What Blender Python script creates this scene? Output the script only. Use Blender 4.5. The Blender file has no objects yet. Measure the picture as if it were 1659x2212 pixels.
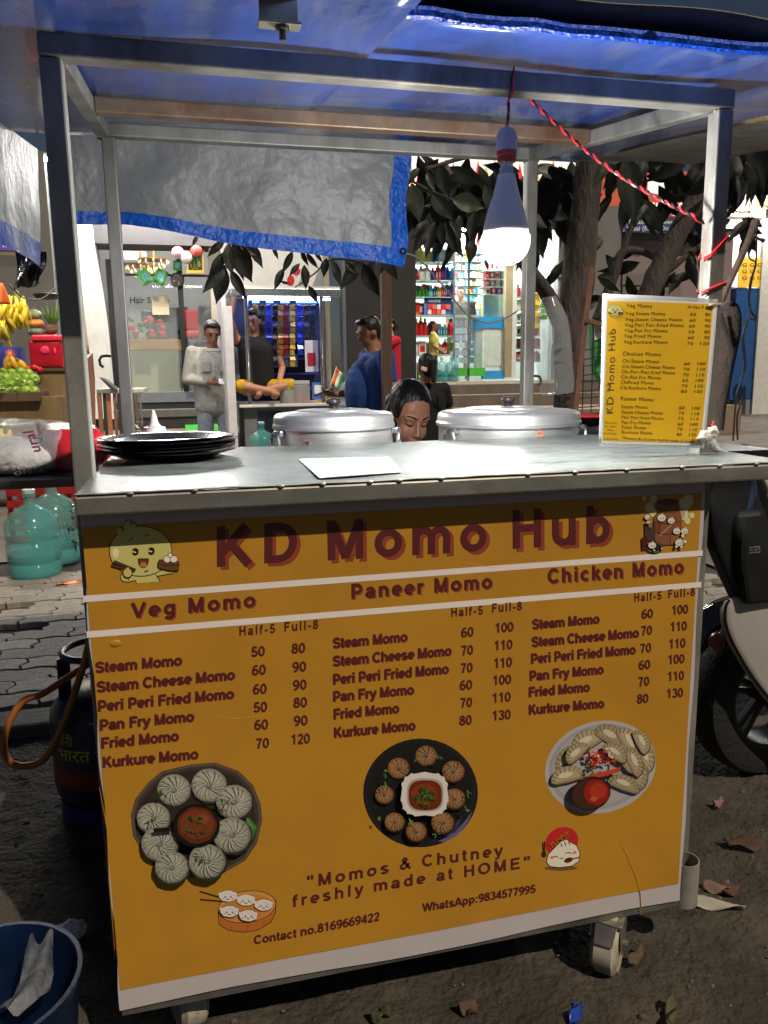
import bpy, bmesh, math, random
from mathutils import Vector, Matrix, Euler, Quaternion, noise
random.seed(7)
C = bpy.context.scene
COL = C.collection
# ------------------------------------------------------------------ camera, world, sun, exposure
FPX, PITCH, YAW, ROLL = 1689.6, 0.1774, 0.2431, -0.0130      # focal length in units of a 1659 px wide frame
CAMPOS = Vector((0.1567, -1.1489, 1.1185))
cp, sp, cy_, sy_ = math.cos(PITCH), math.sin(PITCH), math.cos(YAW), math.sin(YAW)
FW = Vector((sy_*cp, cy_*cp, -sp)); RT = Vector((cy_, -sy_, 0)); UP = RT.cross(FW)
RT2 = RT*math.cos(ROLL) + UP*math.sin(ROLL); UP2 = UP*math.cos(ROLL) - RT*math.sin(ROLL)
cam = bpy.data.cameras.new('camera'); camo = bpy.data.objects.new('camera', cam); COL.objects.link(camo)
cam.sensor_fit = 'HORIZONTAL'; cam.sensor_width = 36; cam.lens = 36*FPX/1659; cam.clip_start = .02; cam.clip_end = 300
m3 = Matrix((RT2, UP2, -FW)).transposed()
camo.matrix_world = Matrix.Translation(CAMPOS) @ m3.to_4x4()
C.camera = camo

SUNDIR = Vector((-.40, .75, -1.0)).normalized()               # the street lamp's light, from the right, over the camera
w = bpy.data.worlds.new('World'); C.world = w; w.use_nodes = True
nt = w.node_tree; bg = nt.nodes['Background']
sky = nt.nodes.new('ShaderNodeTexSky'); sky.sky_type = 'NISHITA'; sky.sun_disc = False
sky.sun_elevation = math.asin(-SUNDIR.z); sky.sun_rotation = math.atan2(-SUNDIR.x, -SUNDIR.y)
nt.links.new(sky.outputs[0], bg.inputs[0]); bg.inputs[1].default_value = 0.017
sl = bpy.data.lights.new('sun', 'SUN'); sl.energy = 3.0; sl.angle = math.radians(.6); sl.color = (1, .86, .66)
so = bpy.data.objects.new('sun', sl); COL.objects.link(so)
so.rotation_euler = (-SUNDIR).to_track_quat('Z', 'Y').to_euler()
vs = C.view_settings; vs.view_transform = 'Standard'; vs.look = 'None'; vs.exposure = 0; vs.gamma = 1; vs.use_curve_mapping = False
C.cycles.max_bounces = 8; C.cycles.transparent_max_bounces = 12; C.cycles.sample_clamp_indirect = 4
C.cycles.caustics_reflective = False; C.cycles.caustics_refractive = False

# ------------------------------------------------------------------ where things stand: a photo point on a plane of the place
def _ray(px, py): return FW + RT2*((px-829.5)/FPX) - UP2*((py-1106.)/FPX)
def at(px, py, Y):
    d = _ray(px, py); return CAMPOS + d*((Y-CAMPOS.y)/d.y)
def gz(px, py, Z):
    d = _ray(px, py); return CAMPOS + d*((Z-CAMPOS.z)/d.z)
def atx(px, py, X):
    d = _ray(px, py); return CAMPOS + d*((X-CAMPOS.x)/d.x)
def mpp(px, py, Y):                                             # metres per photo pixel there
    return (at(px, py, Y)-CAMPOS).dot(FW)/FPX
def lin(c):
    f = lambda v: v/12.92 if v <= .04045 else ((v+.055)/1.055)**2.4
    return tuple(f(v/255) for v in c)

# ------------------------------------------------------------------ materials
MATS = {}
def M(name, col, rough=.6, metal=0., var=.12, scale=12., bump=0., bscale=80., trans=0., emis=0., ecol=None, alpha=1., coat=0., ior=1.45, spec=.5, dirt=None, dscale=4., stretch=None, sub=0.):
    if name in MATS: return MATS[name]
    m = bpy.data.materials.new(name); m.use_nodes = True; MATS[name] = m
    n = m.node_tree; b = n.nodes['Principled BSDF']; L = n.links.new
    col = tuple(col)+(1.,)
    tc = n.nodes.new('ShaderNodeTexCoord'); mp = n.nodes.new('ShaderNodeMapping'); L(tc.outputs['Object'], mp.inputs[0])
    if stretch: mp.inputs['Scale'].default_value = stretch
    out = None
    if var > 0:
        nz = n.nodes.new('ShaderNodeTexNoise'); nz.inputs['Scale'].default_value = scale; nz.inputs['Detail'].default_value = 5; nz.inputs['Roughness'].default_value = .62
        L(mp.outputs[0], nz.inputs[0])
        mr = n.nodes.new('ShaderNodeMapRange'); mr.inputs[1].default_value = .3; mr.inputs[2].default_value = .7; mr.inputs[3].default_value = 1-var; mr.inputs[4].default_value = 1+var
        L(nz.outputs[0], mr.inputs[0])
        mx = n.nodes.new('ShaderNodeMix'); mx.data_type = 'RGBA'; mx.blend_type = 'MULTIPLY'; mx.inputs[0].default_value = 1
        mx.inputs[6].default_value = col; L(mr.outputs[0], mx.inputs[7]); out = mx.outputs[2]
        rr = n.nodes.new('ShaderNodeMapRange'); rr.inputs[3].default_value = max(.02, rough-.12*min(1, var*5)); rr.inputs[4].default_value = min(1, rough+.12*min(1, var*5))
        L(nz.outputs[0], rr.inputs[0]); L(rr.outputs[0], b.inputs['Roughness'])
    else: b.inputs['Roughness'].default_value = rough
    if dirt:
        nd = n.nodes.new('ShaderNodeTexNoise'); nd.inputs['Scale'].default_value = dscale; nd.inputs['Detail'].default_value = 8; nd.inputs['Roughness'].default_value = .7
        L(mp.outputs[0], nd.inputs[0])
        cr = n.nodes.new('ShaderNodeMapRange'); cr.inputs[1].default_value = .48; cr.inputs[2].default_value = .68; L(nd.outputs[0], cr.inputs[0])
        mx2 = n.nodes.new('ShaderNodeMix'); mx2.data_type = 'RGBA'; L(cr.outputs[0], mx2.inputs[0])
        if out: L(out, mx2.inputs[6])
        else: mx2.inputs[6].default_value = col
        mx2.inputs[7].default_value = tuple(dirt)+(1.,); out = mx2.outputs[2]
    if out: L(out, b.inputs['Base Color'])
    else: b.inputs['Base Color'].default_value = col
    b.inputs['Metallic'].default_value = metal; b.inputs['IOR'].default_value = ior
    b.inputs['Specular IOR Level'].default_value = spec
    b.inputs['Transmission Weight'].default_value = trans; b.inputs['Alpha'].default_value = alpha; b.inputs['Coat Weight'].default_value = coat
    if sub: b.inputs['Subsurface Weight'].default_value = sub; b.inputs['Subsurface Radius'].default_value = (.01, .004, .002)
    if emis:
        b.inputs['Emission Color'].default_value = tuple(ecol or col[:3])+(1.,); b.inputs['Emission Strength'].default_value = emis
    if bump:
        nb = n.nodes.new('ShaderNodeTexNoise'); nb.inputs['Scale'].default_value = bscale; nb.inputs['Detail'].default_value = 4
        L(mp.outputs[0], nb.inputs[0])
        bp = n.nodes.new('ShaderNodeBump'); bp.inputs['Strength'].default_value = min(1, bump); bp.inputs['Distance'].default_value = .012; L(nb.outputs[0], bp.inputs['Height']); L(bp.outputs[0], b.inputs['Normal'])
    return m
def S(name, rgb, **k): return M(name, lin(rgb), **k)

# ------------------------------------------------------------------ mesh builder
class MB:
    def __init__(s): s.v = []; s.f = []; s.mi = []; s.m = 0
    def add(s, vs, fs, m=None):
        o = len(s.v); s.v += [tuple(x) for x in vs]; s.f += [tuple(i+o for i in f) for f in fs]; s.mi += [s.m if m is None else m]*len(fs); return s
    def box(s, c, d, rot=None, m=None, taper=1.):
        x, y, z = d[0]/2, d[1]/2, d[2]/2; t = taper
        p = [Vector(q) for q in ((-x, -y, -z), (x, -y, -z), (x, y, -z), (-x, y, -z), (-x*t, -y*t, z), (x*t, -y*t, z), (x*t, y*t, z), (-x*t, y*t, z))]
        if rot is not None:
            R = rot if isinstance(rot, (Matrix, Quaternion)) else Euler(rot)
            R = R.to_matrix() if not isinstance(R, Matrix) else R
            p = [R @ q for q in p]
        c = Vector(c)
        return s.add([q+c for q in p], [(0, 3, 2, 1), (4, 5, 6, 7), (0, 1, 5, 4), (1, 2, 6, 5), (2, 3, 7, 6), (3, 0, 4, 7)], m)
    def b2(s, a, b, m=None): return s.box([(a[i]+b[i])/2 for i in range(3)], [abs(b[i]-a[i]) for i in range(3)], None, m)
    def beam(s, a, b, w, h, m=None, up=(0, 0, 1)):
        a, b = Vector(a), Vector(b); d = (b-a); L = d.length; d.normalize(); x = d.cross(Vector(up))
        if x.length < 1e-4: x = Vector((1, 0, 0))
        x.normalize(); z = x.cross(d); R = Matrix((x, d, z)).transposed()
        return s.box((a+b)/2, (w, L, h), R, m)
    def tube(s, pts, r, n=8, m=None, cap=True):
        pts = [Vector(p) for p in pts]; N = len(pts)
        rs = r if isinstance(r, (list, tuple)) else [r]*N
        vs = []; px = None
        for i, p in enumerate(pts):
            t = (pts[min(i+1, N-1)]-pts[max(i-1, 0)]).normalized()
            if px is None:
                px = t.cross(Vector((0, 0, 1)));
                if px.length < .05: px = t.cross(Vector((1, 0, 0)))
            px = (px - t*px.dot(t)).normalized(); py = t.cross(px)
            for k in range(n):
                a = 2*math.pi*k/n; vs.append(p+(px*math.cos(a)+py*math.sin(a))*rs[i])
        fs = [(i*n+k, i*n+(k+1) % n, (i+1)*n+(k+1) % n, (i+1)*n+k) for i in range(N-1) for k in range(n)]
        if cap: fs += [tuple(range(n-1, -1, -1)), tuple((N-1)*n+k for k in range(n))]
        return s.add(vs, fs, m)
    def lathe(s, prof, c=(0, 0, 0), n=24, m=None, sx=1., sy=1., R=None, cap=True):
        c = Vector(c); vs = []
        for r, z in prof:
            for k in range(n):
                a = 2*math.pi*k/n; q = Vector((r*math.cos(a)*sx, r*math.sin(a)*sy, z)); vs.append((R @ q if R is not None else q)+c)
        N = len(prof); fs = [(i*n+k, i*n+(k+1) % n, (i+1)*n+(k+1) % n, (i+1)*n+k) for i in range(N-1) for k in range(n)]
        if cap and prof[0][0] > 1e-6: fs.append(tuple(range(n-1, -1, -1)))
        if cap and prof[-1][0] > 1e-6: fs.append(tuple((N-1)*n+k for k in range(n)))
        return s.add(vs, fs, m)
    def ball(s, c, r, n=14, k=9, m=None, R=None):
        r = (r, r, r) if isinstance(r, (int, float)) else r
        prof = [(math.sin(math.pi*i/k), -math.cos(math.pi*i/k)) for i in range(k+1)]
        prof[0] = (1e-4, -1); prof[-1] = (1e-4, 1); vs = []
        for a, z in prof:
            for j in range(n):
                t = 2*math.pi*j/n; q = Vector((a*math.cos(t)*r[0], a*math.sin(t)*r[1], z*r[2])); vs.append((R @ q if R is not None else q)+Vector(c))
        fs = [(i*n+j, i*n+(j+1) % n, (i+1)*n+(j+1) % n, (i+1)*n+j) for i in range(k) for j in range(n)]
        return s.add(vs, fs, m)
    def prism(s, poly, d, m=None):                              # poly: 3D points, d: extrude vector
        poly = [Vector(p) for p in poly]; d = Vector(d); n = len(poly)
        return s.add(poly+[p+d for p in poly], [tuple(range(n)), tuple(range(2*n-1, n-1, -1))]+[(i, n+i, n+(i+1) % n, (i+1) % n) for i in range(n)], m)
    def grid(s, fn, nu, nv, m=None):
        vs = [fn(i/nu, j/nv) for j in range(nv+1) for i in range(nu+1)]
        return s.add(vs, [(j*(nu+1)+i, j*(nu+1)+i+1, (j+1)*(nu+1)+i+1, (j+1)*(nu+1)+i) for j in range(nv) for i in range(nu)], m)
    def mesh(s, name, mats, smooth=False):
        me = bpy.data.meshes.new(name); me.from_pydata(s.v, [], s.f)
        for mm in (mats if isinstance(mats, (list, tuple)) else [mats]): me.materials.append(mm)
        me.polygons.foreach_set('material_index', s.mi)
        bm = bmesh.new(); bm.from_mesh(me); bmesh.ops.recalc_face_normals(bm, faces=bm.faces); bm.to_mesh(me); bm.free()
        if smooth:
            me.polygons.foreach_set('use_smooth', [True]*len(me.polygons))
            if smooth != 'all':
                try: me.set_sharp_from_angle(angle=math.radians(38))
                except Exception: pass
        return me
    def build(s, name, mats, parent=None, smooth=False, bevel=0., solid=0., local=None):
        o = bpy.data.objects.new(name, s.mesh(name, mats, smooth)); COL.objects.link(o)
        if parent is not None:
            o.parent = parent
            if local is None: o.matrix_parent_inverse = Matrix.Translation(parent_loc(parent)).inverted()
        if bevel:
            b = o.modifiers.new('bevel', 'BEVEL'); b.width = bevel; b.segments = 2; b.limit_method = 'ANGLE'; b.angle_limit = math.radians(40)
        if solid:
            b = o.modifiers.new('solid', 'SOLIDIFY'); b.thickness = solid; b.offset = 0
        return o
def parent_loc(p):
    # children are modelled in world coordinates; such roots and parts never rotate
    v = Vector(p.location)+p.matrix_parent_inverse.translation
    return v+parent_loc(p.parent) if p.parent is not None else v
def put(o, parent):                                              # parent a world-space mesh below a world-space mesh or Empty
    o.parent = parent; o.matrix_parent_inverse = Matrix.Translation(parent_loc(parent)).inverted(); return o
def tag(o, label, cat, group=None, kind=None):
    o['label'] = label; o['category'] = cat
    if group: o['group'] = group
    if kind: o['kind'] = kind
    return o
def thing(name, label, cat, loc=(0, 0, 0), group=None):
    o = bpy.data.objects.new(name, None); COL.objects.link(o); o.location = loc; o.empty_display_size = .1
    return tag(o, label, cat, group)
def struct(o): o['kind'] = 'structure'; return o
def copy_tree(o, parent=None):
    c = o.copy(); COL.objects.link(c)
    if parent is not None: c.parent = parent; c.matrix_parent_inverse = o.matrix_parent_inverse.copy()
    for ch in list(o.children): copy_tree(ch, c)
    return c

# ------------------------------------------------------------------ lettering
def _tmesh(s, bold=0., sp=1.):
    cu = bpy.data.curves.new('lettering', 'FONT'); cu.body = s; cu.size = 1; cu.offset = bold; cu.space_character = sp; cu.resolution_u = 3
    o = bpy.data.objects.new('lettering', cu); COL.objects.link(o)
    dg = bpy.context.evaluated_depsgraph_get(); me = bpy.data.meshes.new_from_object(o.evaluated_get(dg))
    vs = [v.co.copy() for v in me.vertices]; fs = [tuple(p.vertices) for p in me.polygons]
    bpy.data.objects.remove(o); bpy.data.curves.remove(cu); bpy.data.meshes.remove(me)
    return vs, fs
_tc = {}
def tmesh(s, bold=0., sp=1.):
    k = (s, bold, sp)
    if k not in _tc: _tc[k] = _tmesh(s, bold, sp)
    return _tc[k]
CAPH = {}
def letter(mb, s, p0, p1, up, bold=.02, sp=1., m=None, nrm=None, h=None):
    """text s with its baseline from p0 to p1; up: vector whose length is the cap height"""
    vs, fs = tmesh(s, bold, sp)
    if not vs: return
    if bold not in CAPH:
        q = tmesh('H', bold)[0]; CAPH[bold] = (max(v.y for v in q), min(v.y for v in q))
    x0 = min(v.x for v in vs); x1 = max(v.x for v in vs); top, bot = CAPH[bold]
    p0, p1, up = Vector(p0), Vector(p1), Vector(up)
    mb.add([p0+(p1-p0)*((v.x-x0)/(x1-x0))+up*((v.y-bot)/(top-bot)) for v in vs], fs, m)

# ------------------------------------------------------------------ rounded bodies (people, bags): union of rounded pieces
def fuse(pieces, voxel, smooth=4, name='body'):
    mb = MB()
    for q in pieces:
        if q[0] == 'c':
            _, a, ra, b, rb = q[:5]; a, b = Vector(a), Vector(b); fl = q[5] if len(q) > 5 else None
            n = 5
            for i in range(n+1):
                pass
            pts = []; rs = []
            d = (b-a).normalized() if (b-a).length > 1e-6 else Vector((0, 0, 1))
            for i in range(5): t = math.pi/2*(1-i/4); pts.append(a-d*ra*math.sin(t)); rs.append(max(1e-4, ra*math.cos(t)))
            for i in range(5): t = math.pi/2*i/4; pts.append(b+d*rb*math.sin(t)); rs.append(max(1e-4, rb*math.cos(t)))
            mb.tube(pts, rs, 14)
        else:
            _, c, r = q[:3]; R = Euler(q[3]).to_matrix() if len(q) > 3 else None
            mb.ball(c, r, 16, 10, R=R)
    me = mb.mesh(name, [], True)
    o = bpy.data.objects.new(name, me); COL.objects.link(o)
    r = o.modifiers.new('r', 'REMESH'); r.mode = 'VOXEL'; r.voxel_size = voxel
    if smooth: sm = o.modifiers.new('s', 'SMOOTH'); sm.iterations = smooth; sm.factor = .5
    dg = bpy.context.evaluated_depsgraph_get(); res = bpy.data.meshes.new_from_object(o.evaluated_get(dg))
    bpy.data.objects.remove(o); bpy.data.meshes.remove(me)
    res.polygons.foreach_set('use_smooth', [True]*len(res.polygons)); res.name = name
    return res
def link(name, me, mat, parent=None, local=True):
    me.materials.clear(); me.materials.append(mat)
    o = bpy.data.objects.new(name, me); COL.objects.link(o)
    if parent is not None:
        o.parent = parent
        if not local: o.matrix_parent_inverse = Matrix.Translation(parent_loc(parent)).inverted()
    return o

# shared materials
galv = M('galvanised_steel', (.25, .25, .235), rough=.54, metal=.45, var=.35, scale=9, dirt=(.12, .11, .095), dscale=6, stretch=(1, 1, .35))
darksteel = M('raw_steel', (.16, .15, .14), rough=.45, metal=.7, var=.3, scale=14, dirt=(.12, .08, .05), dscale=9)
alum = M('aluminium', (.72, .73, .74), rough=.28, metal=1., var=.08, scale=30, stretch=(1, 1, 8))
chrome = M('chrome', (.7, .7, .72), rough=.12, metal=1., var=.05)
blackp = M('black_plastic', (.006, .006, .007), rough=.16, var=.1, coat=.3)
rubber = M('black_rubber', (.012, .012, .012), rough=.7, var=.2)
whitep = M('white_plastic', (.75, .75, .74), rough=.35, var=.05)
paper = M('white_paper', (.8, .8, .79), rough=.55, var=.04)
wire_b = M('black_wire', (.01, .01, .01), rough=.4, var=.1)
wire_r = M('red_wire', (.6, .02, .03), rough=.35, var=.1)
glass = M('clear_glass', (.9, .95, .95), rough=.03, trans=.0, alpha=.10, var=0)
def smoothp(P, n=6):
    P = [Vector(p) for p in P]; out = []
    for i in range(len(P)-1):
        p0, p1, p2, p3 = P[max(i-1, 0)], P[i], P[i+1], P[min(i+2, len(P)-1)]
        for k in range(n):
            t = k/n; out.append(.5*((2*p1)+(p2-p0)*t+(2*p0-5*p1+4*p2-p3)*t*t+(3*p1-p0-3*p2+p3)*t**3))
    return out+[P[-1]]
# bold sans capitals, small letters and figures drawn as strokes (cap height 1)
def _A(cx, cy, rx, ry, a0, a1, n=11): return [(cx+rx*math.cos(math.radians(a0+(a1-a0)*i/(n-1))), cy+ry*math.sin(math.radians(a0+(a1-a0)*i/(n-1)))) for i in range(n)]
_O = lambda cx, cy, rx, ry: _A(cx, cy, rx, ry, 0, 360, 21)
_s1 = lambda x, y0, y1: [(x, y0), (x, y1)]
GL = {' ': (.40, []),
 'o': (.853, [_O(.427, .36, .29, .275)]), 'K': (1.0, [_s1(.20, 0, 1), [(.24, .34), (.82, 1.0)], [(.43, .58), (.90, 0)]]),
 'D': (1.0, [_s1(.20, 0, 1), [(.2, .915), (.46, .915)]+_A(.46, .5, .38, .415, 80, -80)+[(.46, .085), (.2, .085)]]),
 'M': (1.163, [_s1(.19, 0, 1), _s1(.97, 0, 1), [(.20, .97), (.58, .04)], [(.96, .97), (.58, .04)]]),
 'm': (1.242, [_s1(.17, 0, .72), _A(.395, .42, .225, .215, 180, 0)+[(.62, 0)], _A(.845, .42, .225, .215, 180, 0)+[(1.07, 0)]]),
 'H': (1.0, [_s1(.19, 0, 1), _s1(.82, 0, 1), [(.19, .52), (.82, .52)]]),
 'u': (.853, [[(.17, .72)]+_A(.42, .30, .25, .215, 180, 360), _s1(.68, 0, .72)]),
 'b': (.853, [_s1(.17, 0, 1), _O(.43, .36, .26, .275)]), 'd': (.853, [_s1(.68, 0, 1), _O(.42, .36, .26, .275)]),
 'p': (.853, [_s1(.17, -.28, .72), _O(.43, .36, .26, .275)]),
 'g': (.853, [_O(.42, .37, .26, .265), [(.68, .72)]+_A(.42, -.02, .26, .18, 0, -155)]),
 'e': (.777, [_A(.40, .36, .28, .275, -5, 305, 17), [(.12, .345), (.70, .345)]]),
 'V': (.93, [[(.08, 1), (.465, .03)], [(.85, 1), (.465, .03)]]), 'P': (.93, [_s1(.20, 0, 1), [(.2, .915), (.5, .915)]+_A(.5, .66, .27, .255, 80, -80)+[(.5, .405), (.2, .405)]]),
 'R': (1.0, [_s1(.20, 0, 1), [(.2, .915), (.52, .915)]+_A(.52, .68, .26, .235, 80, -80)+[(.52, .445), (.2, .445)], [(.52, .44), (.88, 0)]]),
 'B': (1.0, [_s1(.20, 0, 1), [(.2, .915), (.52, .915)]+_A(.52, .72, .24, .195, 80, -80)+[(.2, .525)], [(.52, .525)]+_A(.54, .305, .27, .22, 80, -80)+[(.2, .085)]]),
 'a': (.777, [[(.13, .50)]+_A(.37, .46, .235, .175, 150, 0)+[(.605, .12), (.66, 0)], _O(.35, .21, .24, .13)]),
 'n': (.853, [_s1(.17, 0, .72), _A(.42, .42, .25, .215, 180, 0)+[(.67, 0)]]), 'h': (.853, [_s1(.17, 0, 1), _A(.42, .42, .25, .215, 180, 0)+[(.67, 0)]]),
 'r': (.543, [_s1(.17, 0, .72), _A(.42, .39, .25, .24, 180, 70)]), 'C': (1.0, [_A(.53, .5, .40, .415, 42, 318, 17)]), 'c': (.777, [_A(.42, .36, .29, .275, 48, 312, 15)]),
 'G': (1.08, [_A(.53, .5, .40, .415, 42, 325, 17)+[(.90, .45)], [(.56, .43), (.96, .43)]]),
 'i': (.388, [_s1(.194, 0, .72), _s1(.194, .83, 1)]), 'l': (.388, [_s1(.194, 0, 1)]), 'I': (.388, [_s1(.194, 0, 1)]), 'k': (.777, [_s1(.17, 0, 1), [(.2, .24), (.64, .72)], [(.36, .42), (.70, 0)]]),
 'S': (.93, [_A(.465, .72, .31, .195, 12, 262, 13)+_A(.465, .285, .33, .2, 82, -168, 13)]), 's': (.777, [_A(.38, .525, .23, .12, 12, 262)+_A(.38, .20, .25, .125, 82, -168)]),
 't': (.465, [[(.2, .92), (.2, .22)]+_A(.31, .19, .11, .11, 180, 270, 5)+[(.41, .08)], [(.03, .64), (.41, .64)]]),
 'F': (.853, [_s1(.20, 0, 1), [(.2, .915), (.82, .915)], [(.2, .51), (.73, .51)]]), 'E': (.93, [_s1(.20, 0, 1), [(.2, .915), (.86, .915)], [(.2, .51), (.80, .51)], [(.2, .085), (.88, .085)]]),
 'L': (.853, [_s1(.20, 0, 1), [(.2, .085), (.82, .085)]]), 'T': (.853, [_s1(.43, 0, 1), [(.03, .915), (.83, .915)]]), 'N': (1.0, [_s1(.19, 0, 1), _s1(.82, 0, 1), [(.2, .95), (.81, .05)]]),
 'U': (1.0, [[(.19, 1)]+_A(.505, .38, .315, .295, 180, 360)+[(.82, 1)]]), 'Y': (.93, [[(.06, 1), (.465, .45)], [(.87, 1), (.465, .45)], _s1(.465, 0, .48)]),
 'y': (.777, [[(.09, .72), (.40, .02)], [(.70, .72), (.41, .02), (.33, -.15), (.22, -.2), (.10, -.19)]]), 'v': (.777, [[(.09, .72), (.39, .02)], [(.69, .72), (.39, .02)]]),
 'f': (.465, [[(.18, 0), (.18, .80)]+_A(.31, .79, .13, .13, 180, 90, 5)+[(.45, .92)], [(.02, .64), (.43, .64)]]),
 '0': (.777, [_O(.39, .5, .26, .415)]), '1': (.777, [_s1(.44, 0, 1), [(.46, .93), (.14, .72)]]), '2': (.777, [_A(.39, .70, .25, .215, 170, -25)+[(.50, .44), (.16, .12)], [(.09, .085), (.70, .085)]]),
 '3': (.777, [_A(.37, .735, .24, .18, 160, -75)+_A(.38, .29, .27, .205, 75, -160)]), '4': (.777, [_s1(.55, 0, 1), [(.52, .95), (.11, .32)], [(.04, .28), (.74, .28)]]),
 '5': (.777, [[(.67, .915), (.22, .915)], [(.25, .95), (.18, .46)], _A(.39, .32, .27, .235, 140, -160, 15)]), '6': (.777, [_O(.40, .32, .26, .235), _A(.52, .45, .38, .465, 185, 72)]),
 '7': (.777, [[(.07, .915), (.70, .915)], [(.62, .9), (.40, .45), (.31, 0)]]), '8': (.777, [_O(.39, .74, .22, .175), _O(.39, .29, .27, .205)]), '9': (.777, [_O(.38, .68, .26, .235), _A(.27, .55, .37, .465, 5, -108)]),
 '"': (.66, [_s1(.18, .64, 1), _s1(.48, .64, 1)]), '.': (.388, [_s1(.19, 0, .2)]), ':': (.465, [_s1(.2, 0, .2), _s1(.2, .5, .7)]), '-': (.465, [[(.04, .36), (.43, .36)]]), ',': (.388, [[(.22, .2), (.14, -.16)]]),
 '&': (1.0, [[(.93, .0), (.33, .70)]+_A(.46, .79, .15, .12, 190, -25)+[(.50, .60), (.28, .47)]+_A(.36, .27, .23, .19, 112, 300)+[(.64, .20), (.80, .47)]]),
 'W': (1.318, [[(.08, 1), (.36, .03)], [(.66, .97), (.36, .03)], [(.66, .97), (.96, .03)], [(1.24, 1), (.96, .03)]]), 'A': (1.0, [[(.07, 0), (.50, .97)], [(.93, 0), (.5, .97)], [(.25, .27), (.75, .27)]]), 'O': (1.086, [_O(.54, .5, .42, .415)])}
def sletter(mb, s, p0, p1, up, nrm, wt=.2, sp=0., m=None):
    """stroke lettering, baseline p0 -> p1, up = cap height vector, nrm = towards the reader (unit)"""
    x = 0; pen = []
    for ch in s:
        adv, st = GL.get(ch, GL['o']); pen.append((x, st)); x += adv+sp
    P = [(a+x0) for x0, st in pen for q in st for a, _ in q]
    lo, hi = min(P)-wt/2, max(P)+wt/2; p0, p1, up, nrm = Vector(p0), Vector(p1), Vector(up), Vector(nrm); ax = (p1-p0)/(hi-lo)
    for x0, st in pen:
        for i, q in enumerate(st):
            pts = [Vector((a+x0-lo, b)) for a, b in q]; N = len(pts); closed = (pts[0]-pts[-1]).length < 1e-4; Lf = []; Rt = []
            for k in range(N):
                a_ = pts[k-1] if k else (pts[-2] if closed else pts[0]); b_ = pts[k+1] if k < N-1 else (pts[1] if closed else pts[-1])
                t = (b_-a_).normalized(); nn = Vector((-t.y, t.x))*wt/2*(.92 if abs(t.x) > .8 else 1); Lf.append(pts[k]+nn); Rt.append(pts[k]-nn)
            mb.add([p0+ax*v.x+up*v.y+nrm*(i*2e-5) for v in Lf+Rt], [(k, k+1, N+k+1, N+k) for k in range(N-1)], m)

# ------------------------------------------------------------------ the ground
dirt = M('packed_dirt', (.056, .048, .037), rough=.88, var=.5, scale=7, bump=1, bscale=70, dirt=(.030, .026, .021), dscale=2.6)
concrete_d = M('worn_concrete', (.10, .095, .085), rough=.8, var=.3, scale=8, bump=.5, bscale=40, dirt=(.05, .047, .043), dscale=3)
paver_m = [M('paver_grey', (.26, .235, .21), rough=.75, var=.3, scale=14, bump=.5, bscale=60, dirt=(.15, .135, .115), dscale=6),
           M('paver_pale', (.31, .28, .25), rough=.72, var=.3, scale=14, bump=.5, bscale=60, dirt=(.18, .16, .14), dscale=5)]
mb = MB()
def road_z(u, v):
    x = -30+u*60; y = -30+v*31.5
    return (x, y, 0)
g = MB().add([(-60, -60, 0), (60, -60, 0), (60, 1.45, 0), (-60, 1.45, 0)], [(0, 1, 2, 3)]).build('road', dirt); struct(g)
rnd = random.Random(3)
# rough earth of the road where the cart stands: small clods and hollows
def earth(u, v):
    x = -1.1+u*3.6; y = -1.0+v*2.42
    p = Vector((x, y, 0)); h = .008*noise.noise(p*5)+.006*noise.noise(p*17)+.0055*noise.noise(p*45)+.003*noise.noise(p*95)
    return (x, y, max(.0015, .009+h))
e = MB().grid(earth, 300, 200).build('ground', dirt, smooth=True); struct(e)
pv = MB().add([(-60, 1.45, .035), (60, 1.45, .035), (60, 60, .035), (-60, 60, .035)], [(0, 1, 2, 3)]).build('pavement', M('pavement_bed', (.055, .05, .045), rough=.9, var=.3, scale=20, bump=.6), None); struct(pv)
kerb = MB().b2((-20, 1.33, -.02), (20, 1.47, .052)).build('kerb', concrete_d, bevel=.012); struct(kerb)
# interlocking pavers: long wavy sides, stepped ends
def paver_mesh(name, mat):
    L, W, g_ = .235, .112, .0035
    zz = [(0, 0), (.25, .016), (.5, 0), (.75, .016), (1, 0)]
    top = [(-L/2+L*a, W/2+b) for a, b in zz]; bot = [(-L/2+L*a, -W/2+b) for a, b in zz]
    endR = [(L/2+.014, W/6), (L/2-.012, -W/6)]; endL = [(-L/2-.012, -W/6), (-L/2+.014, W/6)]
    poly = top+endR+bot[::-1]+endL
    poly = [(x*(1-2*g_/L), y*(1-2*g_/W)) for x, y in poly]
    return MB().prism([(x, y, 0) for x, y in poly][::-1], (0, 0, .03)).mesh(name, mat)
pm_ = [paver_mesh('paver', m) for m in paver_m]
cnt = 0
def lay(x0, x1, y0, y1):
    global cnt
    j = 0; y = y0
    while y < y1:
        x = x0+(.118 if j % 2 else 0)
        while x < x1:
            if rnd.random() > .015 and cnt < 300:
                o = bpy.data.objects.new('paver', pm_[rnd.random() < .4]); COL.objects.link(o); o.parent = pv
                o.location = (x+rnd.uniform(-.002, .002), y, .030+rnd.uniform(-.003, .003)); o.rotation_euler = (rnd.uniform(-.012, .012), rnd.uniform(-.012, .012), rnd.uniform(-.012, .012)); cnt += 1
            x += .238
        y += .1155; j += 1
lay(-1.20, .22, 1.53, 3.35)
lay(1.45, 2.75, 1.53, 3.6)
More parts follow.
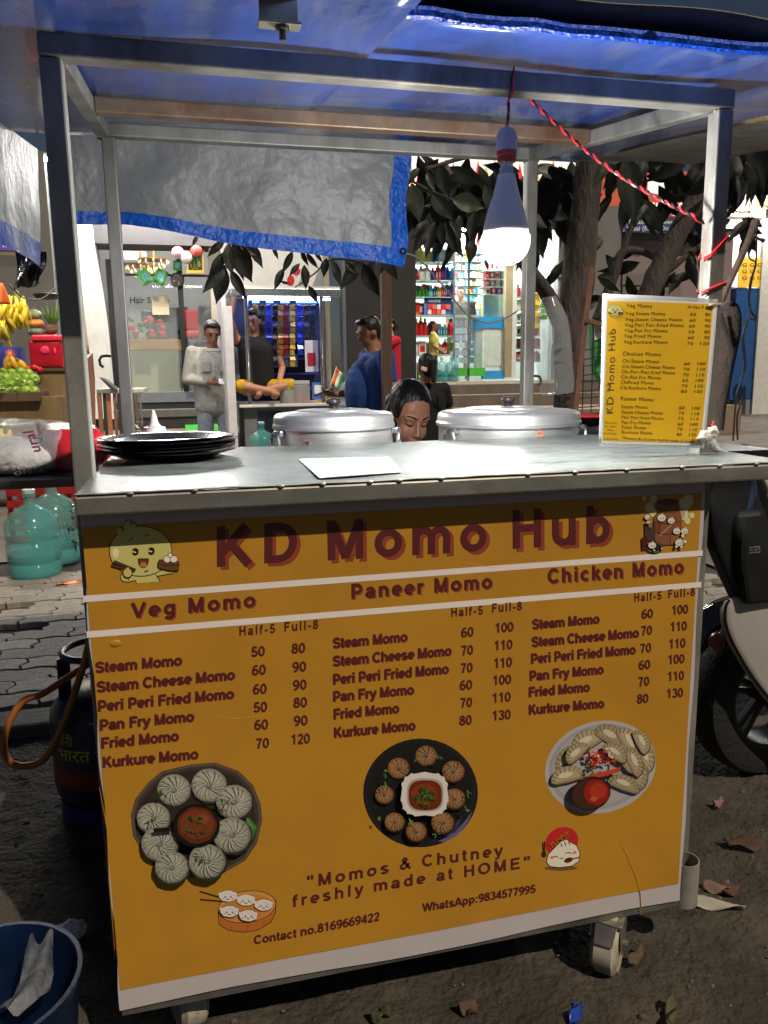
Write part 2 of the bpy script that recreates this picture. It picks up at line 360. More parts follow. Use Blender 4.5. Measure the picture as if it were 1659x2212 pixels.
# beyond: paving too far off to pick apart
fm = M('far_paving', (.16, .145, .125), rough=.75, var=.3, scale=3, bump=.3, bscale=30, dirt=(.09, .08, .07), dscale=1.2)
fp = MB()
for (x0, x1, y0, y1) in ((-14, 22, 3.72, 30), (2.9, 22, 1.5, 3.72), (-14, -1.35, 1.5, 3.72)):
    fp.add([(x0, y0, .05), (x1, y0, .05), (x1, y1, .05), (x0, y1, .05)], [(0, 1, 2, 3)])
fpo = fp.build('pavement', fm); struct(fpo)
rib = MB()
for k in range(95): rib.b2((2.6+k*.085, 6.5, .05), (2.655+k*.085, 17.5, .062))
ro = rib.build('ribbed_tile', M('ribbed_tile', (.22, .19, .155), rough=.7, var=.25, scale=6, dirt=(.12, .1, .08)), fpo); ro['kind'] = 'stuff'

# ------------------------------------------------------------------ the cart
CT = .962                                                       # counter top
cart = thing('food_cart', 'steel food cart with amber menu banner, galvanised counter and blue roof', 'food cart', (.55, .3, 0))
# frame
PX0, PX1, PYF, PYB = -.004, 1.100, .145, .945
def post(x, y, z0, z1): return MB().box((x, y, (z0+z1)/2), (.031, .031, z1-z0)).build('post', galv, cart, bevel=.003)
ZF, ZB = 1.563, 1.676
post(PX0, PYF, .12, ZF); post(PX1, PYF, .12, ZF); post(PX0+.014, PYB, .12, ZB); post(PX1, PYB, .12, ZB)
sl_ = (ZB-ZF)/(PYB-PYF)
def zr(y): return ZF+(y-PYF)*sl_
H = .031
b = MB().b2((PX0-.016, PYF-.0165, ZF+.001), (PX1+.016, PYF+.0165, ZF+H+.002)).build('beam', galv, cart, bevel=.003)
MB().b2((PX0, PYB-.0165, ZB+.001), (PX1+.016, PYB+.0165, ZB+H)).build('beam', galv, cart, bevel=.003)
for x in (PX0+.002, PX1): MB().beam((x, PYF+.017, zr(PYF+.017)+H/2), (x, PYB-.017, zr(PYB-.017)+H/2), .030, .030).build('beam', galv, cart, bevel=.003)
rust = M('rusty_steel', (.23, .17, .12), rough=.55, metal=.55, var=.35, scale=8, dirt=(.16, .07, .03), dscale=7)
MB().b2((PX0+.017, .585, zr(.6)), (PX1-.017, .615, zr(.6)+.03)).build('beam', rust, cart, bevel=.003)
# weld beads
wd = MB()
for x in (PX0, PX1):
    for y, z in ((PYF, ZF), (PYB, ZB)):
        for k in range(5): wd.ball((x+rnd.uniform(-.016, .016), y+rnd.uniform(-.018, .018), z+rnd.uniform(-.003, .003)), .0035, 6, 4)
wd.build('weld', rust, cart, smooth=True)
# roof: twin-wall blue plastic sheets with fine ribs
roofm = M('blue_roof_sheet', (.036, .085, .36), rough=.15, var=.5, scale=3, coat=.2, spec=.7, dirt=(.15, .185, .28), dscale=2.6, stretch=(2.6, .5, 1))  # greyish streaks in the colour also stand in for reflections on the sheet
n = roofm.node_tree; bsd = n.nodes['Principled BSDF']
wv = n.nodes.new('ShaderNodeTexWave'); wv.wave_type = 'BANDS'; wv.bands_direction = 'Y'; wv.inputs['Scale'].default_value = 55; wv.inputs['Distortion'].default_value = .4
tcn = n.nodes.new('ShaderNodeTexCoord'); n.links.new(tcn.outputs['Object'], wv.inputs[0])
bpn = n.nodes.new('ShaderNodeBump'); bpn.inputs['Strength'].default_value = .12; bpn.inputs['Distance'].default_value = .004
nz = n.nodes.new('ShaderNodeTexNoise'); nz.inputs['Scale'].default_value = 4.5; n.links.new(tcn.outputs['Object'], nz.inputs[0])
bp2 = n.nodes.new('ShaderNodeBump'); bp2.inputs['Strength'].default_value = .25; bp2.inputs['Distance'].default_value = .03
n.links.new(wv.outputs[0], bpn.inputs['Height']); n.links.new(nz.outputs[0], bp2.inputs['Height']); n.links.new(bpn.outputs[0], bp2.inputs['Normal']); n.links.new(bp2.outputs[0], bsd.inputs['Normal'])
def roofpt(x, y, dz=0): return (x, y, ZF+H+.006+(y-PYF)*sl_+dz)
def roof_part(x0, x1, y0, y1, dz):
    return MB().grid(lambda u, v: Vector(roofpt(x0+u*(x1-x0), y0+v*(y1-y0), dz+.004*math.sin(u*9+v*3)*math.sin(v*7)))+Vector((0, 0, .0)), 24, 24).build('roof_sheet', roofm, cart, smooth=True, solid=.006)
roof_part(-.30, .46, -.16, 1.22, .006); roof_part(.44, 1.42, -.055, 1.22, .014)
# folded blue hem along the roof's front edge and the bracket screwed to it
hem_m = M('blue_hem', (.004, .07, .62), rough=.3, var=.3, scale=30, bump=.6, bscale=110)
hp = [roofpt(.40+i*.05, -.058+rnd.uniform(-.003, .003), .014+rnd.uniform(-.002, .002)) for i in range(22)]
MB().tube(hp, .0085, 8).build('roof_hem', hem_m, cart, smooth=True)
bk = MB(); bx, by = .292, -.098; bz = roofpt(0, by)[2]
bk.b2((bx-.024, by-.004, bz-.026), (bx+.024, by+.0, bz+.03)); bk.b2((bx-.026, by-.016, bz-.030), (bx+.026, by+.006, bz-.026))
bko = bk.build('bracket', M('bracket_steel', (.6, .6, .5), rough=.3, metal=.8, var=.2), cart, bevel=.001)
MB().lathe([(.0045, -.016), (.0045, -.004), (.009, -.004), (.009, 0)], (bx+.004, by-.006, bz-.030), 10).build('screw', darksteel, bko)
# counter
steel_top = M('steel_sheet', (.105, .122, .120), rough=.40, metal=.45, var=.38, scale=7, dirt=(.19, .215, .21), dscale=42, bump=.12, bscale=25, stretch=(1, 2.2, 1))
CX0, CX1, CY0, CY1 = .004, 1.148, -.044, .578
def ctop(u, v): return (CX0+u*(CX1-CX0), CY0+.002+v*(CY1-CY0-.002), CT-.0015+.0012*math.sin(u*31+v*4)*math.sin(v*9+u*5))
MB().grid(ctop, 60, 30).build('counter_top', steel_top, cart, smooth=True)
edge_m = M('steel_edge', (.33, .33, .31), rough=.42, metal=.75, var=.3, scale=10, dirt=(.12, .115, .10), dscale=8, stretch=(.5, 1, 1))
MB().b2((CX0-.001, CY0, CT-.030), (CX1, CY0+.03, CT-.0035)).build('counter_edge', edge_m, cart, bevel=.003)
MB().b2((CX1-.03, CY0+.0305, CT-.030), (CX1, CY1, CT-.0035)).build('counter_edge', edge_m, cart, bevel=.003)
MB().b2((CX0, CY1-.03, CT-.031), (CX1-.031, CY1, CT-.0035)).build('counter_edge', edge_m, cart, bevel=.003)
MB().b2((CX0-.001, CY0+.0305, CT-.030), (CX0+.02, CY1-.031, CT-.0035)).build('counter_edge', edge_m, cart, bevel=.003)
lip = MB()
lp = [(CX0+i*(CX1-CX0)/60, CY0+.001, CT-.0005+rnd.uniform(-.0006, .0006)) for i in range(61)]
lip.tube(lp, .0016, 5); lip.build('counter_lip', galv, cart, smooth=True)
for x in (.075, .16, .28, .34, .41, .455, .52, .66, .74, .83, .93, 1.0, 1.07):
    MB().ball((x, CY0-.0005, CT-.002), (.005, .003, .003), 8, 5).build('rivet', galv, cart, smooth=True)
# carcass: side and floor panels behind the banner
sheet = M('cart_panel_steel', (.16, .16, .16), rough=.5, metal=.6, var=.3)
MB().b2((.003, .004, .16), (.008, .90, CT-.031)).build('side_panel', sheet, cart)
MB().b2((1.000, .004, .16), (1.005, .90, CT-.031)).build('side_panel', sheet, cart)
MB().b2((.01, .01, .15), (1.0, .92, .158)).build('floor_panel', sheet, cart)
MB().b2((.01, .60, .80), (1.12, .925, .808)).build('hob_shelf', sheet, cart)
MB().b2((.01, .915, .30), (1.0, .92, .80)).build('back_panel', sheet, cart)
angle = M('angle_iron', (.16, .16, .15), rough=.6, metal=.5, var=.3, dirt=(.09, .08, .06))
MB().b2((.004, .003, .118), (1.003, .030, .146)).build('bottom_rail', angle, cart); MB().b2((.004, .87, .118), (1.003, .90, .15)).build('bottom_rail', angle, cart)
MB().lathe([(.024, 0), (.026, 0), (.026, .088), (.0235, .088), (.0235, .004)], (1.027, .02, .113), 20).build('tube_socket', M('grey_pipe', (.30, .28, .25), rough=.5, metal=.3, var=.3), cart, smooth=True)
# castors
rimc = M('castor_tread', (.42, .38, .31), rough=.6, var=.3, scale=20, dirt=(.14, .09, .05), dscale=18)
zinc = M('zinc_plate', (.55, .52, .42), rough=.3, metal=.9, var=.25)
def castor(x, y, ang):
    R = Matrix.Rotation(ang, 3, 'Z'); P = lambda p: R @ Vector(p)+Vector((x, y, 0))
    w_ = MB(); prof = [(.006, -.021), (.050, -.024), (.059, -.016), (.060, .016), (.050, .024), (.006, .021)]
    Rx = R @ Matrix.Rotation(math.pi/2, 3, 'Y')
    w_.lathe(prof, P((0, 0, 0.061)), 28, R=Rx); wo = w_.build('castor_wheel', rimc, cart, smooth=True)
    f = MB()
    for s in (-1, 1):
        poly = [(s*.0255, -.030, .112), (s*.0255, .030, .112), (s*.0255, .016, .044), (s*.0255, -.012, .044)]
        f.prism([P(p) for p in poly], R @ Vector((s*.003, 0, 0)))
    f.prism([P(p) for p in ((-.03, -.034, .112), (.03, -.034, .112), (.03, .034, .112), (-.03, .034, .112))], (0, 0, .005))
    put(f.build('castor_fork', zinc, None, bevel=.0008), wo)
    br = MB(); br.prism([P(p) for p in ((-.018, -.036, .110), (.020, -.036, .110), (.018, -.058, .088), (-.016, -.058, .088))], R @ Vector((0, .004, .003)))
    put(br.build('castor_brake', darksteel, None, bevel=.0015), wo)
    put(MB().tube([P((-.036, .002, 0.061)), P((.036, .002, 0.061))], .006, 8).build('axle', zinc, None), wo)
castor(.872, .022, -.72); castor(.10, .10, .3); castor(.9, .80, .1); castor(.1, .80, -.2)
# fold-out side shelves
MB().b2((-.62, .425, .918), (-.022, 1.02, .926)).build('side_shelf', steel_top, cart, bevel=.002)
MB().b2((-.62, .415, .912), (-.022, .424, .928)).build('shelf_edge', darksteel, cart)
MB().b2((1.155, .405, .921), (1.50, .70, .927)).build('side_shelf', steel_top, cart, bevel=.001)
MB().b2((1.155, .398, .905), (1.50, .404, .9285)).build('shelf_edge', blackp, cart)
for s, x, z in ((-1, PX0-.016, 1.165), (1, PX1+.016, 1.10)):
    hk = [Vector((x+s*t[0]*.028-(.0 if s > 0 else 0), PYB, z+t[1]*.028)) for t in ((0, 0), (.4, .05), (.8, 0), (1, -.3), (.95, -.75), (.7, -.95))]
    MB().tube(hk, .0035, 7).build('hook', rubber, cart, smooth=True)

# ------------------------------------------------------------------ printed banner on the cart's front
BT, BB = CT-.033, .131
BW0, BW1 = .003, 1.0055
def pan(px, py, lift=0): p = at(px, py, 0.); return Vector((p.x, -.0015-lift, p.z))
amber = M('amber_print', (.49, .240, .024), rough=.42, var=.07, scale=2.5, bump=.16, bscale=6, coat=0, spec=.4, dirt=(.43, .21, .026), dscale=3.2)
white_pr = M('white_print', (.50, .46, .48), rough=.45, var=.04, bump=.08, bscale=5)
def ban(u, v):
    x = BW0+u*(BW1-BW0); z = BB+v*(BT-BB)
    edge = .0022*math.sin(z*31)*max(0, 1-u*14)+.0016*math.sin(z*23+1)*max(0, 1-(1-u)*18)
    zz = z+(.004*math.sin(x*9)*max(0, 1-v*9))
    return (x+edge, -.0008-.0007*abs(math.sin(x*17+z*3)*math.sin(z*12)), zz)
banner = MB().grid(ban, 50, 46).build('banner', white_pr, cart, smooth=True)
mb = MB()
def amb(u, v):
    x = .0045+u*(BW1-.0065-.0045); z0 = .1685+.001*math.sin(x*9); z = z0+v*(BT-.020-z0)
    return (x, -.0021, z)
mb.grid(amb, 50, 40); put(mb.build('banner_print', amber, None, smooth=True), banner)
# a crease running down to the bottom edge, and small wrinkles
for pts, rs in ((((1332, 1803), (1352, 1845), (1371, 1890), (1382, 1930), (1384, 1975)), [.0004, .001, .0014, .001, .0005]), (((1100, 1183), (1128, 1203), (1160, 1212), (1210, 1228)), [.0003, .0007, .0006, .0003]), (((1290, 1395), (1325, 1405), (1350, 1422)), [.0003, .0007, .0003]), (((1000, 1215), (1060, 1225), (1120, 1222)), [.0003, .0006, .0003]), (((450, 1545), (520, 1552), (600, 1538)), [.0003, .0006, .0003]), (((215, 1700), (232, 1790), (236, 1900), (248, 2050)), [.0004, .001, .0009, .0004])):
    cr = MB(); cr.tube([pan(*q, .0004) for q in pts], rs, 6); put(cr.build('crease', amber, None, smooth=True), banner)
cr = MB(); cr.ball(pan(250, 1389), (.009, .0022, .006), 14, 8); put(cr.build('bubble', amber, None, smooth=True), banner)

class Art:
    """flat print: polygons in photo points laid on a plane, each a hair above the last"""
    def __init__(s, conv, fn, lift=.0008, step=.00006): s.c = conv; s.fn = fn; s.mb = MB(); s.mats = []; s.n = 0; s.l0 = lift; s.step = step
    def mi(s, rgb):
        nm = 'print_%d_%d_%d' % tuple(rgb)
        m = M(nm, lin(rgb), rough=.42, var=.03, spec=.35)
        if m not in s.mats: s.mats.append(m)
        return s.mats.index(m)
    def poly(s, pts, rgb):
        s.n += 1; s.mb.add([s.fn(*s.c(x, y), s.l0+s.n*s.step) for x, y in pts], [tuple(range(len(pts)))], s.mi(rgb)); return s
    def ell(s, x, y, rx, ry, rgb, rot=0., n=28, a0=0., a1=2*math.pi, wob=0.):
        cr_, sr_ = math.cos(rot), math.sin(rot); P = []
        for k in range(n):
            a = a0+(a1-a0)*k/(n if abs(a1-a0-2*math.pi) < 1e-6 else n-1); r = 1+wob*math.sin(a*7+x)+wob*.7*math.sin(a*11+y)
            u, v = rx*math.cos(a)*r, ry*math.sin(a)*r; P.append((x+u*cr_-v*sr_, y+u*sr_+v*cr_))
        return s.poly(P, rgb)
    def oell(s, x, y, rx, ry, rgb, ow=6, ink=(40, 25, 20), **k): s.ell(x, y, rx+ow, ry+ow, ink, **k); return s.ell(x, y, rx, ry, rgb, **k)
    def line(s, pts, w_, rgb):
        P = [Vector((x, y)) for x, y in pts]; L = []; R_ = []
        for i, p in enumerate(P):
            t = (P[min(i+1, len(P)-1)]-P[max(i-1, 0)]).normalized(); nn = Vector((-t.y, t.x))*w_/2; L.append(p+nn); R_.append(p-nn)
        s.n += 1; i0 = s.mi(rgb); N = len(P)
        s.mb.add([s.fn(*s.c(q.x, q.y), s.l0+s.n*s.step) for q in L+R_], [(k, k+1, N+k+1, N+k) for k in range(N-1)], i0); return s
    def opoly(s, pts, rgb, ow=6, ink=(40, 25, 20)): s.poly(pts, rgb); return s.line(list(pts)+[pts[0], pts[1]], ow, ink)
    def build(s, name, parent): return put(s.mb.build(name, s.mats, None), parent)
idt = lambda x, y: (x, y)
def arc(x, y, rx, ry, a0, a1, n=9): return [(x+rx*math.cos(math.radians(a0+(a1-a0)*i/(n-1))), y+ry*math.sin(math.radians(a0+(a1-a0)*i/(n-1)))) for i in range(n)]

# white rules
ru = Art(idt, pan)
ru.poly([(180, 1286), (1516.5, 1188), (1516, 1200), (181, 1300)], (232, 222, 222)).poly([(187, 1363), (1513.5, 1256), (1513, 1268), (188, 1377)], (232, 222, 222))
ru.build('white_rule', banner)

ink = M('maroon_ink', lin((88, 34, 36)), rough=.45, var=.05); ink2 = M('brown_ink', lin((142, 66, 44)), rough=.45, var=.05)
def word(mb, s, x0, y0, x1, y1, cap, wt=.2, sp=0., m=0, lift=.0012, fn=pan):
    p0, p1 = fn(x0, y0, lift), fn(x1, y1, lift); q0, q1 = fn(x0, y0-cap, lift), fn(x1, y1-cap, lift)
    sletter(mb, s, p0, p1, ((q0-p0)+(q1-p1))/2, (0, -1, 0), wt, sp, m)
def flush(mb, name):
    put(mb.build(name, [ink, ink2], None), banner); mb.__init__()
tl = MB()
for s, x0, y0, x1, y1, c in (('KD', 469, 1223, 641, 1210, 85), ('Momo', 708, 1209, 1049, 1188, 83), ('Hub', 1107, 1184, 1315, 1171, 82)):
    word(tl, s, x0+8, y0+7, x1+8, y1+7, c, .205, .20, 1, .0010); word(tl, s, x0, y0, x1, y1, c, .205, .20, 0, .0014); flush(tl, 'title_word')
hl = MB()
for s, x0, y0, x1, y1, c in (('Veg Momo', 283, 1334, 551, 1309, 32), ('Paneer Momo', 759, 1292, 1061, 1269, 31), ('Chicken Momo', 1182, 1259, 1474, 1237, 31)):
    word(hl, s, x0+3, y0+3, x1+3, y1+3, c, .21, .17, 1, .0010); word(hl, s, x0, y0, x1, y1, c, .21, .17, 0, .0014); flush(hl, 'heading')
for s, x0, y0, x1, y1, c in (('Half-5', 517, 1372, 594, 1366, 20), ('Full-8', 614, 1363, 687, 1357, 20), ('Half-5', 974, 1331, 1042, 1326, 19), ('Full-8', 1062, 1322, 1126, 1317, 19), ('Half-5', 1369, 1299, 1427, 1294, 18), ('Full-8', 1442, 1291, 1499, 1286, 18)):
    word(hl, s, x0, y0, x1, y1, c, .21, .2); flush(hl, 'column_heading')
names = ('Steam Momo', 'Steam Cheese Momo', 'Peri Peri Fried Momo', 'Pan Fry Momo', 'Fried Momo', 'Kurkure Momo')
cols = [
 ([(206, 1452, 393, 1435), (209, 1494, 507, 1466), (212, 1535, 505, 1507), (216, 1576, 419, 1556), (219, 1615, 386, 1598), (222, 1656, 428, 1637)], 24,
  ('50', '60', '60', '50', '60', '70'), [(542, 1418), (544, 1458), (546, 1499), (547, 1538), (549, 1576), (551, 1616)], 30, 22,
  ('80', '90', '90', '80', '90', '120'), [(629, 1411), (631, 1451), (632, 1490), (633, 1528), (634, 1567), (628, 1607)], 30, 22),
 ([(718, 1399, 879, 1384), (718, 1438, 974, 1414), (719, 1477, 968, 1453), (719, 1514, 893, 1498), (720, 1552, 861, 1538), (721, 1592, 896, 1575)], 23,
  ('60', '70', '70', '60', '70', '80'), [(995, 1376), (994, 1415), (993, 1453), (992, 1490), (992, 1528), (991, 1566)], 27, 21,
  ('100', '110', '110', '100', '110', '130'), [(1068, 1366), (1066, 1404), (1065, 1442), (1063, 1479), (1062, 1517), (1062, 1555)], 40, 21),
 ([(1148, 1358, 1293, 1345), (1147, 1396, 1378, 1375), (1146, 1432, 1371, 1411), (1143, 1469, 1302, 1454), (1141, 1504, 1272, 1492), (1141, 1542, 1303, 1527)], 22,
  ('60', '70', '70', '60', '70', '80'), [(1384, 1336), (1382, 1372), (1380, 1410), (1378, 1446), (1376, 1482), (1374, 1519)], 25, 20,
  ('100', '110', '110', '100', '110', '130'), [(1449, 1327), (1446, 1363), (1443, 1400), (1441, 1434), (1440, 1470), (1438, 1507)], 36, 20)]
ml = MB()
for nm, cap, p1, q1, w1, c1, p2, q2, w2, c2 in cols:
    for s, (x0, y0, x1, y1) in zip(names, nm):
        word(ml, s, x0+1.5, y0+1.5, x1+1.5, y1+1.5, cap-1, .245, -.02, 1, .0010); word(ml, s, x0, y0, x1, y1, cap-1, .245, -.02, 0, .0014); flush(ml, 'dish_name')
    for s, (x, y) in zip(p1, q1): word(ml, s, x, y, x+w1, y-2.4, c1, .225); flush(ml, 'price')
    for s, (x, y) in zip(p2, q2): wd_ = w2 if len(s) < 3 or w2 > 32 else 41; word(ml, s, x, y, x+wd_, y-.075*wd_, c2, .225); flush(ml, 'price')
fl = MB()
for s, x0, y0, x1, y1, c, sp in (('"Momos', 663, 1916, 839, 1884, 26, 1.2), ('&', 863, 1878, 888, 1873, 26, 1.2), ('Chutney', 911, 1871, 1086, 1846, 25.5, 1.2),
                                ('freshly', 629, 1958, 785, 1929, 25.5, 1.2), ('made', 807, 1924, 919, 1906, 25, 1.2), ('at', 942, 1902, 979, 1896, 25, 1.2), ('HOME"', 1002, 1893, 1143, 1871, 24.5, 1.2),
                                ('Contact', 548, 2038, 642, 2022, 19, 1), ('no.8169669422', 649, 2020, 820, 1986, 19, 1), ('WhatsApp:9834577995', 911, 1968, 1156, 1926, 18, 1)):
    word(fl, s, x0, y0, x1, y1, c, .21 if sp > 1 else .24, .24 if sp > 1 else 0); flush(fl, 'slogan_word')

# the shop's emblem: a round yellow dumpling with chopsticks and steamer
def zc(x, y): return ((150+x/4.74)*.96007, (1100+y/4.74)*.96007)
def emblem(a, K=(42, 26, 20)):
    Y = (204, 196, 120)
    a.opoly([(600, 420), (560, 400), (548, 440), (556, 490), (700, 420), (745, 395), (742, 362), (705, 365), (690, 385), (692, 345), (665, 322), (630, 340), (606, 400), (600, 450)], Y, 9, K)
    a.poly([(575, 920), (590, 975), (660, 992), (738, 970), (745, 1004), (996, 985), (945, 900), (700, 880)], Y)
    a.line([(590, 890), (572, 930), (590, 975), (650, 992), (738, 970), (745, 1004)], 9, K).line([(948, 905), (975, 945), (998, 985)], 9, K)
    a.poly([(930, 890), (1040, 850), (1140, 870), (1130, 898), (1060, 905), (970, 925)], Y).line([(975, 925), (1060, 908), (1130, 898), (1142, 880)], 8, K)
    a.oell(790, 660, 328, 262, Y, 9, K, n=40)
    a.ell(525, 680, 34, 52, (236, 226, 186))
    a.ell(565, 455, 30, 40, Y); a.ell(650, 400, 44, 60, Y); a.ell(712, 400, 30, 30, Y)
    a.line(arc(697, 560, 26, 34, 190, 300), 9, K).line(arc(857, 510, 28, 24, 200, 330), 9, K)
    for x, y in ((733, 665), (904, 657)): a.ell(x, y, 36, 40, K).ell(x-22, y, 15, 12, Y).ell(x+2, y+6, 7, 7, (255, 255, 255))
    a.poly([(762, 735), (878, 735)]+arc(820, 760, 56, 74, 0, 180), K); a.poly([(774, 746), (866, 746)]+arc(820, 762, 44, 60, 0, 180), (110, 66, 40)); a.ell(820, 803, 36, 26, (196, 128, 60))
    a.line(arc(838, 845, 36, 28, 20, 100), 8, K)
    a.line([(505, 768), (735, 862)], 34, K).line([(507, 768), (733, 861)], 20, (96, 52, 42)); a.line([(478, 805), (720, 870)], 30, K).line([(480, 806), (718, 869)], 18, (96, 52, 42))
    a.oell(652, 888, 44, 46, Y, 8, K); a.line([(640, 850), (665, 835)], 20, Y); a.line([(668, 940), (662, 960)], 8, K)
    a.opoly([(975, 775), (990, 748), (1190, 765), (1200, 795), (1192, 862), (1100, 866), (985, 838), (972, 815)], (104, 70, 44), 8, K); a.line([(980, 790), (1080, 812), (1198, 800)], 7, K)
    for x, y in ((1074, 742), (1144, 742), (1104, 700)): a.oell(x, y, 38 if y > 720 else 20, 34 if y > 720 else 20, (238, 232, 222), 6, K)
em = Art(zc, pan); emblem(em); em.build('emblem', banner)
# barrel of little dumplings, top right
def zb(x, y): return ((1400+x/5.058)*.96007, (1080+y/5.058)*.96007)
br = Art(zb, pan); K = (50, 32, 26)
CR = (214, 204, 150)
for x, y, r in ((240, 205, 26), (300, 310, 52), (345, 215, 42), (340, 370, 40), (700, 270, 70), (740, 230, 60), (690, 390, 55), (780, 400, 30), (730, 460, 36), (640, 380, 30)): br.ell(x, y, r, r*1.15, CR)
br.ell(660, 380, 40, 60, (180, 160, 140))
br.opoly([(385, 240), (630, 245), (640, 345), (560, 372), (440, 365), (380, 330)], (134, 84, 56), 6, K); br.oell(508, 245, 124, 28, (92, 66, 50), 5, K)
br.opoly([(345, 430), (380, 375), (440, 365), (560, 372), (640, 345), (660, 440), (655, 560), (640, 680), (560, 735), (440, 735), (360, 690)], (138, 86, 58), 6, K)
br.poly([(350, 470), (420, 490), (420, 600), (355, 590)], (118, 70, 48)).poly([(520, 620), (640, 600), (630, 690), (530, 730)], (152, 98, 62))
for q in ([(350, 590), (440, 612), (560, 612), (652, 590)], [(415, 480), (415, 600)], [(540, 615), (530, 730)], [(355, 470), (480, 495), (650, 465)]): br.line(q, 6, K)
br.line([(410, 630), (570, 480)], 7, (200, 180, 150)).poly([(470, 430), (600, 428), (560, 460), (500, 466)], (80, 50, 40))
br.opoly([(240, 510), (300, 485), (355, 495), (355, 690), (245, 690)], (74, 60, 54), 6, K); br.opoly([(205, 660), (230, 648), (270, 655), (275, 790), (210, 795)], (80, 34, 40), 6, K)
br.oell(352, 765, 90, 60, (90, 92, 80), 6, K).ell(352, 758, 76, 44, (34, 36, 34))
for x, y, r in ((432, 425, 48), (540, 458, 40), (268, 418, 32), (600, 575, 42), (690, 575, 42), (628, 705, 48), (318, 735, 44), (690, 690, 20), (665, 625, 20), (590, 748, 15), (648, 750, 15), (338, 790, 10), (425, 770, 10), (270, 470, 18)):
    br.oell(x, y, r, r*.84 if r > 30 else r, (226, 218, 204), 5, K)
    if r > 30:
        br.ell(x-10, y+8, 5, 7, K).ell(x+18, y+8, 5, 7, K); br.poly([(x-6, y-r*.8), (x+10, y-r*1.15), (x+18, y-r*.75)], (226, 218, 204))
for dx in (0, 18, 36): br.line([(270+dx, 450), (282+dx*.6, 530)], 5, (190, 160, 130))
br.build('barrel_drawing', banner)
# basket drawing at the bottom left
def z3(x, y): return (x/1.9201*.96007, (1400+y/1.9201)*.96007)
bs = Art(z3, pan)
bs.poly([(941, 1243), (945, 1300), (985, 1325), (1050, 1335), (1110, 1325), (1170, 1290), (1190, 1250), (1190, 1190)], (186, 108, 46)).line([(942, 1245), (946, 1302), (988, 1326), (1050, 1335), (1112, 1326), (1170, 1291), (1191, 1248), (1191, 1195)], 3, K)
bs.oell(1066, 1225, 124, 66, (214, 150, 74), 3, K, rot=-.14).ell(1066, 1230, 112, 56, (200, 132, 60), rot=-.14)
for q in ([(1000, 1308), (1000, 1330)], [(1070, 1300), (1070, 1334)], [(1140, 1285), (1140, 1310)]): bs.line(q, 2, (150, 84, 34))
bs.line([(863, 1158), (960, 1187)], 6, K).line([(864, 1193), (985, 1203)], 6, K)
for x, y in ((985, 1178), (1062, 1194), (1138, 1214), (991, 1240), (1072, 1257)):
    bs.ell(x, y, 41, 26, K, wob=.03).ell(x, y, 39, 24, (226, 220, 216), wob=.03)
    for k in range(6): bs.ell(x-34+k*13, y-20+abs(k-2.5)*4.5, 8, 7, (226, 220, 216))
    bs.ell(x-12, y+3, 3, 3.5, K).ell(x+13, y+3, 3, 3.5, K).line(arc(x, y+8, 7, 5, 20, 160), 2.5, K).ell(x-22, y+8, 4, 3, (222, 150, 150)).ell(x+22, y+8, 4, 3, (222, 150, 150))
bs.build('basket_drawing', banner)
# dumpling with a red cap
def z4(x, y): return ((700+x/1.6138)*.96007, (1400+y/1.6138)*.96007)
yd = Art(z4, pan)
yd.ell(905, 890, 60, 9, (120, 84, 60)); yd.ell(908, 795, 62, 52, (196, 42, 48), rot=-.5)
yd.opoly([(852, 868), (858, 840), (885, 812), (905, 792), (925, 785), (940, 795), (962, 808), (974, 835), (970, 865), (945, 882), (900, 888), (866, 884)], (232, 226, 204), 3, K)
yd.line(arc(884, 856, 12, 9, 200, 340), 3, K).line(arc(932, 842, 12, 9, 200, 340), 3, K).line([(905, 800), (908, 812)], 3, K).line([(918, 794), (922, 808)], 3, K).line([(932, 792), (938, 804)], 3, K)
yd.ell(873, 850, 7, 5, (226, 120, 120)).ell(955, 832, 7, 5, (226, 120, 120)).ell(932, 860, 16, 9, (92, 40, 30), rot=-.3).line([(944, 856), (970, 850)], 4, (92, 40, 30)).line(arc(908, 850, 5, 4, 20, 160), 2.5, K)
yd.line([(838, 795), (842, 835)], 3, K).line([(845, 792), (846, 835)], 3, K).ell(843, 838, 8, 12, (60, 40, 30))
ydo = yd.build('dumpling_drawing', banner)
yl = MB(); p0 = pan(*z4(866, 816), .0028); p1 = pan(*z4(936, 766), .0028); letter(yl, 'YUMMY', p0, p1, (pan(*z4(860, 800), .0028)-p0), .02)
put(yl.build('dumpling_lettering', S('gold_ink', (196, 120, 40)), None), banner)

# photographs of the dishes, printed flat on the banner
def mix(c, d, t): return tuple(int(c[i]+(d[i]-c[i])*t) for i in range(3))
def dumpling(a, x, y, r, base, dark, seed, ry=None, pleats=15):
    q = random.Random(seed); ry = ry or r*.94; rot = q.uniform(0, 6)
    a.ell(x+r*.05, y+ry*.09, r*1.06, ry*1.06, mix(dark, (10, 10, 8), .5), wob=.02); a.ell(x, y, r, ry, mix(base, dark, .55), wob=.015)
    a.ell(x-r*.03, y-ry*.05, r*.93, ry*.92, mix(base, dark, .25), wob=.02); a.ell(x-r*.10, y-ry*.14, r*.72, ry*.68, base, wob=.03)
    for k in range(pleats):
        t = rot+2*math.pi*k/pleats+q.uniform(-.08, .08); tw = .75
        P = [(x+r*s*math.cos(t+tw*(1-s)), y+ry*s*math.sin(t+tw*(1-s))) for s in (.14, .35, .58, .80, .93)]
        a.line(P, r*.075, mix(base, dark, q.uniform(.3, .8)))
        P = [(u+r*.05, v+r*.03) for u, v in P[:4]]; a.line(P, r*.04, mix(base, (255, 255, 250), .35))
    a.ell(x, y, r*.16, ry*.14, mix(base, dark, .8), wob=.06); a.ell(x-r*.02, y-ry*.03, r*.10, ry*.09, mix(base, dark, .35), wob=.06)
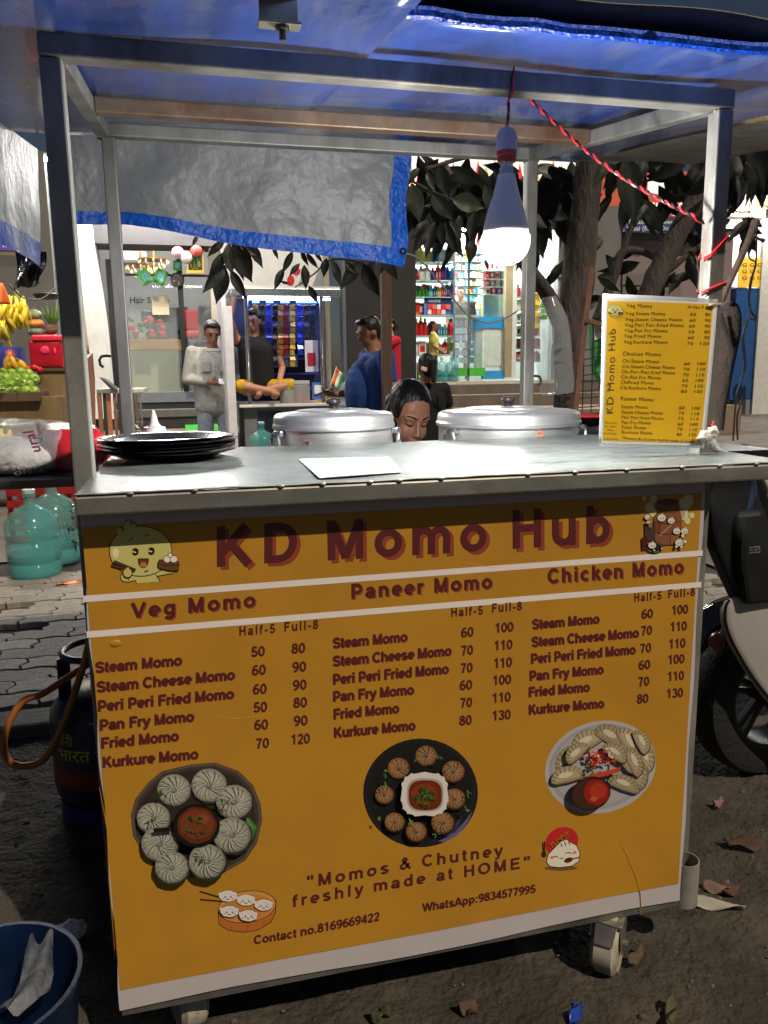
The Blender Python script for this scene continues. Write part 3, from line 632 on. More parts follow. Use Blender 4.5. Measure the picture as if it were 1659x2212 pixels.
def herbs(a, x, y, rx, ry, n_, seed, cs=((48, 84, 40), (66, 108, 48), (34, 62, 30)), L=7, W=3):
    q = random.Random(seed)
    for k in range(n_):
        t = q.uniform(0, 6.28); s = math.sqrt(q.random()); u, v = x+rx*s*math.cos(t), y+ry*s*math.sin(t); b_ = q.uniform(0, 6.28); l = L*q.uniform(.5, 1.3)
        a.line([(u, v), (u+l*math.cos(b_), v+l*math.sin(b_)), (u+1.7*l*math.cos(b_+.5), v+1.7*l*math.sin(b_+.5))], W*q.uniform(.6, 1.3), cs[q.randrange(len(cs))])
# steamed momos in a clay bowl
d1 = Art(z3, pan)
octo = [(585, 760), (640, 690), (700, 640), (820, 612), (930, 603), (1030, 640), (1092, 700), (1125, 780), (1132, 850), (1110, 950), (1060, 1025), (965, 1080), (770, 1107), (690, 1075), (625, 1000), (575, 920), (566, 830)]
d1.poly(octo, (72, 66, 62)); cxm, cym = 848, 858
d1.poly([(cxm+(x-cxm)*.985, cym+(y-cym)*.985) for x, y in octo], (98, 86, 76)); d1.poly([(cxm+(x-cxm)*.955, cym+(y-cym)*.955) for x, y in octo], (70, 60, 54)); d1.poly([(cxm+(x-cxm)*.90, cym+(y-cym)*.90) for x, y in octo], (52, 46, 42))
d1.poly([(1062, 830), (1085, 850), (1110, 880), (1095, 920), (1080, 960), (1050, 940), (990, 1000), (1040, 990), (1075, 950), (1065, 900)], (70, 112, 62)).poly([(1060, 830), (1105, 885), (1075, 900)], (92, 138, 80))
W1, D1 = (178, 175, 162), (96, 96, 84)
for i, (x, y, r) in enumerate(((752, 720, 72), (903, 697, 76), (1010, 765, 77), (664, 832, 71), (690, 938, 78), (1000, 898, 80), (743, 1032, 72), (893, 1003, 78))): dumpling(d1, x, y, r, W1 if i < 4 else mix(W1, (150, 156, 146), .35), D1, i)
d1.line([(665, 868), (745, 862)], 18, (30, 26, 24)); d1.ell(848, 848, 100, 92, (26, 22, 20)).ell(850, 846, 84, 78, (98, 46, 26), wob=.02).ell(850, 842, 72, 62, (122, 60, 34), wob=.03).ell(870, 820, 30, 20, (140, 74, 44), wob=.05)
herbs(d1, 845, 850, 55, 45, 34, 5, L=9, W=5); herbs(d1, 705, 720, 16, 16, 10, 6, L=9, W=6); herbs(d1, 975, 740, 24, 24, 12, 7, L=8, W=5); herbs(d1, 860, 975, 30, 18, 12, 8, L=7, W=5); herbs(d1, 655, 820, 20, 20, 8, 9, L=7, W=5)
put(d1.build('dish_print', banner), banner)
# fried momos on a black plate
d2 = Art(z4, pan)
d2.ell(396, 617, 208, 197, (30, 30, 32), n=44).ell(396, 617, 204, 193, (36, 36, 38), n=44); d2.ell(394, 612, 192, 182, (30, 30, 31), n=44)
d2.poly([(460, 790), (520, 760), (565, 710), (585, 680), (570, 720), (530, 770), (480, 798)], (96, 100, 150)).poly([(440, 790), (500, 750), (548, 700), (530, 745), (490, 780)], (58, 60, 84))
for i, (x, y, r) in enumerate(((416, 482, 39), (315, 525, 40), (512, 535, 41), (262, 617, 34), (514, 630, 39), (297, 712, 36), (374, 745, 37), (468, 711, 41))): dumpling(d2, x, y, r, (158, 114, 74), (80, 46, 24), 20+i, pleats=11)
d2.poly([(402+84*math.copysign(abs(math.cos(t))**.62, math.cos(t))+3*math.sin(t*14), 607+78*math.copysign(abs(math.sin(t))**.62, math.sin(t))+3*math.cos(t*14)) for t in [2*math.pi*k/48 for k in range(48)]], (222, 216, 212))
d2.poly([(404+66*math.copysign(abs(math.cos(t))**.62, math.cos(t)), 609+60*math.copysign(abs(math.sin(t))**.62, math.sin(t))) for t in [2*math.pi*k/36 for k in range(36)]], (176, 166, 160))
d2.poly([(404+60*math.copysign(abs(math.cos(t))**.7, math.cos(t)), 610+54*math.copysign(abs(math.sin(t))**.7, math.sin(t))) for t in [2*math.pi*k/36 for k in range(36)]], (112, 44, 18)); d2.ell(400, 606, 46, 38, (134, 58, 26), wob=.05)
herbs(d2, 402, 612, 32, 32, 50, 11, L=8, W=5, cs=((52, 96, 44), (74, 124, 56), (40, 74, 34)))
for x, y in ((372, 475), (262, 525), (485, 515), (550, 600), (552, 658), (235, 685), (350, 700), (450, 470), (256, 568), (500, 500), (440, 742)): herbs(d2, x, y, 9, 9, 5, int(x), L=6, W=3, cs=((86, 130, 60), (120, 160, 84)))
put(d2.build('dish_print', banner), banner)
# crescent momos with salad on a white plate
d3 = Art(z4, pan)
d3.ell(1048, 524, 204, 166, (178, 176, 180), rot=-.28, n=44).ell(1048, 522, 190, 152, (158, 157, 162), rot=-.28, n=44).ell(1048, 520, 176, 138, (170, 168, 174), rot=-.28, n=40)
def crescent(a, x, y, L, Wd, rot, seed):
    q = random.Random(seed); c_, s_ = math.cos(rot), math.sin(rot); T = lambda u, v: (x+u*c_-v*s_, y+u*s_+v*c_)
    out = [T(L*math.cos(t), -Wd*math.sin(t)*1.15) for t in [math.pi*k/14 for k in range(15)]]+[T(-L*.75, Wd*.22), T(0, Wd*.30), T(L*.75, Wd*.22)]
    base = mix((184, 170, 140), (160, 146, 116), q.random())
    a.poly([(u+3, v+4) for u, v in out], (96, 84, 66)); a.poly(out, mix(base, (120, 104, 78), .35))
    a.poly([T(L*.92*math.cos(t), -Wd*.98*math.sin(t)-2) for t in [math.pi*k/14 for k in range(15)]]+[T(-L*.6, Wd*.05), T(L*.6, Wd*.05)], base)
    for k in range(9):
        t = math.pi*(.08+.84*k/8); a.line([T(L*1.0*math.cos(t), -Wd*1.13*math.sin(t)), T(L*.74*math.cos(t+.12), -Wd*.66*math.sin(t+.12))], 4, mix(base, (110, 94, 70), .6))
    a.ell(*T(-L*.1, -Wd*.40), L*.45, Wd*.25, mix(base, (248, 240, 220), .5), rot=rot, wob=.05)
for i, (x, y, L, W_, r) in enumerate(((935, 500, 62, 40, -.9), (1005, 440, 62, 48, -.5), (1075, 420, 60, 46, .5), (1140, 440, 66, 46, 1.0), (1190, 480, 66, 42, 1.25), (1165, 540, 66, 42, .9+.4), (1125, 590, 60, 38, .35), (925, 560, 62, 40, -.25), (1180, 430, 46, 34, 1.1), (1120, 490, 60, 42, .95), (1150, 500, 56, 36, 1.15), (960, 470, 50, 36, -.7), (1085, 470, 50, 34, .6))): crescent(d3, x, y, L, W_, r, i)
herbs(d3, 1040, 480, 48, 34, 40, 15, L=13, W=7, cs=((150, 34, 34), (196, 60, 40), (212, 196, 180), (120, 24, 40), (208, 96, 52))); herbs(d3, 1000, 515, 18, 18, 8, 16, L=9, W=6)
d3.poly([(975, 545), (1110, 510), (1100, 530), (1000, 555)], (196, 70, 40))
d3.ell(1000, 605, 72, 60, (40, 32, 30), rot=-.3).ell(998, 606, 66, 54, (72, 40, 34), rot=-.3).ell(1020, 602, 46, 46, (150, 36, 24), rot=-.3, wob=.03).ell(1026, 596, 30, 28, (176, 56, 38), wob=.05).ell(1010, 625, 12, 9, (190, 90, 60))
put(d3.build('dish_print', banner), banner)
# ------------------------------------------------------------------ tarpaulin over the roof and hanging behind
tarp_m = M('silver_tarp', (.235, .25, .265), rough=.45, var=.14, scale=5, bump=.4, bscale=30, metal=.05, dirt=(.19, .20, .22), dscale=3)
def crumple(x, y, z):
    p = Vector((x*1.0, y, z)); t = 0
    for k, (f, am) in enumerate(((3., .024), (7., .008), (17., .0032), (41., .0013))): t += am*(.35-abs(noise.noise(p*f+Vector((k*3.1, 0, k)))))
    return t+.006*math.sin(x*22+2*math.sin(z*9))
tarp = thing('tarpaulin', 'silver tarpaulin with blue hem hanging behind the cart from its roof', 'tarpaulin', (.3, 1.2, 1.6))
XR, XL = .835, -.13
def tb(u, v):
    x = XL+u*(XR-XL); zt = 1.752-.004*u; zb_ = 1.530+.0*u-.098*max(0, u-.15)/.85+.006*math.sin(u*9)
    z = zt+(zb_-zt)*v
    return (x+.006*math.sin(z*30), 1.215+.05*v+crumple(x, 0, z)*min(1, .35+v), z)
def tb1(u, v): return tb(u*.945, v*.845)
MB().grid(tb1, 190, 64).build('sheet', tarp_m, tarp, smooth='all')
hem = M('tarp_blue_hem', (.003, .09, .50), rough=.38, var=.15, scale=20, bump=.7, bscale=45)
MB().grid(lambda u, v: Vector(tb(u, .845+v*.155))+Vector((0, -.002, 0)), 90, 5).build('hem', hem, tarp, smooth='all')
MB().grid(lambda u, v: Vector(tb(.945+u*.055, v*.845))+Vector((0, -.002, 0)), 4, 24).build('hem', hem, tarp, smooth='all')
ep = Vector(tb(.985, .86))+Vector((0, -.008, 0))
MB().tube([ep+Vector((.008*math.cos(a), 0, .008*math.sin(a))) for a in [2*math.pi*k/14 for k in range(15)]], .0032, 6).build('eyelet', M('eyelet_black', (.02, .02, .02), rough=.3, metal=.5), tarp, smooth=True)
# side piece, hanging from the left edge of the roof
def tl_(u, v):
    y = -.35+u*1.98; zt = roofpt(0, y)[2]+.004; zb_ = 1.425+.030*u+.008*math.sin(u*8)
    z = zt+(zb_-zt)*v
    return (-.250-.02*v+crumple(y, .3, z)*.6*v, y, z)
tarp2 = thing('tarpaulin', 'shade-toned silver tarpaulin with blue hem draped down the left side of the roof', 'tarpaulin', (-.3, .5, 1.6))
MB().grid(lambda u, v: tl_(u, v*.80), 150, 50).build('sheet', M('silver_tarp_shaded', (.17, .185, .205), rough=.5, var=.14, scale=5, bump=.35, bscale=30), tarp2, smooth='all')  # darker copy of the silver tarp; shade is put into its colour
MB().grid(lambda u, v: Vector(tl_(u, .80+v*.20))+Vector((.002, 0, 0)), 70, 5).build('hem', M('side_hem_blue', (.002, .06, .40), rough=.6, var=.15, scale=20, bump=.4, bscale=45), tarp2, smooth='all')  # hem blue made darker here to offset light grazing it
# dark cover lying over the roof, its loose front edge sticking out past the hem
cover = M('dark_cover', (.16, .16, .15), rough=.6, var=.3, scale=5, bump=.8, bscale=20, dirt=(.08, .07, .05))
co = MB().grid(lambda u, v: Vector(roofpt(.33+u*1.5, -.085+v*1.33, .030+.030*(1-v)**6+.006*math.sin(u*19+v*3)))+Vector((0, .05*math.sin(u*2), 0)), 50, 24).build('roof_cover', cover, None, smooth='all', solid=.002)
tag(co, 'dark dusty cover sheet lying over the right half of the cart roof', 'cover sheet')
fl_ = MB().grid(lambda u, v: (.86+u*.022+.004*math.sin(v*6), -.16+.01*math.sin(u*3+v*4), 1.705-v*.045), 4, 8).build('blue_flap', hem, None, smooth='all', solid=.0015)
tag(fl_, 'small blue plastic flap hanging above the front edge of the roof', 'flap')

# ------------------------------------------------------------------ the lamp
bulb = thing('light_bulb', 'glowing white bulb hanging on a cable from the front roof beam', 'light bulb', (.698, .15, 1.4))
BX, BY = .698, .150
housing = M('bulb_housing', (.88, .85, .74), rough=.35, var=.04)  # white plastic tinted yellowish to cancel the roof's blue bounce light
def bl(prof, name, mat, n=28): return MB().lathe(prof, (BX, BY, 0), n).build(name, mat, bulb, smooth=True)
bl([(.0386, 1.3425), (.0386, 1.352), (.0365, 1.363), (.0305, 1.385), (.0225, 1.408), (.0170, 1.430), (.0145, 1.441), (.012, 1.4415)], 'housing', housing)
bl([(.0115, 1.4415), (.0118, 1.452), (.0095, 1.4522)], 'collar', M('clear_collar', (.5, .52, .55), rough=.15, var=.05))
bl([(.0105, 1.452), (.0105, 1.462)], 'cap', chrome)
bl([(.0150, 1.461), (.0155, 1.470), (.0165, 1.471), (.0165, 1.478), (.0145, 1.4782)], 'ring', S('red_plastic', (178, 60, 52), rough=.4))
bl([(.0172, 1.478), (.0178, 1.492), (.0165, 1.503), (.0115, 1.512), (.004, 1.516)], 'holder', S('lilac_plastic', (200, 200, 214), rough=.4))
dome = M('lit_dome', (1, 1, 1), rough=.4, var=0, emis=1020, ecol=(1., .965, .90))
bl([(.0005, 1.2955), (.014, 1.2975), (.0255, 1.303), (.0345, 1.3130), (.0395, 1.325), (.0405, 1.335), (.0398, 1.3422), (.036, 1.3424)], 'diffuser', dome)
cb = MB(); cr2 = MB()
pts = []; pts2 = []
for i in range(26):
    z = 1.512+i*.0035; t = i*.55; pts.append((BX-.001+.0014*math.cos(t)+.003*math.sin(i*.2), BY-.002*i/26+.0014*math.sin(t), z)); pts2.append((BX-.001-.0014*math.cos(t)+.003*math.sin(i*.2), BY-.002*i/26-.0014*math.sin(t), z))
fr = [(BX+.0, PYF-.022, 1.600), (BX+.001, PYF-.024, 1.620), (BX+.002, PYF-.026, 1.655)]
pts = [q for q in pts if q[2] < 1.56]+[(BX-.004, PYF-.019, 1.565), (BX-.004, PYF-.0205, 1.58)]+fr[:1]
pts2 = [q for q in pts2 if q[2] < 1.555]+[(BX-.001, PYF-.0195, 1.56), (BX-.002, PYF-.0205, 1.575)]+fr[:1]
cb.tube(pts, .0016, 6).build('cable', wire_b, bulb, smooth=True); cr2.tube(pts2, .0016, 6).build('cable', wire_r, bulb, smooth=True)
# red and black twisted pair from the roof to the right-hand post
tw = thing('twisted_wire', 'red and black twisted wire running from the roof to the right post', 'wire', (.95, .3, 1.5))
A0 = Vector(at(1139, 208, .40)); A1 = Vector(at(1500, 468, .13)); A2 = Vector((PX1-.020, PYF-.006, A1.z-.012))
def twist(path, r, ph, turns):
    out = []
    for i in range(len(path)):
        t = (path[min(i+1, len(path)-1)]-path[max(i-1, 0)]).normalized(); s_ = t.cross(Vector((0, 1, .2))).normalized(); u_ = t.cross(s_)
        a = ph+turns*2*math.pi*i/len(path); out.append(path[i]+s_*r*math.cos(a)+u_*r*math.sin(a))
    return out
path = [A0.lerp(A1, i/80)+Vector((0, 0, -.022*math.sin(math.pi*i/80))) for i in range(81)]+[A1.lerp(A2, k/4) for k in (1, 2, 3)]
for ph, mm in ((0, wire_r), (math.pi, wire_b)): MB().tube(twist(path, .0021, ph, 15), .0021, 6).build('strand', mm, tw, smooth=True)
# its turns around the post
def coil(z0, z1, mm, dx=0):
    c_ = [Vector((PX1-.021-.004, PYF-.010, z0-.006)), Vector((PX1-.017, PYF-.0185, z0)), Vector((PX1, PYF-.0185, (z0+z1)/2)), Vector((PX1+.017, PYF-.0185, z1)), Vector((PX1+.0185, PYF+.015, z1+.01)), Vector((PX1, PYF+.0185, z1-.004)), Vector((PX1-.0185, PYF+.012, z0))]
    return MB().tube([q+Vector((0, 0, dx)) for q in c_], .0020, 6).build('strand', mm, tw, smooth=True)
coil(1.318, 1.350, wire_r); coil(1.314, 1.346, wire_b); coil(1.322, 1.356, wire_r, -.008); coil(1.258, 1.270, wire_r); coil(1.2535, 1.266, wire_b)
MB().tube([Vector((PX1-.006, PYF-.030, .978)), Vector((PX1-.002, PYF-.026, 1.0)), Vector((PX1+.008, PYF-.022, 1.02))], .0018, 6).build('strand', wire_r, tw, smooth=True)
# white rag knotted at the foot of the post
rag_m = M('white_rag', (.62, .6, .55), rough=.85, var=.15, scale=40, bump=.6, bscale=120)
rag = thing('rag', 'white cloth strip knotted around the foot of the right post', 'cloth strip', (PX1, PYF, .97))
q = lambda x, y: at(x, y, .10)
rg = MB()
rg.tube([q(1538, 941), q(1528, 944), q(1521, 945), q(1515, 942), q(1518, 938), q(1530, 937)], [.005, .009, .010, .009, .009, .006], 10)
rg.tube([q(1528, 938), q(1534, 930), q(1542, 928), q(1545, 934), q(1540, 940), q(1533, 942)], [.004, .007, .008, .008, .007, .005], 10); rg.build('knot', rag_m, rag, smooth=True)
rt_ = MB(); P = [q(1535, 938), q(1537, 950), q(1541, 962), q(1549, 972), q(1556, 976)]
rt_.grid(lambda u, v: P[min(4, int(v*4+.001))].lerp(P[min(4, int(v*4+.001)+1)], (v*4+.001) % 1)+Vector(((u-.5)*.017*(1+.4*v), -.003*math.cos((u-.5)*5), 0)), 6, 4); rt_.build('tail', rag_m, rag, smooth=True, solid=.002)

# ------------------------------------------------------------------ on the counter
# stack of black plates
def plate_mesh(r, nm):
    return MB().lathe([(.001, .0), (r*.62, 0), (r*.70, .003), (r*.93, .0135), (r*.99, .0155), (r, .0170), (r*.985, .0180), (r*.92, .0165), (r*.70, .0065), (r*.62, .0042), (.001, .0042)], (0, 0, 0), 56).mesh(nm, blackp, True)
pmesh = plate_mesh(.130, 'plate')
pos = ('bottom of the stack, touching the counter', 'second from the bottom of the stack', 'in the middle of the stack', 'just under the top plate of the stack', 'on top of the stack, its face uncovered')
for i in range(5):
    o = bpy.data.objects.new('plate', pmesh); COL.objects.link(o); o.location = (.117+rnd.uniform(-.003, .003), .405+rnd.uniform(-.004, .004), CT+.0005+i*.0058); o.rotation_euler = (rnd.uniform(-.012, .012), rnd.uniform(-.012, .012), rnd.uniform(0, 6))
    tag(o, 'shiny black plate left on the counter, '+pos[i], 'plate', 'black plates stacked on the left end of the counter')
# squeeze bottle
sq = thing('squeeze_bottle', 'white squeeze bottle with pointed nozzle behind the black plates', 'squeeze bottle', (.105, .70, .81))
sx, sy = at(333, 920, .70).x, .70
MB().lathe([(.03, .809), (.033, .815), (.033, .965), (.030, .972), (.027, .976)], (sx, sy, 0), 24).build('bottle', M('frosted_plastic', (.72, .71, .66), rough=.4, var=.05), sq, smooth=True)
MB().lathe([(.0335, .972), (.0335, .990), (.026, .992), (.024, 1.002), (.015, 1.004), (.010, 1.012), (.0035, 1.038), (.0025, 1.039)], (sx, sy, 0), 24).build('nozzle_cap', whitep, sq, smooth=True)
# laminated sheet (its code square is left out)
pc = [gz(x, y, CT+.0012) for x, y in ((645, 992), (840, 988), (868, 1020), (690, 1033))]
pin = [gz(x, y, CT+.0024) for x, y in ((676, 994), (838, 990), (860, 1018), (704, 1030))]
ps = thing('payment_sheet', 'white laminated paper sheet lying flat on the steel counter', 'paper sheet', tuple(pc[0]))
MB().prism(pc, (0, 0, .0007)).build('laminate', M('laminate', (.75, .76, .76), rough=.15, var=.02), ps)
MB().prism(pin, (0, 0, .0004)).build('paper', paper, ps)
pr = MB()
def onp(u, v, l=.0031): return pin[0].lerp(pin[1], u).lerp(pin[3].lerp(pin[2], u), v)+Vector((0, 0, .0007))
pr.m = 0; pr.add([onp(.28+.05*math.cos(a), .12+.09*math.sin(a)) for a in [2*math.pi*k/16 for k in range(16)]], [tuple(range(16))])
pr.m = 1
for v0, u0, u1 in ((.13, .36, .66), (.82, .30, .78), (.90, .44, .60)): pr.add([onp(u0, v0), onp(u1, v0), onp(u1, v0+.022), onp(u0, v0+.022)], [(0, 1, 2, 3)])
pr.build('print', [S('orange_print', (226, 120, 70)), S('grey_print', (170, 172, 176))], ps)
# steamers
pot_m = M('spun_aluminium', (.80, .81, .81), rough=.40, metal=.9, var=.10, scale=5, stretch=(1, 1, 14), bump=.05, bscale=20)
mark = S('orange_chalk', (214, 104, 58), rough=.7)
def steamer(x, y, r, zrim, label, sx0):
    s = thing('steamer_pot', label, 'steamer pot', (x, y, .81), 'aluminium momo steamers behind the counter')
    bd = MB().lathe([(.01, .809), (r*.97, .809), (r*.985, .816), (r*.985, zrim-.004), (r, zrim-.002), (r, zrim)], (x, y, 0), 64).build('pot', pot_m, s, smooth=True)
    MB().lathe([(r*1.004, zrim-.012), (r*1.022, zrim-.009), (r*1.024, zrim-.002), (r*1.012, zrim+.001), (r*1.004, zrim+.005), (r*1.004, zrim+.014), (r*.985, zrim+.021), (r*.95, zrim+.025), (r*.90, zrim+.027), (r*.895, zrim+.0255), (r*.60, zrim+.032), (r*.595, zrim+.034), (r*.30, zrim+.037), (r*.29, zrim+.0355), (.001, zrim+.037)], (x, y, 0), 64).build('lid', pot_m, s, smooth=True)
    kb = MB().lathe([(.011, zrim+.036), (.012, zrim+.040), (.009, zrim+.043), (.016, zrim+.047), (.019, zrim+.052), (.017, zrim+.058), (.010, zrim+.061), (.001, zrim+.0615)], (x, y, 0), 24).build('knob', M('bakelite', (.035, .03, .03), rough=.25, var=.1), s, smooth=True)
    for ang in (-160, -20):
        a = math.radians(ang); n_ = Vector((math.cos(a), math.sin(a), 0)); t_ = Vector((-math.sin(a), math.cos(a), 0)); c0 = Vector((x, y, 0))+n_*r*1.0
        loop = [c0+n_*.014+t_*.022*math.cos(b)*(1 if abs(math.cos(b)) < .9 else 1)+Vector((0, 0, zrim-.045+.030*math.sin(b))) for b in [2*math.pi*k/20 for k in range(21)]]
        MB().tube(loop, .0042, 8).build('handle', alum, s, smooth=True)
        hb = MB(); hb.box(c0+n_*.004+Vector((0, 0, zrim-.018)), (.012, .036, .014), Euler((0, 0, a))); hb.build('handle_bracket', alum, s, bevel=.002)
    return s, bd
X1, X2 = (.357+.654)/2, (.780+1.152)/2
s1, b1 = steamer(X1, .76, .147, .995, 'smaller aluminium steamer pot with lid, left of the woman', 0)
s2, b2_ = steamer(X2, .76, .183, .990, 'wider aluminium steamer pot with lid, right of the woman', 0)
def curl(px, py, y, r, m_, par, s=1.):
    mb_ = MB(); P = []
    for u, v in ((-1, .9), (-.2, 1), (.5, .75), (.45, .35), (-.3, .15), (.6, .0), (.9, -.35), (.4, -.75), (-.4, -.8)):
        p = at(px+u*9*s, py-v*9*s, y); P.append(p)
    cx_, cy2 = par.location.x, par.location.y
    Q = []
    for p in P: dx = p.x-cx_; Q.append(Vector((p.x, cy2-math.sqrt(max(1e-6, r*r-dx*dx))-.0005, p.z)))
    mb_.tube(Q, .0018, 6); mb_.build('chalk_mark', m_, par, smooth=True)
curl(1165, 936, .58, .183*.985, mark, s2, 1.); curl(663, 959, .66, .147*.985, S('brown_chalk', (130, 96, 76)), s1, .8)
# black plates and a pan beside the steamers, behind the card
for i in range(4):
    o = bpy.data.objects.new('plate', pmesh); COL.objects.link(o); o.location = (1.225, .80, .957+i*.0062); o.rotation_euler = (0, 0, i)
    tag(o, 'black plate behind the menu card, '+('lowest of its stack', 'second lowest of its stack', 'second highest of its stack', 'highest of its stack')[i], 'plate', 'black plates stacked behind the menu card')
rb = MB(); rb.add([(1.10, .86, .992), (1.29, .83, .988), (1.30, .92, .990), (1.11, .95, 1.0)], [(0, 1, 2, 3)]); rbo = rb.build('red_tray', S('red_tray', (190, 40, 48), rough=.4), None, solid=.006); tag(rbo, 'red plastic tray lying behind the black plates by the tree', 'tray')
pn = thing('pan', 'flat aluminium pan under the black plates behind the menu card', 'pan', (1.25, .80, .93))
MB().lathe([(.02, .915), (.165, .915), (.175, .925), (.182, .950), (.186, .955), (.178, .953), (.17, .93), (.02, .925)], (1.25, .80, 0), 40).build('pan_body', pot_m, pn, smooth=True)
MB().beam((1.25, .95, .945), (1.25, 1.10, .955), .02, .008).build('pan_handle', blackp, pn, bevel=.003)
st = MB().lathe([(.04, .0), (.04, .915)], (1.25, .80, 0), 10)
std = thing('gas_stove', 'dark steel stand under the pan at the right of the cart', 'stove stand', (1.25, .8, 0)); st.build('stand', darksteel, std); MB().b2((1.13, .68, .903), (1.38, .93, .913)).build('stand_top', darksteel, std)

# ------------------------------------------------------------------ laminated menu card on the right post
card = thing('menu_card', 'yellow laminated menu card standing against the right post', 'menu card', (.98, .118, 1.1))
YC = .118
def crd(px, py, lift=0.):
    p = at(px, py, YC); s_ = (p.x-.985)/.12
    return Vector((p.x, YC+.006*s_*s_-.003*math.sin((p.z-.97)*9)-lift, p.z))
def quadgrid(c4, fn, n=12): return lambda u, v: fn(*( (c4[0][k]*(1-u)+c4[1][k]*u)*(1-v)+(c4[3][k]*(1-u)+c4[2][k]*u)*v for k in (0, 1)))
lam = M('laminate_edge', (.42, .44, .46), rough=.12, var=.03, alpha=.55)
yel = M('yellow_card', (.80, .47, .02), rough=.22, var=.05, scale=14, coat=.25, bump=.05, bscale=8)
MB().grid(quadgrid([(1304, 634), (1553, 646), (1524, 969), (1296, 965)], crd), 14, 14).build('laminate', lam, card, smooth='all', solid=.0006)
MB().grid(quadgrid([(1309, 643), (1549, 655), (1519, 963), (1301, 957)], lambda x, y: crd(x, y, .0012)), 14, 14).build('paper', paper, card, smooth='all')
MB().grid(quadgrid([(1313, 650), (1541, 657), (1514, 957), (1304, 952)], lambda x, y: crd(x, y, .0018)), 14, 14).build('print', yel, card, smooth='all')
def zk(x, y): return (1179+x*.3473, 288+y*.3473)
ki = M('card_ink', (.06, .03, .008), rough=.4, var=.03)
def cw(mb, s, x0, y0, x1, y1, h, bold=0.):
    vs_, fs_ = tmesh(s, bold, 1.1); xa = min(v.x for v in vs_); xb = max(v.x for v in vs_)
    def f(v):
        t = (v.x-xa)/(xb-xa); p = crd(*zk(x0+(x1-x0)*t, y0+(y1-y0)*t-v.y/.72*h), .0024); return p
    mb.add([f(v) for v in vs_], fs_)
lines = [('Veg Momo', 499, 1082, 653, 1087, 25), ('H-5pc', 878, 1089, 957, 1090, 19), ('F-8pc', 970, 1090, 1035, 1090, 19), ('Chicken Momo', 473, 1381, 708, 1387, 25), ('Paneer Momo', 463, 1660, 664, 1667, 25),
 ('Veg.Steam Momo', 494, 1130, 734, 1133, 22), ('Veg.Steam Cheese Momo', 491, 1167, 841, 1170, 22), ('Veg.Peri Peri Fried Momo', 488, 1202, 849, 1205, 22), ('Veg.Pan Fry Momo', 485, 1236, 746, 1239, 22), ('Veg.Fried Momo', 482, 1270, 708, 1273, 22), ('Veg.Kurkure Momo', 479, 1307, 747, 1310, 22),
 ('Chi.Steam Momo', 472, 1425, 696, 1430, 22), ('Chi.Steam Cheese Momo', 470, 1459, 794, 1467, 22), ('Chi.Peri Peri fried Momo', 467, 1492, 797, 1500, 22), ('Chi.Pan Fry Momo', 465, 1525, 705, 1530, 22), ('ChiFried Momo', 462, 1557, 663, 1562, 22), ('Chi.Kurkure Momo', 460, 1590, 707, 1597, 22),
 ('Steam Momo', 467, 1709, 626, 1712, 21), ('Steam Cheese Momo', 467, 1742, 719, 1749, 21), ('Peri Peri fried Momo', 469, 1774, 724, 1782, 21), ('Pan Fry Momo', 470, 1806, 645, 1810, 21), ('Fried Momo', 471, 1837, 617, 1840, 21), ('Kurkure Momo', 473, 1867, 655, 1873, 21),
 ('*Momos & chutney freshly made at home', 475, 1903, 920, 1925, 18)]
for y, a, b_ in ((1136, '50', '80'), (1172, '60', '90'), (1208, '60', '90'), (1244, '50', '80'), (1280, '60', '90'), (1316, '70', '120')):
    lines += [(a, 892-(y-1136)*.11, y, 929-(y-1136)*.11, y+1, 20), (b_, 990-(y-1136)*.06-(24 if len(b_) > 2 else 0), y, 1022-(y-1136)*.05, y+1, 20)]
for y, a, b_ in ((1442, '60', '100'), (1476, '70', '110'), (1511, '70', '110'), (1545, '60', '100'), (1580, '70', '110'), (1614, '80', '130')):
    lines += [(a, 853-(y-1442)*.11, y, 889-(y-1442)*.11, y+1, 20), (b_, 939-(y-1442)*.11, y, 991-(y-1442)*.12, y+1, 20)]
for y, a, b_ in ((1715, '60', '100'), (1749, '70', '110'), (1782, '70', '110'), (1816, '60', '100'), (1848, '70', '110'), (1881, '80', '130')):
    lines += [(a, 822-(y-1715)*.07, y, 857-(y-1715)*.08, y+1, 20), (b_, 907-(y-1715)*.11, y+3, 957-(y-1715)*.12, y+4, 20)]
for ln in lines: cm = MB(); cw(cm, *ln); cm.build('menu_line', ki, card)
def vert(s, x0, y0, x1, y1, h, bold, par=card):
    mb_ = MB(); p0, p1 = crd(*zk(x0, y0), .0026), crd(*zk(x1, y1), .0026); letter(mb_, s, p0, p1, Vector((-h*.3473*mpp(1400, 800, YC), 0, 0)), bold, 1.15); mb_.build('title_line', M('title_ink', (.09, .08, .05), rough=.4, var=.03), par)
vert('KD Momo Hub', 418, 1740, 433, 1216, 46, 0.)
for i, s in enumerate(('One stop', 'for your', 'momo', 'cravings.')):
    w_ = len(s)*4.6; cm = MB(); cw(cm, s, 403-w_, 1805+i*22, 403+w_, 1807+i*22, 14, 0.); cm.build('small_line', ki, card)
cm = MB(); cw(cm, '8169669422', 365, 1906, 450, 1909, 12, 0.); cm.build('small_line', ki, card)
def zem(x, y):                                                   # the emblem again, small
    u, v = (x-450)/750, (y-330)/680; return zk(384+u*92, 1052+v*94)
ce = Art(zem, crd, .0022, .00003); emblem(ce); ce.build('emblem', card)
tie = MB()
for k in range(9): tie.tube([at(1533+rnd.uniform(-4, 4), 657+rnd.uniform(-6, 6), YC-.004), at(1540+rnd.uniform(-6, 6), 659+rnd.uniform(-3, 3), YC-.006), at(1556+rnd.uniform(-3, 3), 657+rnd.uniform(-3, 3), YC+.012)], .0011, 5)
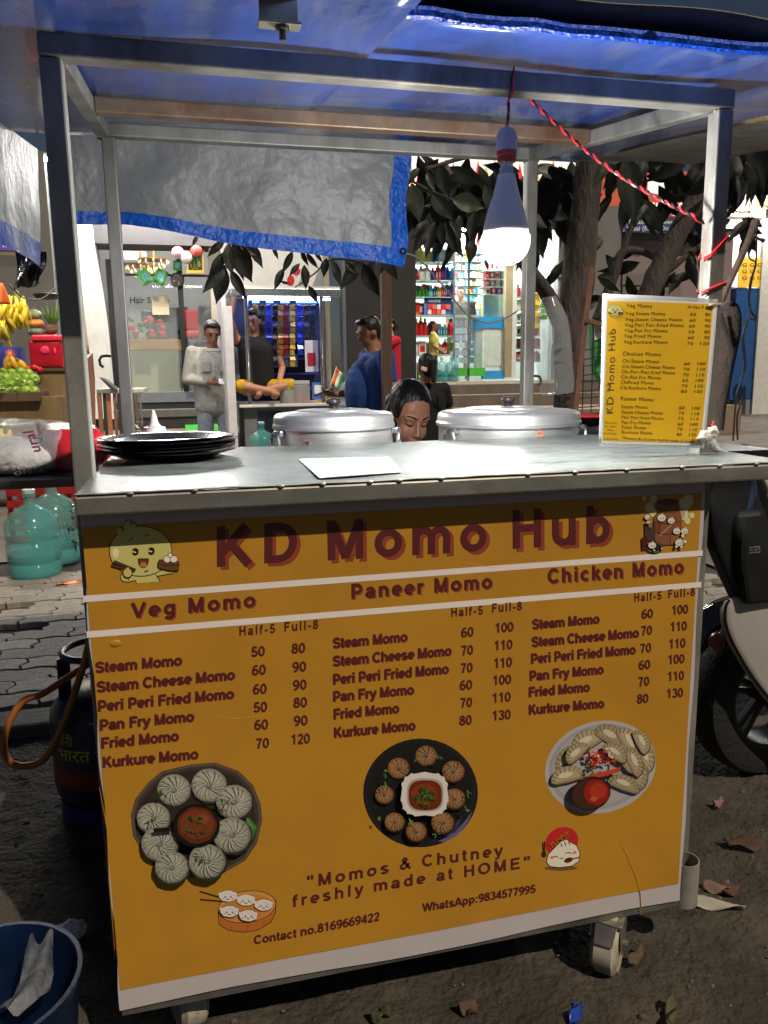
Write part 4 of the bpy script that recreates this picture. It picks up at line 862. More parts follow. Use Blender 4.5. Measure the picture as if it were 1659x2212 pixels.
tie.build('string_tie', M('jute', (.45, .36, .24), rough=.9), card)

# ------------------------------------------------------------------ bag of napkins on the side shelf
bag = thing('napkin_bag', 'clear and red plastic bag of napkins on the left side shelf', 'napkin bag', (-.2, .6, .926))
def pillow(cx, cy, cz, a, b, h, seed, rot=0.):
    q_ = random.Random(seed); ph = [q_.uniform(0, 6) for _ in range(6)]
    def f(u, v):
        th = 2*math.pi*u; f_ = math.pi*(v-.5); e1 = .45; sg = lambda t, e: math.copysign(abs(t)**e, t)
        x = a*sg(math.cos(f_), .6)*sg(math.cos(th), e1); y = b*sg(math.cos(f_), .6)*sg(math.sin(th), e1); z = h*sg(math.sin(f_), .75)
        k = 1+.035*math.sin(x*60+ph[0]+z*40)+.03*math.sin(y*55+ph[1]-z*30)+.025*math.sin((x+y)*95+ph[2]); z *= k; x *= 1+.04*math.sin(y*40+ph[3]+z*60)
        c_, s_ = math.cos(rot), math.sin(rot); return Vector((cx+x*c_-y*s_, cy+x*s_+y*c_, cz+z))
    return f
nap = M('napkins', (.68, .62, .55), rough=.8, var=.1, scale=30, bump=.3)
MB().grid(pillow(-.225, .585, .960, .135, .115, .034, 2, .15), 40, 16).build('napkin_block', nap, bag, smooth='all')
clear = M('clear_film', (.8, .8, .8), rough=.08, var=.1, alpha=.22, bump=.5, bscale=40, spec=.8)
MB().grid(pillow(-.245, .60, .978, .185, .14, .054, 5, .15), 48, 22).build('film', clear, bag, smooth='all')
redf = M('red_film', (.62, .02, .03), rough=.2, var=.15, alpha=.9, bump=.6, bscale=30)
MB().grid(pillow(-.085, .62, .972, .062, .13, .048, 9, .25), 40, 20).build('red_panel', redf, bag, smooth='all')
def tuft(u, v): return Vector((-.05+u*.085, .66+v*.02+.012*math.sin(u*9), .93+v*.055*(1-u*.75)+.006*math.sin(u*15)))
MB().grid(tuft, 12, 8).build('red_panel', redf, bag, smooth='all')
bt = MB()
def bagpt(px, py): p = at(px, py, .452); return p
def bw(s, q0, q1, q2, mat_, bold):
    b_ = MB(); p0, p1, pu = bagpt(*q0), bagpt(*q1), bagpt(*q2); letter(b_, s, p0, p1, pu-p0, bold, 1); b_.build('bag_print', mat_, bag)
bw('ural', (90, 975), (72, 930), (66, 978), S('bag_rose', (150, 70, 90)), .02); bw('NIC NAPKIN', (93, 955), (86, 912), (84, 957), S('bag_black', (40, 36, 36)), .01)
bw('olala', (30, 1027), (95, 1020), (29, 1015), S('bag_grey', (150, 120, 110)), .005)
# papers and magazine behind the post on the shelf
for i in range(4):
    x0 = -.055+i*.006
    o = MB().grid(lambda u, v: (x0+u*.12, .76+v*.16-.02*i, .925+i*.006+.016*math.sin(u*2.6)+.012*u*v), 10, 6).build('folded_paper', (paper if i % 2 else S('grey_sheet', (90, 90, 92))), None, smooth='all', solid=.001)
    tag(o, 'curled sheet in the paper pile behind the front post, '+('lowest', 'second from below', 'second from above', 'topmost')[i], 'paper', 'papers curled on the side shelf behind the post')

# ------------------------------------------------------------------ gas cylinder and hose
cyl = thing('gas_cylinder', 'small dark blue gas cylinder with guard ring beside the cart', 'gas cylinder', (-.095, .86, 0))
gx, gy = -.098, .86
blue_c = M('cylinder_blue', (.009, .014, .05), rough=.4, var=.3, scale=8, dirt=(.03, .03, .035), dscale=6)
GR = .125
MB().lathe([(GR*.70, .05), (GR*.96, .075), (GR, .10), (GR, .275), (GR*.97, .295), (GR*.80, .325), (GR*.5, .345), (.03, .352)], (gx, gy, 0), 40).build('vessel', blue_c, cyl, smooth=True)
MB().lathe([(GR*1.004, .118), (GR*1.004, .165)], (gx, gy, 0), 40).build('red_band', S('band_red', (110, 18, 14), rough=.4, var=.2), cyl, smooth=True)
MB().lathe([(GR*.92, .0), (GR*.92, .06), (GR*.88, .06), (GR*.88, .002)], (gx, gy, 0), 40).build('foot_ring', S('foot_blue', (26, 40, 92), rough=.4, var=.2), cyl, smooth=True)
MB().lathe([(.022, .345), (.022, .372), (.014, .375), (.014, .395), (.02, .396), (.02, .405), (.006, .408)], (gx, gy, 0), 20).build('regulator', whitep, cyl, smooth=True)
ring = [(gx+.082*math.cos(a), gy+.082*math.sin(a), .437) for a in [2*math.pi*k/32 for k in range(33)]]
MB().tube(ring, .0085, 10, cap=False).build('guard_ring', blue_c, cyl, smooth=True)
for a in (200, 320, 80): a = math.radians(a); MB().beam((gx+.082*math.cos(a), gy+.082*math.sin(a), .43), (gx+.085*math.cos(a), gy+.085*math.sin(a), .322), .006, .03 if a > 1.5 else .006).build('guard_leg', blue_c, cyl)
MB().box((gx+.03, gy-.075, .385), (.05, .004, .09), Euler((0, 0, .25))).build('guard_plate', blue_c, cyl)
MB().grid(lambda u, v: (gx+.108*(1-v*.55)*math.cos(-2.35+u*1.5), gy+.108*(1-v*.55)*math.sin(-2.35+u*1.5), .304+v*.035+.001), 12, 4).build('yellow_label', S('yellow_sticker', (196, 184, 60), rough=.5, var=.2), cyl, smooth=True)
def wrap(mb_, s, a0, a1, z, h, r, bold=.01, m=0):
    vs_, fs_ = tmesh(s, bold)
    x0_ = min(v.x for v in vs_); x1_ = max(v.x for v in vs_); mb_.add([(gx+r*math.cos(a0+(a1-a0)*(v.x-x0_)/(x1_-x0_)), gy+r*math.sin(a0+(a1-a0)*(v.x-x0_)/(x1_-x0_)), z+v.y*h) for v in vs_], fs_, m)
for s, a0, a1, z, h, mm in (('मिनी', -2.45, -2.05, .232, .036, S('yellow_paint', (190, 180, 40))), ('भारत गैस', -2.45, -1.15, .195, .042, S('yellow_paint', (190, 180, 40))), ('1906', -1.62, -1.35, .276, .018, S('white_paint', (190, 190, 190))), ('Emergency', -1.70, -1.25, .290, .012, S('white_paint', (190, 190, 190))), ('5 kg', -2.35, -2.15, .284, .014, S('white_paint', (190, 190, 190)))):
    t_ = MB(); wrap(t_, s, a0, a1, z, h, GR*1.006 if z < .27 else GR*1.004, .008); t_.build('cylinder_lettering', mm, cyl)
hose_m = M('orange_hose', (.36, .13, .035), rough=.5, var=.15)
hp_ = [Vector((gx, gy-.01, .40)), Vector((gx-.02, gy-.05, .415))]+[at(x, y, .74) for x, y in ((98, 1495), (50, 1515), (18, 1565), (8, 1610), (20, 1645), (55, 1655), (95, 1640), (125, 1590), (150, 1530), (170, 1470), (185, 1420), (197, 1360))]
ho = MB().tube(smoothp(hp_), .0085, 10).build('gas_hose', hose_m, None, smooth=True); tag(ho, 'orange rubber gas hose looping from the cylinder up to the cart', 'hose')

# ------------------------------------------------------------------ bucket with a plastic sheet
bk_ = thing('bucket', 'dark blue plastic bucket at the lower left with plastic sheet inside', 'bucket', (-.19, .0, 0))
bx_, by_ = -.178, -.015
bm_ = M('bucket_blue', (.002, .011, .042), rough=.4, var=.2)  # blue darkened so the colour stands in for a shadow over the bucket
MB().lathe([(.10, .0), (.105, .003), (.128, .222), (.133, .226), (.133, .234), (.126, .234), (.123, .222), (.101, .010), (.001, .010)], (bx_, by_, 0), 44).build('bucket_body', bm_, bk_, smooth=True)
MB().tube([(bx_+.135*math.cos(a), by_+.135*math.sin(a)*.9, .20-.17*math.sin(max(0, a+1.2)*.9) if a > -1.2 else .2) for a in [-1.2+2.6*k/20 for k in range(21)]], .004, 6).build('bucket_handle', rubber, bk_, smooth=True)
film = M('grey_film', (.42, .45, .5), rough=.25, var=.2, alpha=.6, bump=.5, bscale=30)
P = [at(x, y, .02) for x, y in ((88, 2025), (82, 2060), (78, 2110), (60, 2160), (20, 2200))]
fo = MB().grid(lambda u, v: P[min(4, int(v*4-.001))].lerp(P[min(4, int(v*4-.001)+1)], max(0, v*4-int(v*4-.001)))+Vector(((u-.5)*(.034+.03*v), .012*math.cos(u*7+v*5)+.03*v, .004*math.sin(u*9)-.012*v)), 8, 16).build('plastic_strip', film, None, smooth='all'); tag(fo, 'translucent grey plastic strip hanging into the blue bucket', 'plastic strip')

# ------------------------------------------------------------------ water jugs, crate, litter on the left
jug_m = M('jug_green', (.10, .40, .39), rough=.10, var=.05, alpha=.42, spec=.8)
jug_w = M('jug_water', (.08, .33, .34), rough=.08, var=.05, alpha=.6)
def jug(name, label, x, y, z, s, mat, group):
    j = thing(name, label, 'water jug', (x, y, z), group)
    pf = [(.10, 0), (.128, .008), (.135, .03), (.135, .07), (.129, .08), (.129, .09), (.135, .10), (.135, .185), (.129, .195), (.129, .205), (.135, .215), (.135, .27), (.128, .305), (.10, .345), (.06, .372), (.036, .385), (.030, .40), (.030, .425), (.034, .428), (.034, .445), (.030, .447), (.029, .455)]
    MB().lathe([(r*s, h*s) for r, h in pf], (x, y, z), 36).build('jug_body', mat, j, smooth=True)
    MB().lathe([(.001, .02*s), (.125*s, .02*s), (.127*s, .075*s), (.122*s, .085*s), (.127*s, .105*s), (.127*s, .13*s), (.001, .13*s)], (x, y, z), 30).build('water', jug_w, j, smooth=True)
    MB().lathe([(.031*s, .447*s), (.033*s, .465*s), (.026*s, .470*s), (.004, .471*s)], (x, y, z), 20).build('jug_cap', M('jug_cap', (.45, .6, .6), rough=.3, alpha=.9), j, smooth=True)
    return j
g1 = gz(68, 1258, .05)
jug('water_jug', 'turquoise water jug standing in front of its twin at left', g1.x, g1.y+.14, .05, 1.02, jug_m, 'turquoise water jugs left of the cart')
jug('water_jug', 'turquoise water jug half hidden behind the front one', g1.x+.06, g1.y+.46, .05, 1.05, jug_m, 'turquoise water jugs left of the cart')
crt = thing('crate', 'red plastic crate behind the water jugs under the side shelf', 'crate', (-.6, 4.3, .05))
cr_m = S('crate_red', (140, 26, 22), rough=.5, var=.2)
cc = at(150, 1115, 4.4)
for k in range(5): MB().b2((cc.x-.35, 4.25, .06+k*.075), (cc.x+.3, 4.27, .105+k*.075)).build('slat', cr_m, crt)
for k in range(8): MB().b2((cc.x-.35+k*.0905, 4.275, .06), (cc.x-.32+k*.0905, 4.29, .42)).build('upright', cr_m, crt)
MB().b2((cc.x-.35, 4.6, .06), (cc.x+.3, 4.62, .40)).build('back_wall', cr_m, crt)
wr = gz(157, 1263, .056); o = MB().grid(lambda u, v: (wr.x-.08+u*.15, wr.y-.02+v*.05+u*.03, .054+.008*math.sin(u*8+v*5)+.008), 10, 4).build('wrapper', S('orange_foil', (220, 120, 60), rough=.25, metal=.4), None, smooth='all', solid=.001); tag(o, 'crumpled orange foil wrapper on the pavers by the cart', 'wrapper')
def litter(name, label, cat, px, py, dx, dy, mat, z=.012, bend=.016, rot=0., seed=1):
    c_ = gz(px, py, z); q_ = random.Random(seed); ph = q_.uniform(0, 6)
    f = lambda u, v: (c_.x+((u-.5)*dx*math.cos(rot)-(v-.5)*dy*math.sin(rot)*(1-.5*abs(2*u-1)**2)), c_.y+((u-.5)*dx*math.sin(rot)+(v-.5)*dy*math.cos(rot)*(1-.5*abs(2*u-1)**2)), z+.004+bend*(.5+.5*math.sin(u*7+ph+v*4)))
    o = MB().grid(f, 10, 5).build(name, mat, None, smooth='all', solid=.0012); return tag(o, label, cat)
dry = S('dry_leaf', (86, 64, 50), rough=.85, var=.4); 
litter('dry_leaf', 'large curled brown dry leaf on the dirt at right', 'leaf', 1605, 1830, .085, .045, dry, rot=-.3, seed=2)
litter('dry_leaf', 'small reddish dry leaf beside the white paper strip', 'leaf', 1575, 1930, .05, .03, S('red_leaf', (84, 56, 48), rough=.8), rot=.2, seed=3)
litter('dry_leaf', 'brown curled leaf on the dark ground below the banner', 'leaf', 1010, 2190, .022, .035, dry, rot=1.2, seed=4, bend=.02)
litter('fallen_leaf', 'green fallen leaf on the dark ground in front of the cart', 'leaf', 822, 2212-9, .035, .02, S('fallen_green', (56, 58, 36), rough=.7), rot=.2, seed=5)
litter('fallen_leaf', 'yellow green withered sprig on the dirt by the castor', 'leaf', 1450, 2195, .06, .02, S('sprig', (74, 72, 44), rough=.7), rot=.9, seed=6)
litter('wrapper', 'blue shiny wrapper at the bottom edge of the picture', 'wrapper', 1243, 2200, .05, .02, S('blue_foil', (30, 60, 150), rough=.25), rot=.9, seed=7)
litter('paper_strip', 'torn white paper strip on the dirt beside the tube socket', 'paper strip', 1535, 1962, .13, .026, S('dirty_white', (170, 164, 152), rough=.7), rot=-.45, seed=8, bend=.016)
litter('paper_scrap', 'scrap of pink paper lying behind the white strip', 'paper scrap', 1548, 1925, .06, .035, S('pinkish', (120, 96, 88), rough=.7), rot=-.2, seed=9)
litter('paper_scrap', 'small pink scrap on the dirt near the scooter wheel', 'paper scrap', 1553, 1742, .035, .02, S('pink_scrap', (130, 92, 92), rough=.7), rot=.4, seed=10)
litter('paper_scrap', 'torn brown paper piece left of the castor on the ground', 'paper scrap', 1375, 2075, .05, .02, S('brown_scrap', (84, 66, 48), rough=.8), rot=.5, seed=12)
ts = gz(152, 2012, .02); q_ = random.Random(4)
t_ = MB(); t_.ball((ts.x, ts.y, .020), (.030, .022, .020), 16, 10); t_.v = [tuple(Vector(v)+Vector((q_.uniform(-.005, .005), q_.uniform(-.005, .005), q_.uniform(-.004, .004)))) for v in t_.v]
o = t_.build('tissue', paper, None); tag(o, 'crumpled white tissue on the ground above the bucket', 'tissue')
pb = MB()
for k in range(1500):
    x, y = rnd.uniform(-.5, 2.2), rnd.uniform(-.6, 1.2); r = rnd.choice((.0015, .002, .0025, .003, .0035, .005))*rnd.uniform(.7, 1.3); pb.ball((x, y, .008+r*.4), (r*1.3, r, r*.8), 6, 4)
po = pb.build('gravel', M('pebbles', (.10, .09, .075), rough=.85, var=.4, scale=30), None); po['kind'] = 'stuff'; po['label'] = 'loose grit and pebbles on the dirt'; po['category'] = 'gravel'

# ------------------------------------------------------------------ scooter at the right
sc = thing('scooter', 'white scooter parked at the right, front wheel towards the cart', 'scooter', (1.8, .75, 0))
tyre = M('tyre', (.012, .012, .013), rough=.75, var=.25, scale=40, bump=.4, bscale=90)
wx, wy, wz, wr_ = 1.668, .585, .235, .232
Ry = Matrix.Rotation(math.pi/2, 3, 'X')
Rw = Matrix.Rotation(.10, 3, 'Z') @ Ry
wl = MB().lathe([(wr_*.66, -.048), (wr_*.80, -.055), (wr_*.95, -.047), (wr_, -.022), (wr_*1.004, 0), (wr_, .022), (wr_*.95, .047), (wr_*.80, .055), (wr_*.66, .048), (wr_*.66, -.048)], (wx, wy, wz), 48, R=Rw, cap=False).build('wheel', tyre, sc, smooth=True)
alloy = M('alloy_black', (.035, .035, .037), rough=.35, metal=.4, var=.15)
put(MB().lathe([(wr_*.60, -.04), (wr_*.68, -.043), (wr_*.68, .043), (wr_*.60, .04), (wr_*.60, -.04)], (wx, wy, wz), 40, R=Rw, cap=False).build('rim', alloy, None, smooth=True), wl)
put(MB().lathe([(.012, -.05), (.034, -.045), (.04, 0), (.034, .045), (.012, .05)], (wx, wy, wz), 24, R=Rw).build('hub', alloy, None, smooth=True), wl)
for k in range(5):
    for d in (-.13, .13):
        a = 2*math.pi*k/5+.3; c0 = Vector((wx, wy, wz))
        put(MB().beam(c0+Rw @ Vector((.030*math.cos(a+d*2), .030*math.sin(a+d*2), 0)), c0+Rw @ Vector((wr_*.63*math.cos(a+d), wr_*.63*math.sin(a+d), 0)), .02, .016).build('spoke', alloy, None, bevel=.003), wl)
scw = M('scooter_white', (.40, .38, .37), rough=.28, var=.06, coat=.4)
# front mudguard and lower apron
def body(u, v):
    A_ = [at(x, y, .45) for x, y in ((1566, 1298), (1556, 1318), (1559, 1352), (1575, 1395), (1602, 1440), (1635, 1490), (1680, 1545), (1740, 1600), (1800, 1640))]
    k = u*8; i = min(7, int(k)); e_ = A_[i].lerp(A_[i+1], k-i)
    top = Vector((e_.x+.30, .75, .66)) if False else None
    Wd = .46
    p = e_+Vector((v*Wd, -.05*math.sin(v*math.pi)+v*.10, .02*math.sin(v*3)+.08*v*(1-u)))
    return p
MB().grid(body, 26, 18).build('front_apron', scw, sc, smooth=True, solid=.006)
MB().grid(lambda u, v: (wx-.05+.25*math.cos(2.75-u*1.5)*1.05, wy-.06+.12*v, wz+.265*math.sin(2.75-u*1.5)), 16, 6).build('mudguard', blackp, sc, smooth=True, solid=.004)
MB().tube(smoothp([Vector(body(.05+.9*k/10, .38+.05*math.sin(k*.3)))+Vector((0, -.005, 0)) for k in range(11)]), .0022, 5).build('panel_gap', blackp, sc, smooth=True); MB().tube(smoothp([Vector(body(u_, .02))+Vector((0, -.003, 0)) for u_ in (0, .1, .25, .4, .6, .8, 1)]), .004, 6).build('apron_edge', blackp, sc, smooth=True)
rf = at(1546, 1385, .50); MB().lathe([(.001, -.012), (.016, -.008), (.019, 0), (.019, .01), (.015, .012)], rf, 20, R=Ry, sy=1.35).build('reflector', S('amber_reflector', (112, 50, 30), rough=.2, coat=.6), sc, smooth=True)
MB().tube([rf+Vector((.02, .02, 0)), rf+Vector((.06, .12, .03))], .012, 8).build('reflector_arm', blackp, sc, smooth=True)
MB().tube([at(1512, 1408, .62), at(1540, 1360, .6), at(1562, 1330, .62)], .010, 8).build('fork', darksteel, sc, smooth=True)
# black inner leg shield hanging under the handlebar
blk = M('leg_shield_black', (.010, .011, .012), rough=.38, var=.2, scale=5)
def ls(pts, th, y0, name, mat, y1=None):
    poly = [at(x, y, y0) for x, y in pts]; return MB().prism(poly, (0, th, 0)).build(name, mat, sc, bevel=.012)
ls([(1533, 1040), (1545, 1025), (1620, 1020), (1640, 1060), (1652, 1100), (1700, 1210), (1700, 1310), (1606, 1318), (1575, 1250), (1552, 1195), (1538, 1140)], .05, .44, 'leg_shield', blk)
ls([(1604, 1108), (1650, 1102), (1684, 1200), (1700, 1300), (1615, 1310), (1600, 1210)], .03, .415, 'glove_box', M('box_black', (.007, .008, .008), rough=.5, var=.15))
ls([(1524, 1148), (1552, 1150), (1556, 1182), (1524, 1180)], .03, .46, 'bracket', blk)
for i, s in enumerate(('Swan Planet', '12V DC 0', '1.2W 50-60')):
    t_ = MB(); p0 = at(1618, 1184+i*6.0, .4115); p1 = at(1642, 1182.2+i*6.0, .4115); letter(t_, s, p0, p1, Vector((0, 0, .0042)), .0); t_.build('box_lettering', S('pale_grey', (150, 150, 150)), sc)
def shield(u, v):
    A_ = [at(x, y, .47) for x, y in ((1622, 1018), (1630, 1040), (1645, 1075), (1662, 1110), (1690, 1190), (1715, 1320))]
    k = u*5; i = min(4, int(k)); e_ = A_[i].lerp(A_[i+1], k-i); return e_+Vector((v*.032+.02*u*v, .02-.035*math.sin(v*math.pi), .003*v))
MB().grid(shield, 20, 10).build('outer_shield', M('scooter_cream', (.42, .42, .34), rough=.25, var=.08, coat=.4), sc, smooth=True, solid=.005)
MB().tube(smoothp([at(x, y, .45) for x, y in ((1600, 1020), (1617, 1030), (1622, 1060), (1615, 1095), (1612, 1110))]), .014, 10).build('handlebar_tube', M('gloss_blue_black', (.012, .022, .045), rough=.12, coat=.6), sc, smooth=True)
MB().tube(smoothp([at(x, y, .62) for x, y in ((1588, 975), (1608, 965), (1640, 1010), (1648, 1018), (1652, 1030), (1646, 1045), (1634, 1048))]), .0042, 8).build('brake_cable', rubber, sc, smooth=True)
MB().tube(smoothp([at(x, y, .60) for x, y in ((1585, 978), (1602, 962), (1622, 968), (1632, 985))]), .004, 8).build('brake_cable', rubber, sc, smooth=True)
# behind: body, seat and rear (mostly outside the frame)
def sbody(u, v):
    a = 2*math.pi*u; x = 2.05+v*.95; w__ = .10+.05*math.sin(v*2.6); return (x, .78+w__*math.cos(a), .52+.12*math.sin(v*2)+(.19+.06*v)*math.sin(a)*.8)
MB().grid(sbody, 24, 12).build('scooter_body', scw, sc, smooth=True)
MB().grid(lambda u, v: (2.25+v*.70, .78+.12*math.cos(2*math.pi*u), .80+.05*math.sin(2*math.pi*u)+.02*v), 20, 10).build('seat', rubber, sc, smooth=True)
MB().b2((1.86, .68, .24), (2.35, .90, .30)).build('footboard', blk, sc, bevel=.02)
rw = MB().lathe([(wr_*.62, -.048), (wr_*.95, -.047), (wr_, 0), (wr_*.95, .047), (wr_*.62, .048), (wr_*.62, -.048)], (2.85, .78, wz), 40, R=Ry, cap=False).build('wheel', tyre, sc, smooth=True)
# ------------------------------------------------------------------ people
skin_m = S('skin_brown', (168, 118, 90), rough=.5, var=.06, scale=30, sub=.05); skin_d = S('skin_dark', (138, 94, 72), rough=.5, var=.06, scale=30)
skin_l = S('skin_light_brown', (192, 138, 110), rough=.45, var=.05, scale=40, sub=.08)
hair_m = M('black_hair', (.010, .008, .007), rough=.4, var=.3, scale=60, stretch=(1, 1, .2), bump=.4, bscale=120)
eye_m = M('eye_dark', (.015, .01, .008), rough=.15, var=0); eye_w = M('eye_white', (.62, .6, .56), rough=.2, var=0)
lip_m = S('lips', (134, 70, 62), rough=.4, var=.05)
V = Vector
def finger_pieces(w_, d, side, curl, s):
    """palm and five fingers: w_ wrist, d the way the hand points, side towards the thumb, curl 0..1"""
    d = d.normalized(); side = (side-d*side.dot(d)).normalized(); nrm = d.cross(side); P = [('c', w_, .023*s, w_+d*.07*s+side*.0, .026*s), ('c', w_+d*.03*s+side*.016*s, .017*s, w_+d*.078*s+side*.022*s, .014*s), ('c', w_+d*.03*s-side*.016*s, .017*s, w_+d*.072*s-side*.024*s, .013*s)]
    for k, (o_, l) in enumerate(((.027, .062), (.009, .072), (-.009, .068), (-.026, .052))):
        b = w_+d*.080*s+side*o_*s; a1 = curl*1.1; d1 = d*math.cos(a1)+nrm*math.sin(a1); d2 = d*math.cos(a1*1.9)+nrm*math.sin(a1*1.9); m_ = b+d1*l*.5*s; P += [('c', b, .0088*s, m_, .0080*s), ('c', m_, .0080*s, m_+d2*l*.5*s, .0065*s)]
    t0 = w_+d*.025*s+side*.026*s; t1 = t0+(d*.6+side*.7+nrm*.4*curl).normalized()*.042*s; P += [('c', t0, .012*s, t1, .0095*s), ('c', t1, .0095*s, t1+(d*.9+side*.2+nrm*.6*curl).normalized()*.030*s, .0075*s)]
    return P
def person(label, loc, yaw=0., h=1.7, shirt=(120, 120, 120), sleeve='short', pants=(60, 60, 70), skin=None, head=(0, 0, 0), arms=None, legs=None, hair='short', shorts=False, fat=0., torso_lean=0., vox=.010, seat=None, slim=1., grp=None, cat='person', shirt_mat=None, pants_mat=None, hands=None, hem=.80):
    skin = skin or skin_m; s = h/1.7
    root = thing('person', label, cat, loc); root.rotation_euler = (0, 0, yaw)
    if grp: root['group'] = grp
    zo = (seat or 0)
    J = dict(hip=.92, sh=1.405, neck=1.47)
    def T(p):                                                    # lean the upper body forward about the hips
        p = V(p)
        if torso_lean and p.z > .90:
            q = p-V((0, 0, .92)); c_, s_ = math.cos(torso_lean), math.sin(torso_lean); q = V((q.x, q.y*c_-q.z*s_, q.y*s_+q.z*c_)); p = q+V((0, 0, .92))
        return p
    hr = Euler((head[0], head[1], head[2])).to_matrix(); hp0 = V((0, .012, 1.49))
    def Hd(p): return T(hp0+hr @ (V(p)-hp0))
    up = lambda p: (V(p)+V((0, 0, zo)))*s
    arms = arms or [((-.20, 0, 1.39), (-.25, .03, 1.12), (-.24, -.04, .88)), ((.20, 0, 1.39), (.25, .03, 1.12), (.24, -.04, .88))]
    legs = legs or [((-.09, 0, .90), (-.11, -.01, .49), (-.11, .02, .07)), ((.09, 0, .90), (.11, -.01, .49), (.11, .02, .07))]
    arms = [[T(p) for p in a] for a in arms]; B = []; k = slim
    def c(a, ra, b, rb): B.append(('c', up(a), ra*s, up(b), rb*s))
    c(T((-.085*k, .0, .96)), .105*k, T((.085*k, 0, .96)), .105*k); c(T((-.09*k, .0, 1.30)), .095*k, T((.09*k, 0, 1.30)), .095*k); c(T((0, 0, 1.0)), .11*k+fat*.5, T((0, .0, 1.28)), .12*k)
    if fat: B.append(('e', up(T((0, -.065, 1.11))), (.16*s+fat*.2, .12*s+fat*.45, .27*s)))
    c(T((-.15*k, .01, 1.385)), .055, T((.15*k, .01, 1.385)), .055); c(T((0, .015, 1.40)), .062*k+.005, Hd((0, .0, 1.54)), .050)
    for a, e, w_ in arms: c(a, .052*k, e, .040*k); c(e, .041*k, w_, .026)
    for a, kn, f in legs:
        c(a, .088*k, kn, .056*k); c(kn, .057*k, f, .037); fd = V((f[0], f[1]-.12, .03-0*zo)) if f[2] < .2 else V(f)+V((0, -.10, -.02)); c(V(f)+V((0, .03, -.04)), .035, fd if f[2] >= .2 else V((f[0], f[1]-.13, f[2]-.045)), .030)
    def e(p, r): q_ = up(Hd(p)); B.append(('e', q_, tuple(x*s for x in r), hr.to_euler()))
    e((0, .0, 1.605), (.073, .092, .100)); e((0, -.030, 1.545), (.055, .056, .062)); e((0, -.055, 1.508), (.030, .030, .022)); e((-.076, .005, 1.582), (.010, .018, .030)); e((.076, .005, 1.582), (.010, .018, .030))
    B.append(('c', up(Hd((0, -.088, 1.600))), .009*s, up(Hd((0, -.104, 1.564))), .014*s)); e((0, -.082, 1.620), (.052, .014, .014)); e((0, -.088, 1.530), (.022, .012, .012))
    for i, (a, el, w_) in enumerate(arms):
        d = (w_-el).normalized(); hd = (hands[i] if hands and hands[i] else None); sd = V((1 if i == 0 else -1, -.4, .3)) if not hd else V(hd[1]); dd = d if not hd or hd[0] is None else V(hd[0]); B += finger_pieces(up(w_), dd, sd, .5 if not hd else hd[2], s)
    body = link('body', fuse(B, vox*s, 3), skin, root)
    # clothes: shells a little outside the body
    def cloth(name, pieces, mat, v=.011): return link(name, fuse([('c', up(p[1]), p[2]*s, up(p[3]), p[4]*s) if p[0] == 'c' else ('e', up(p[1]), tuple(x*s for x in p[2])) for p in pieces], v*s, 4), mat, root)
    sm = shirt_mat or S('cloth_%d_%d_%d' % tuple(shirt), shirt, rough=.85, var=.12, scale=12, bump=.5, bscale=30); pm2 = pants_mat or S('cloth_%d_%d_%d' % tuple(pants), pants, rough=.85, var=.15, scale=10, bump=.4, bscale=30)
    g = .010
    Sh = [('c', T((-.085*k, 0, hem+.08)), .108*k+g, T((.085*k, 0, hem+.08)), .108*k+g), ('c', T((-.09*k, 0, 1.0)), .100*k+g, T((.09*k, 0, 1.0)), .100*k+g), ('c', T((-.095*k, 0, 1.29)), .098*k+g, T((.095*k, 0, 1.29)), .098*k+g), ('c', T((0, 0, hem+.10)), .115*k+g+fat*.5, T((0, 0, 1.29)), .125*k+g), ('c', T((-.15*k, .01, 1.375)), .056+g, T((.15*k, .01, 1.375)), .056+g), ('c', T((-.08*k, 0, hem+.08)), .11*k+g, T((-.1*k, 0, 1.28)), .10*k+g), ('c', T((.08*k, 0, hem+.08)), .11*k+g, T((.1*k, 0, 1.28)), .10*k+g), ('c', T((0, .018, 1.40)), .062+g*.6, T((0, .012, 1.432)), .056+g*.5)]
    if fat: Sh.append(('e', T((0, -.065, 1.11)), (.172+fat*.2, .132+fat*.45, .285)))
    for a, el, w_ in arms:
        if sleeve == 'none': continue
        t = .62 if sleeve == 'short' else 1.
        Sh.append(('c', a, .056*k+g, a.lerp(el, t), (.047 if t < 1 else .043)*k+g))
        if sleeve == 'long': Sh.append(('c', el, .044*k+g, el.lerp(w_, .80), .034+g))
    cloth('shirt', Sh, sm)
    Tr = [('c', T((-.085*k, 0, .95)), .108*k+g*.6, T((.085*k, 0, .95)), .108*k+g*.6)]
    for a, kn, f in legs:
        a, kn, f = V(a), V(kn), V(f); Tr.append(('c', a, .092*k+g*.5, a.lerp(kn, .98 if shorts else 1), .064*k+g))
        if not shorts: Tr.append(('c', kn, .060*k+g, kn.lerp(f, .93), .046+g))
    cloth('trousers', Tr, pm2)
    if not shorts:
        for f in (legs[0][2], legs[1][2]):
            f = V(f); cloth('shoe', [('c', f+V((0, .04, -.035)), .042, f+V((0, -.14, -.04)), .036)], blackp if f.z < .3 else pm2)
    Hp = []
    def he(p, r): Hp.append(('e', up(Hd(p)), tuple(x*s for x in r), hr.to_euler()))
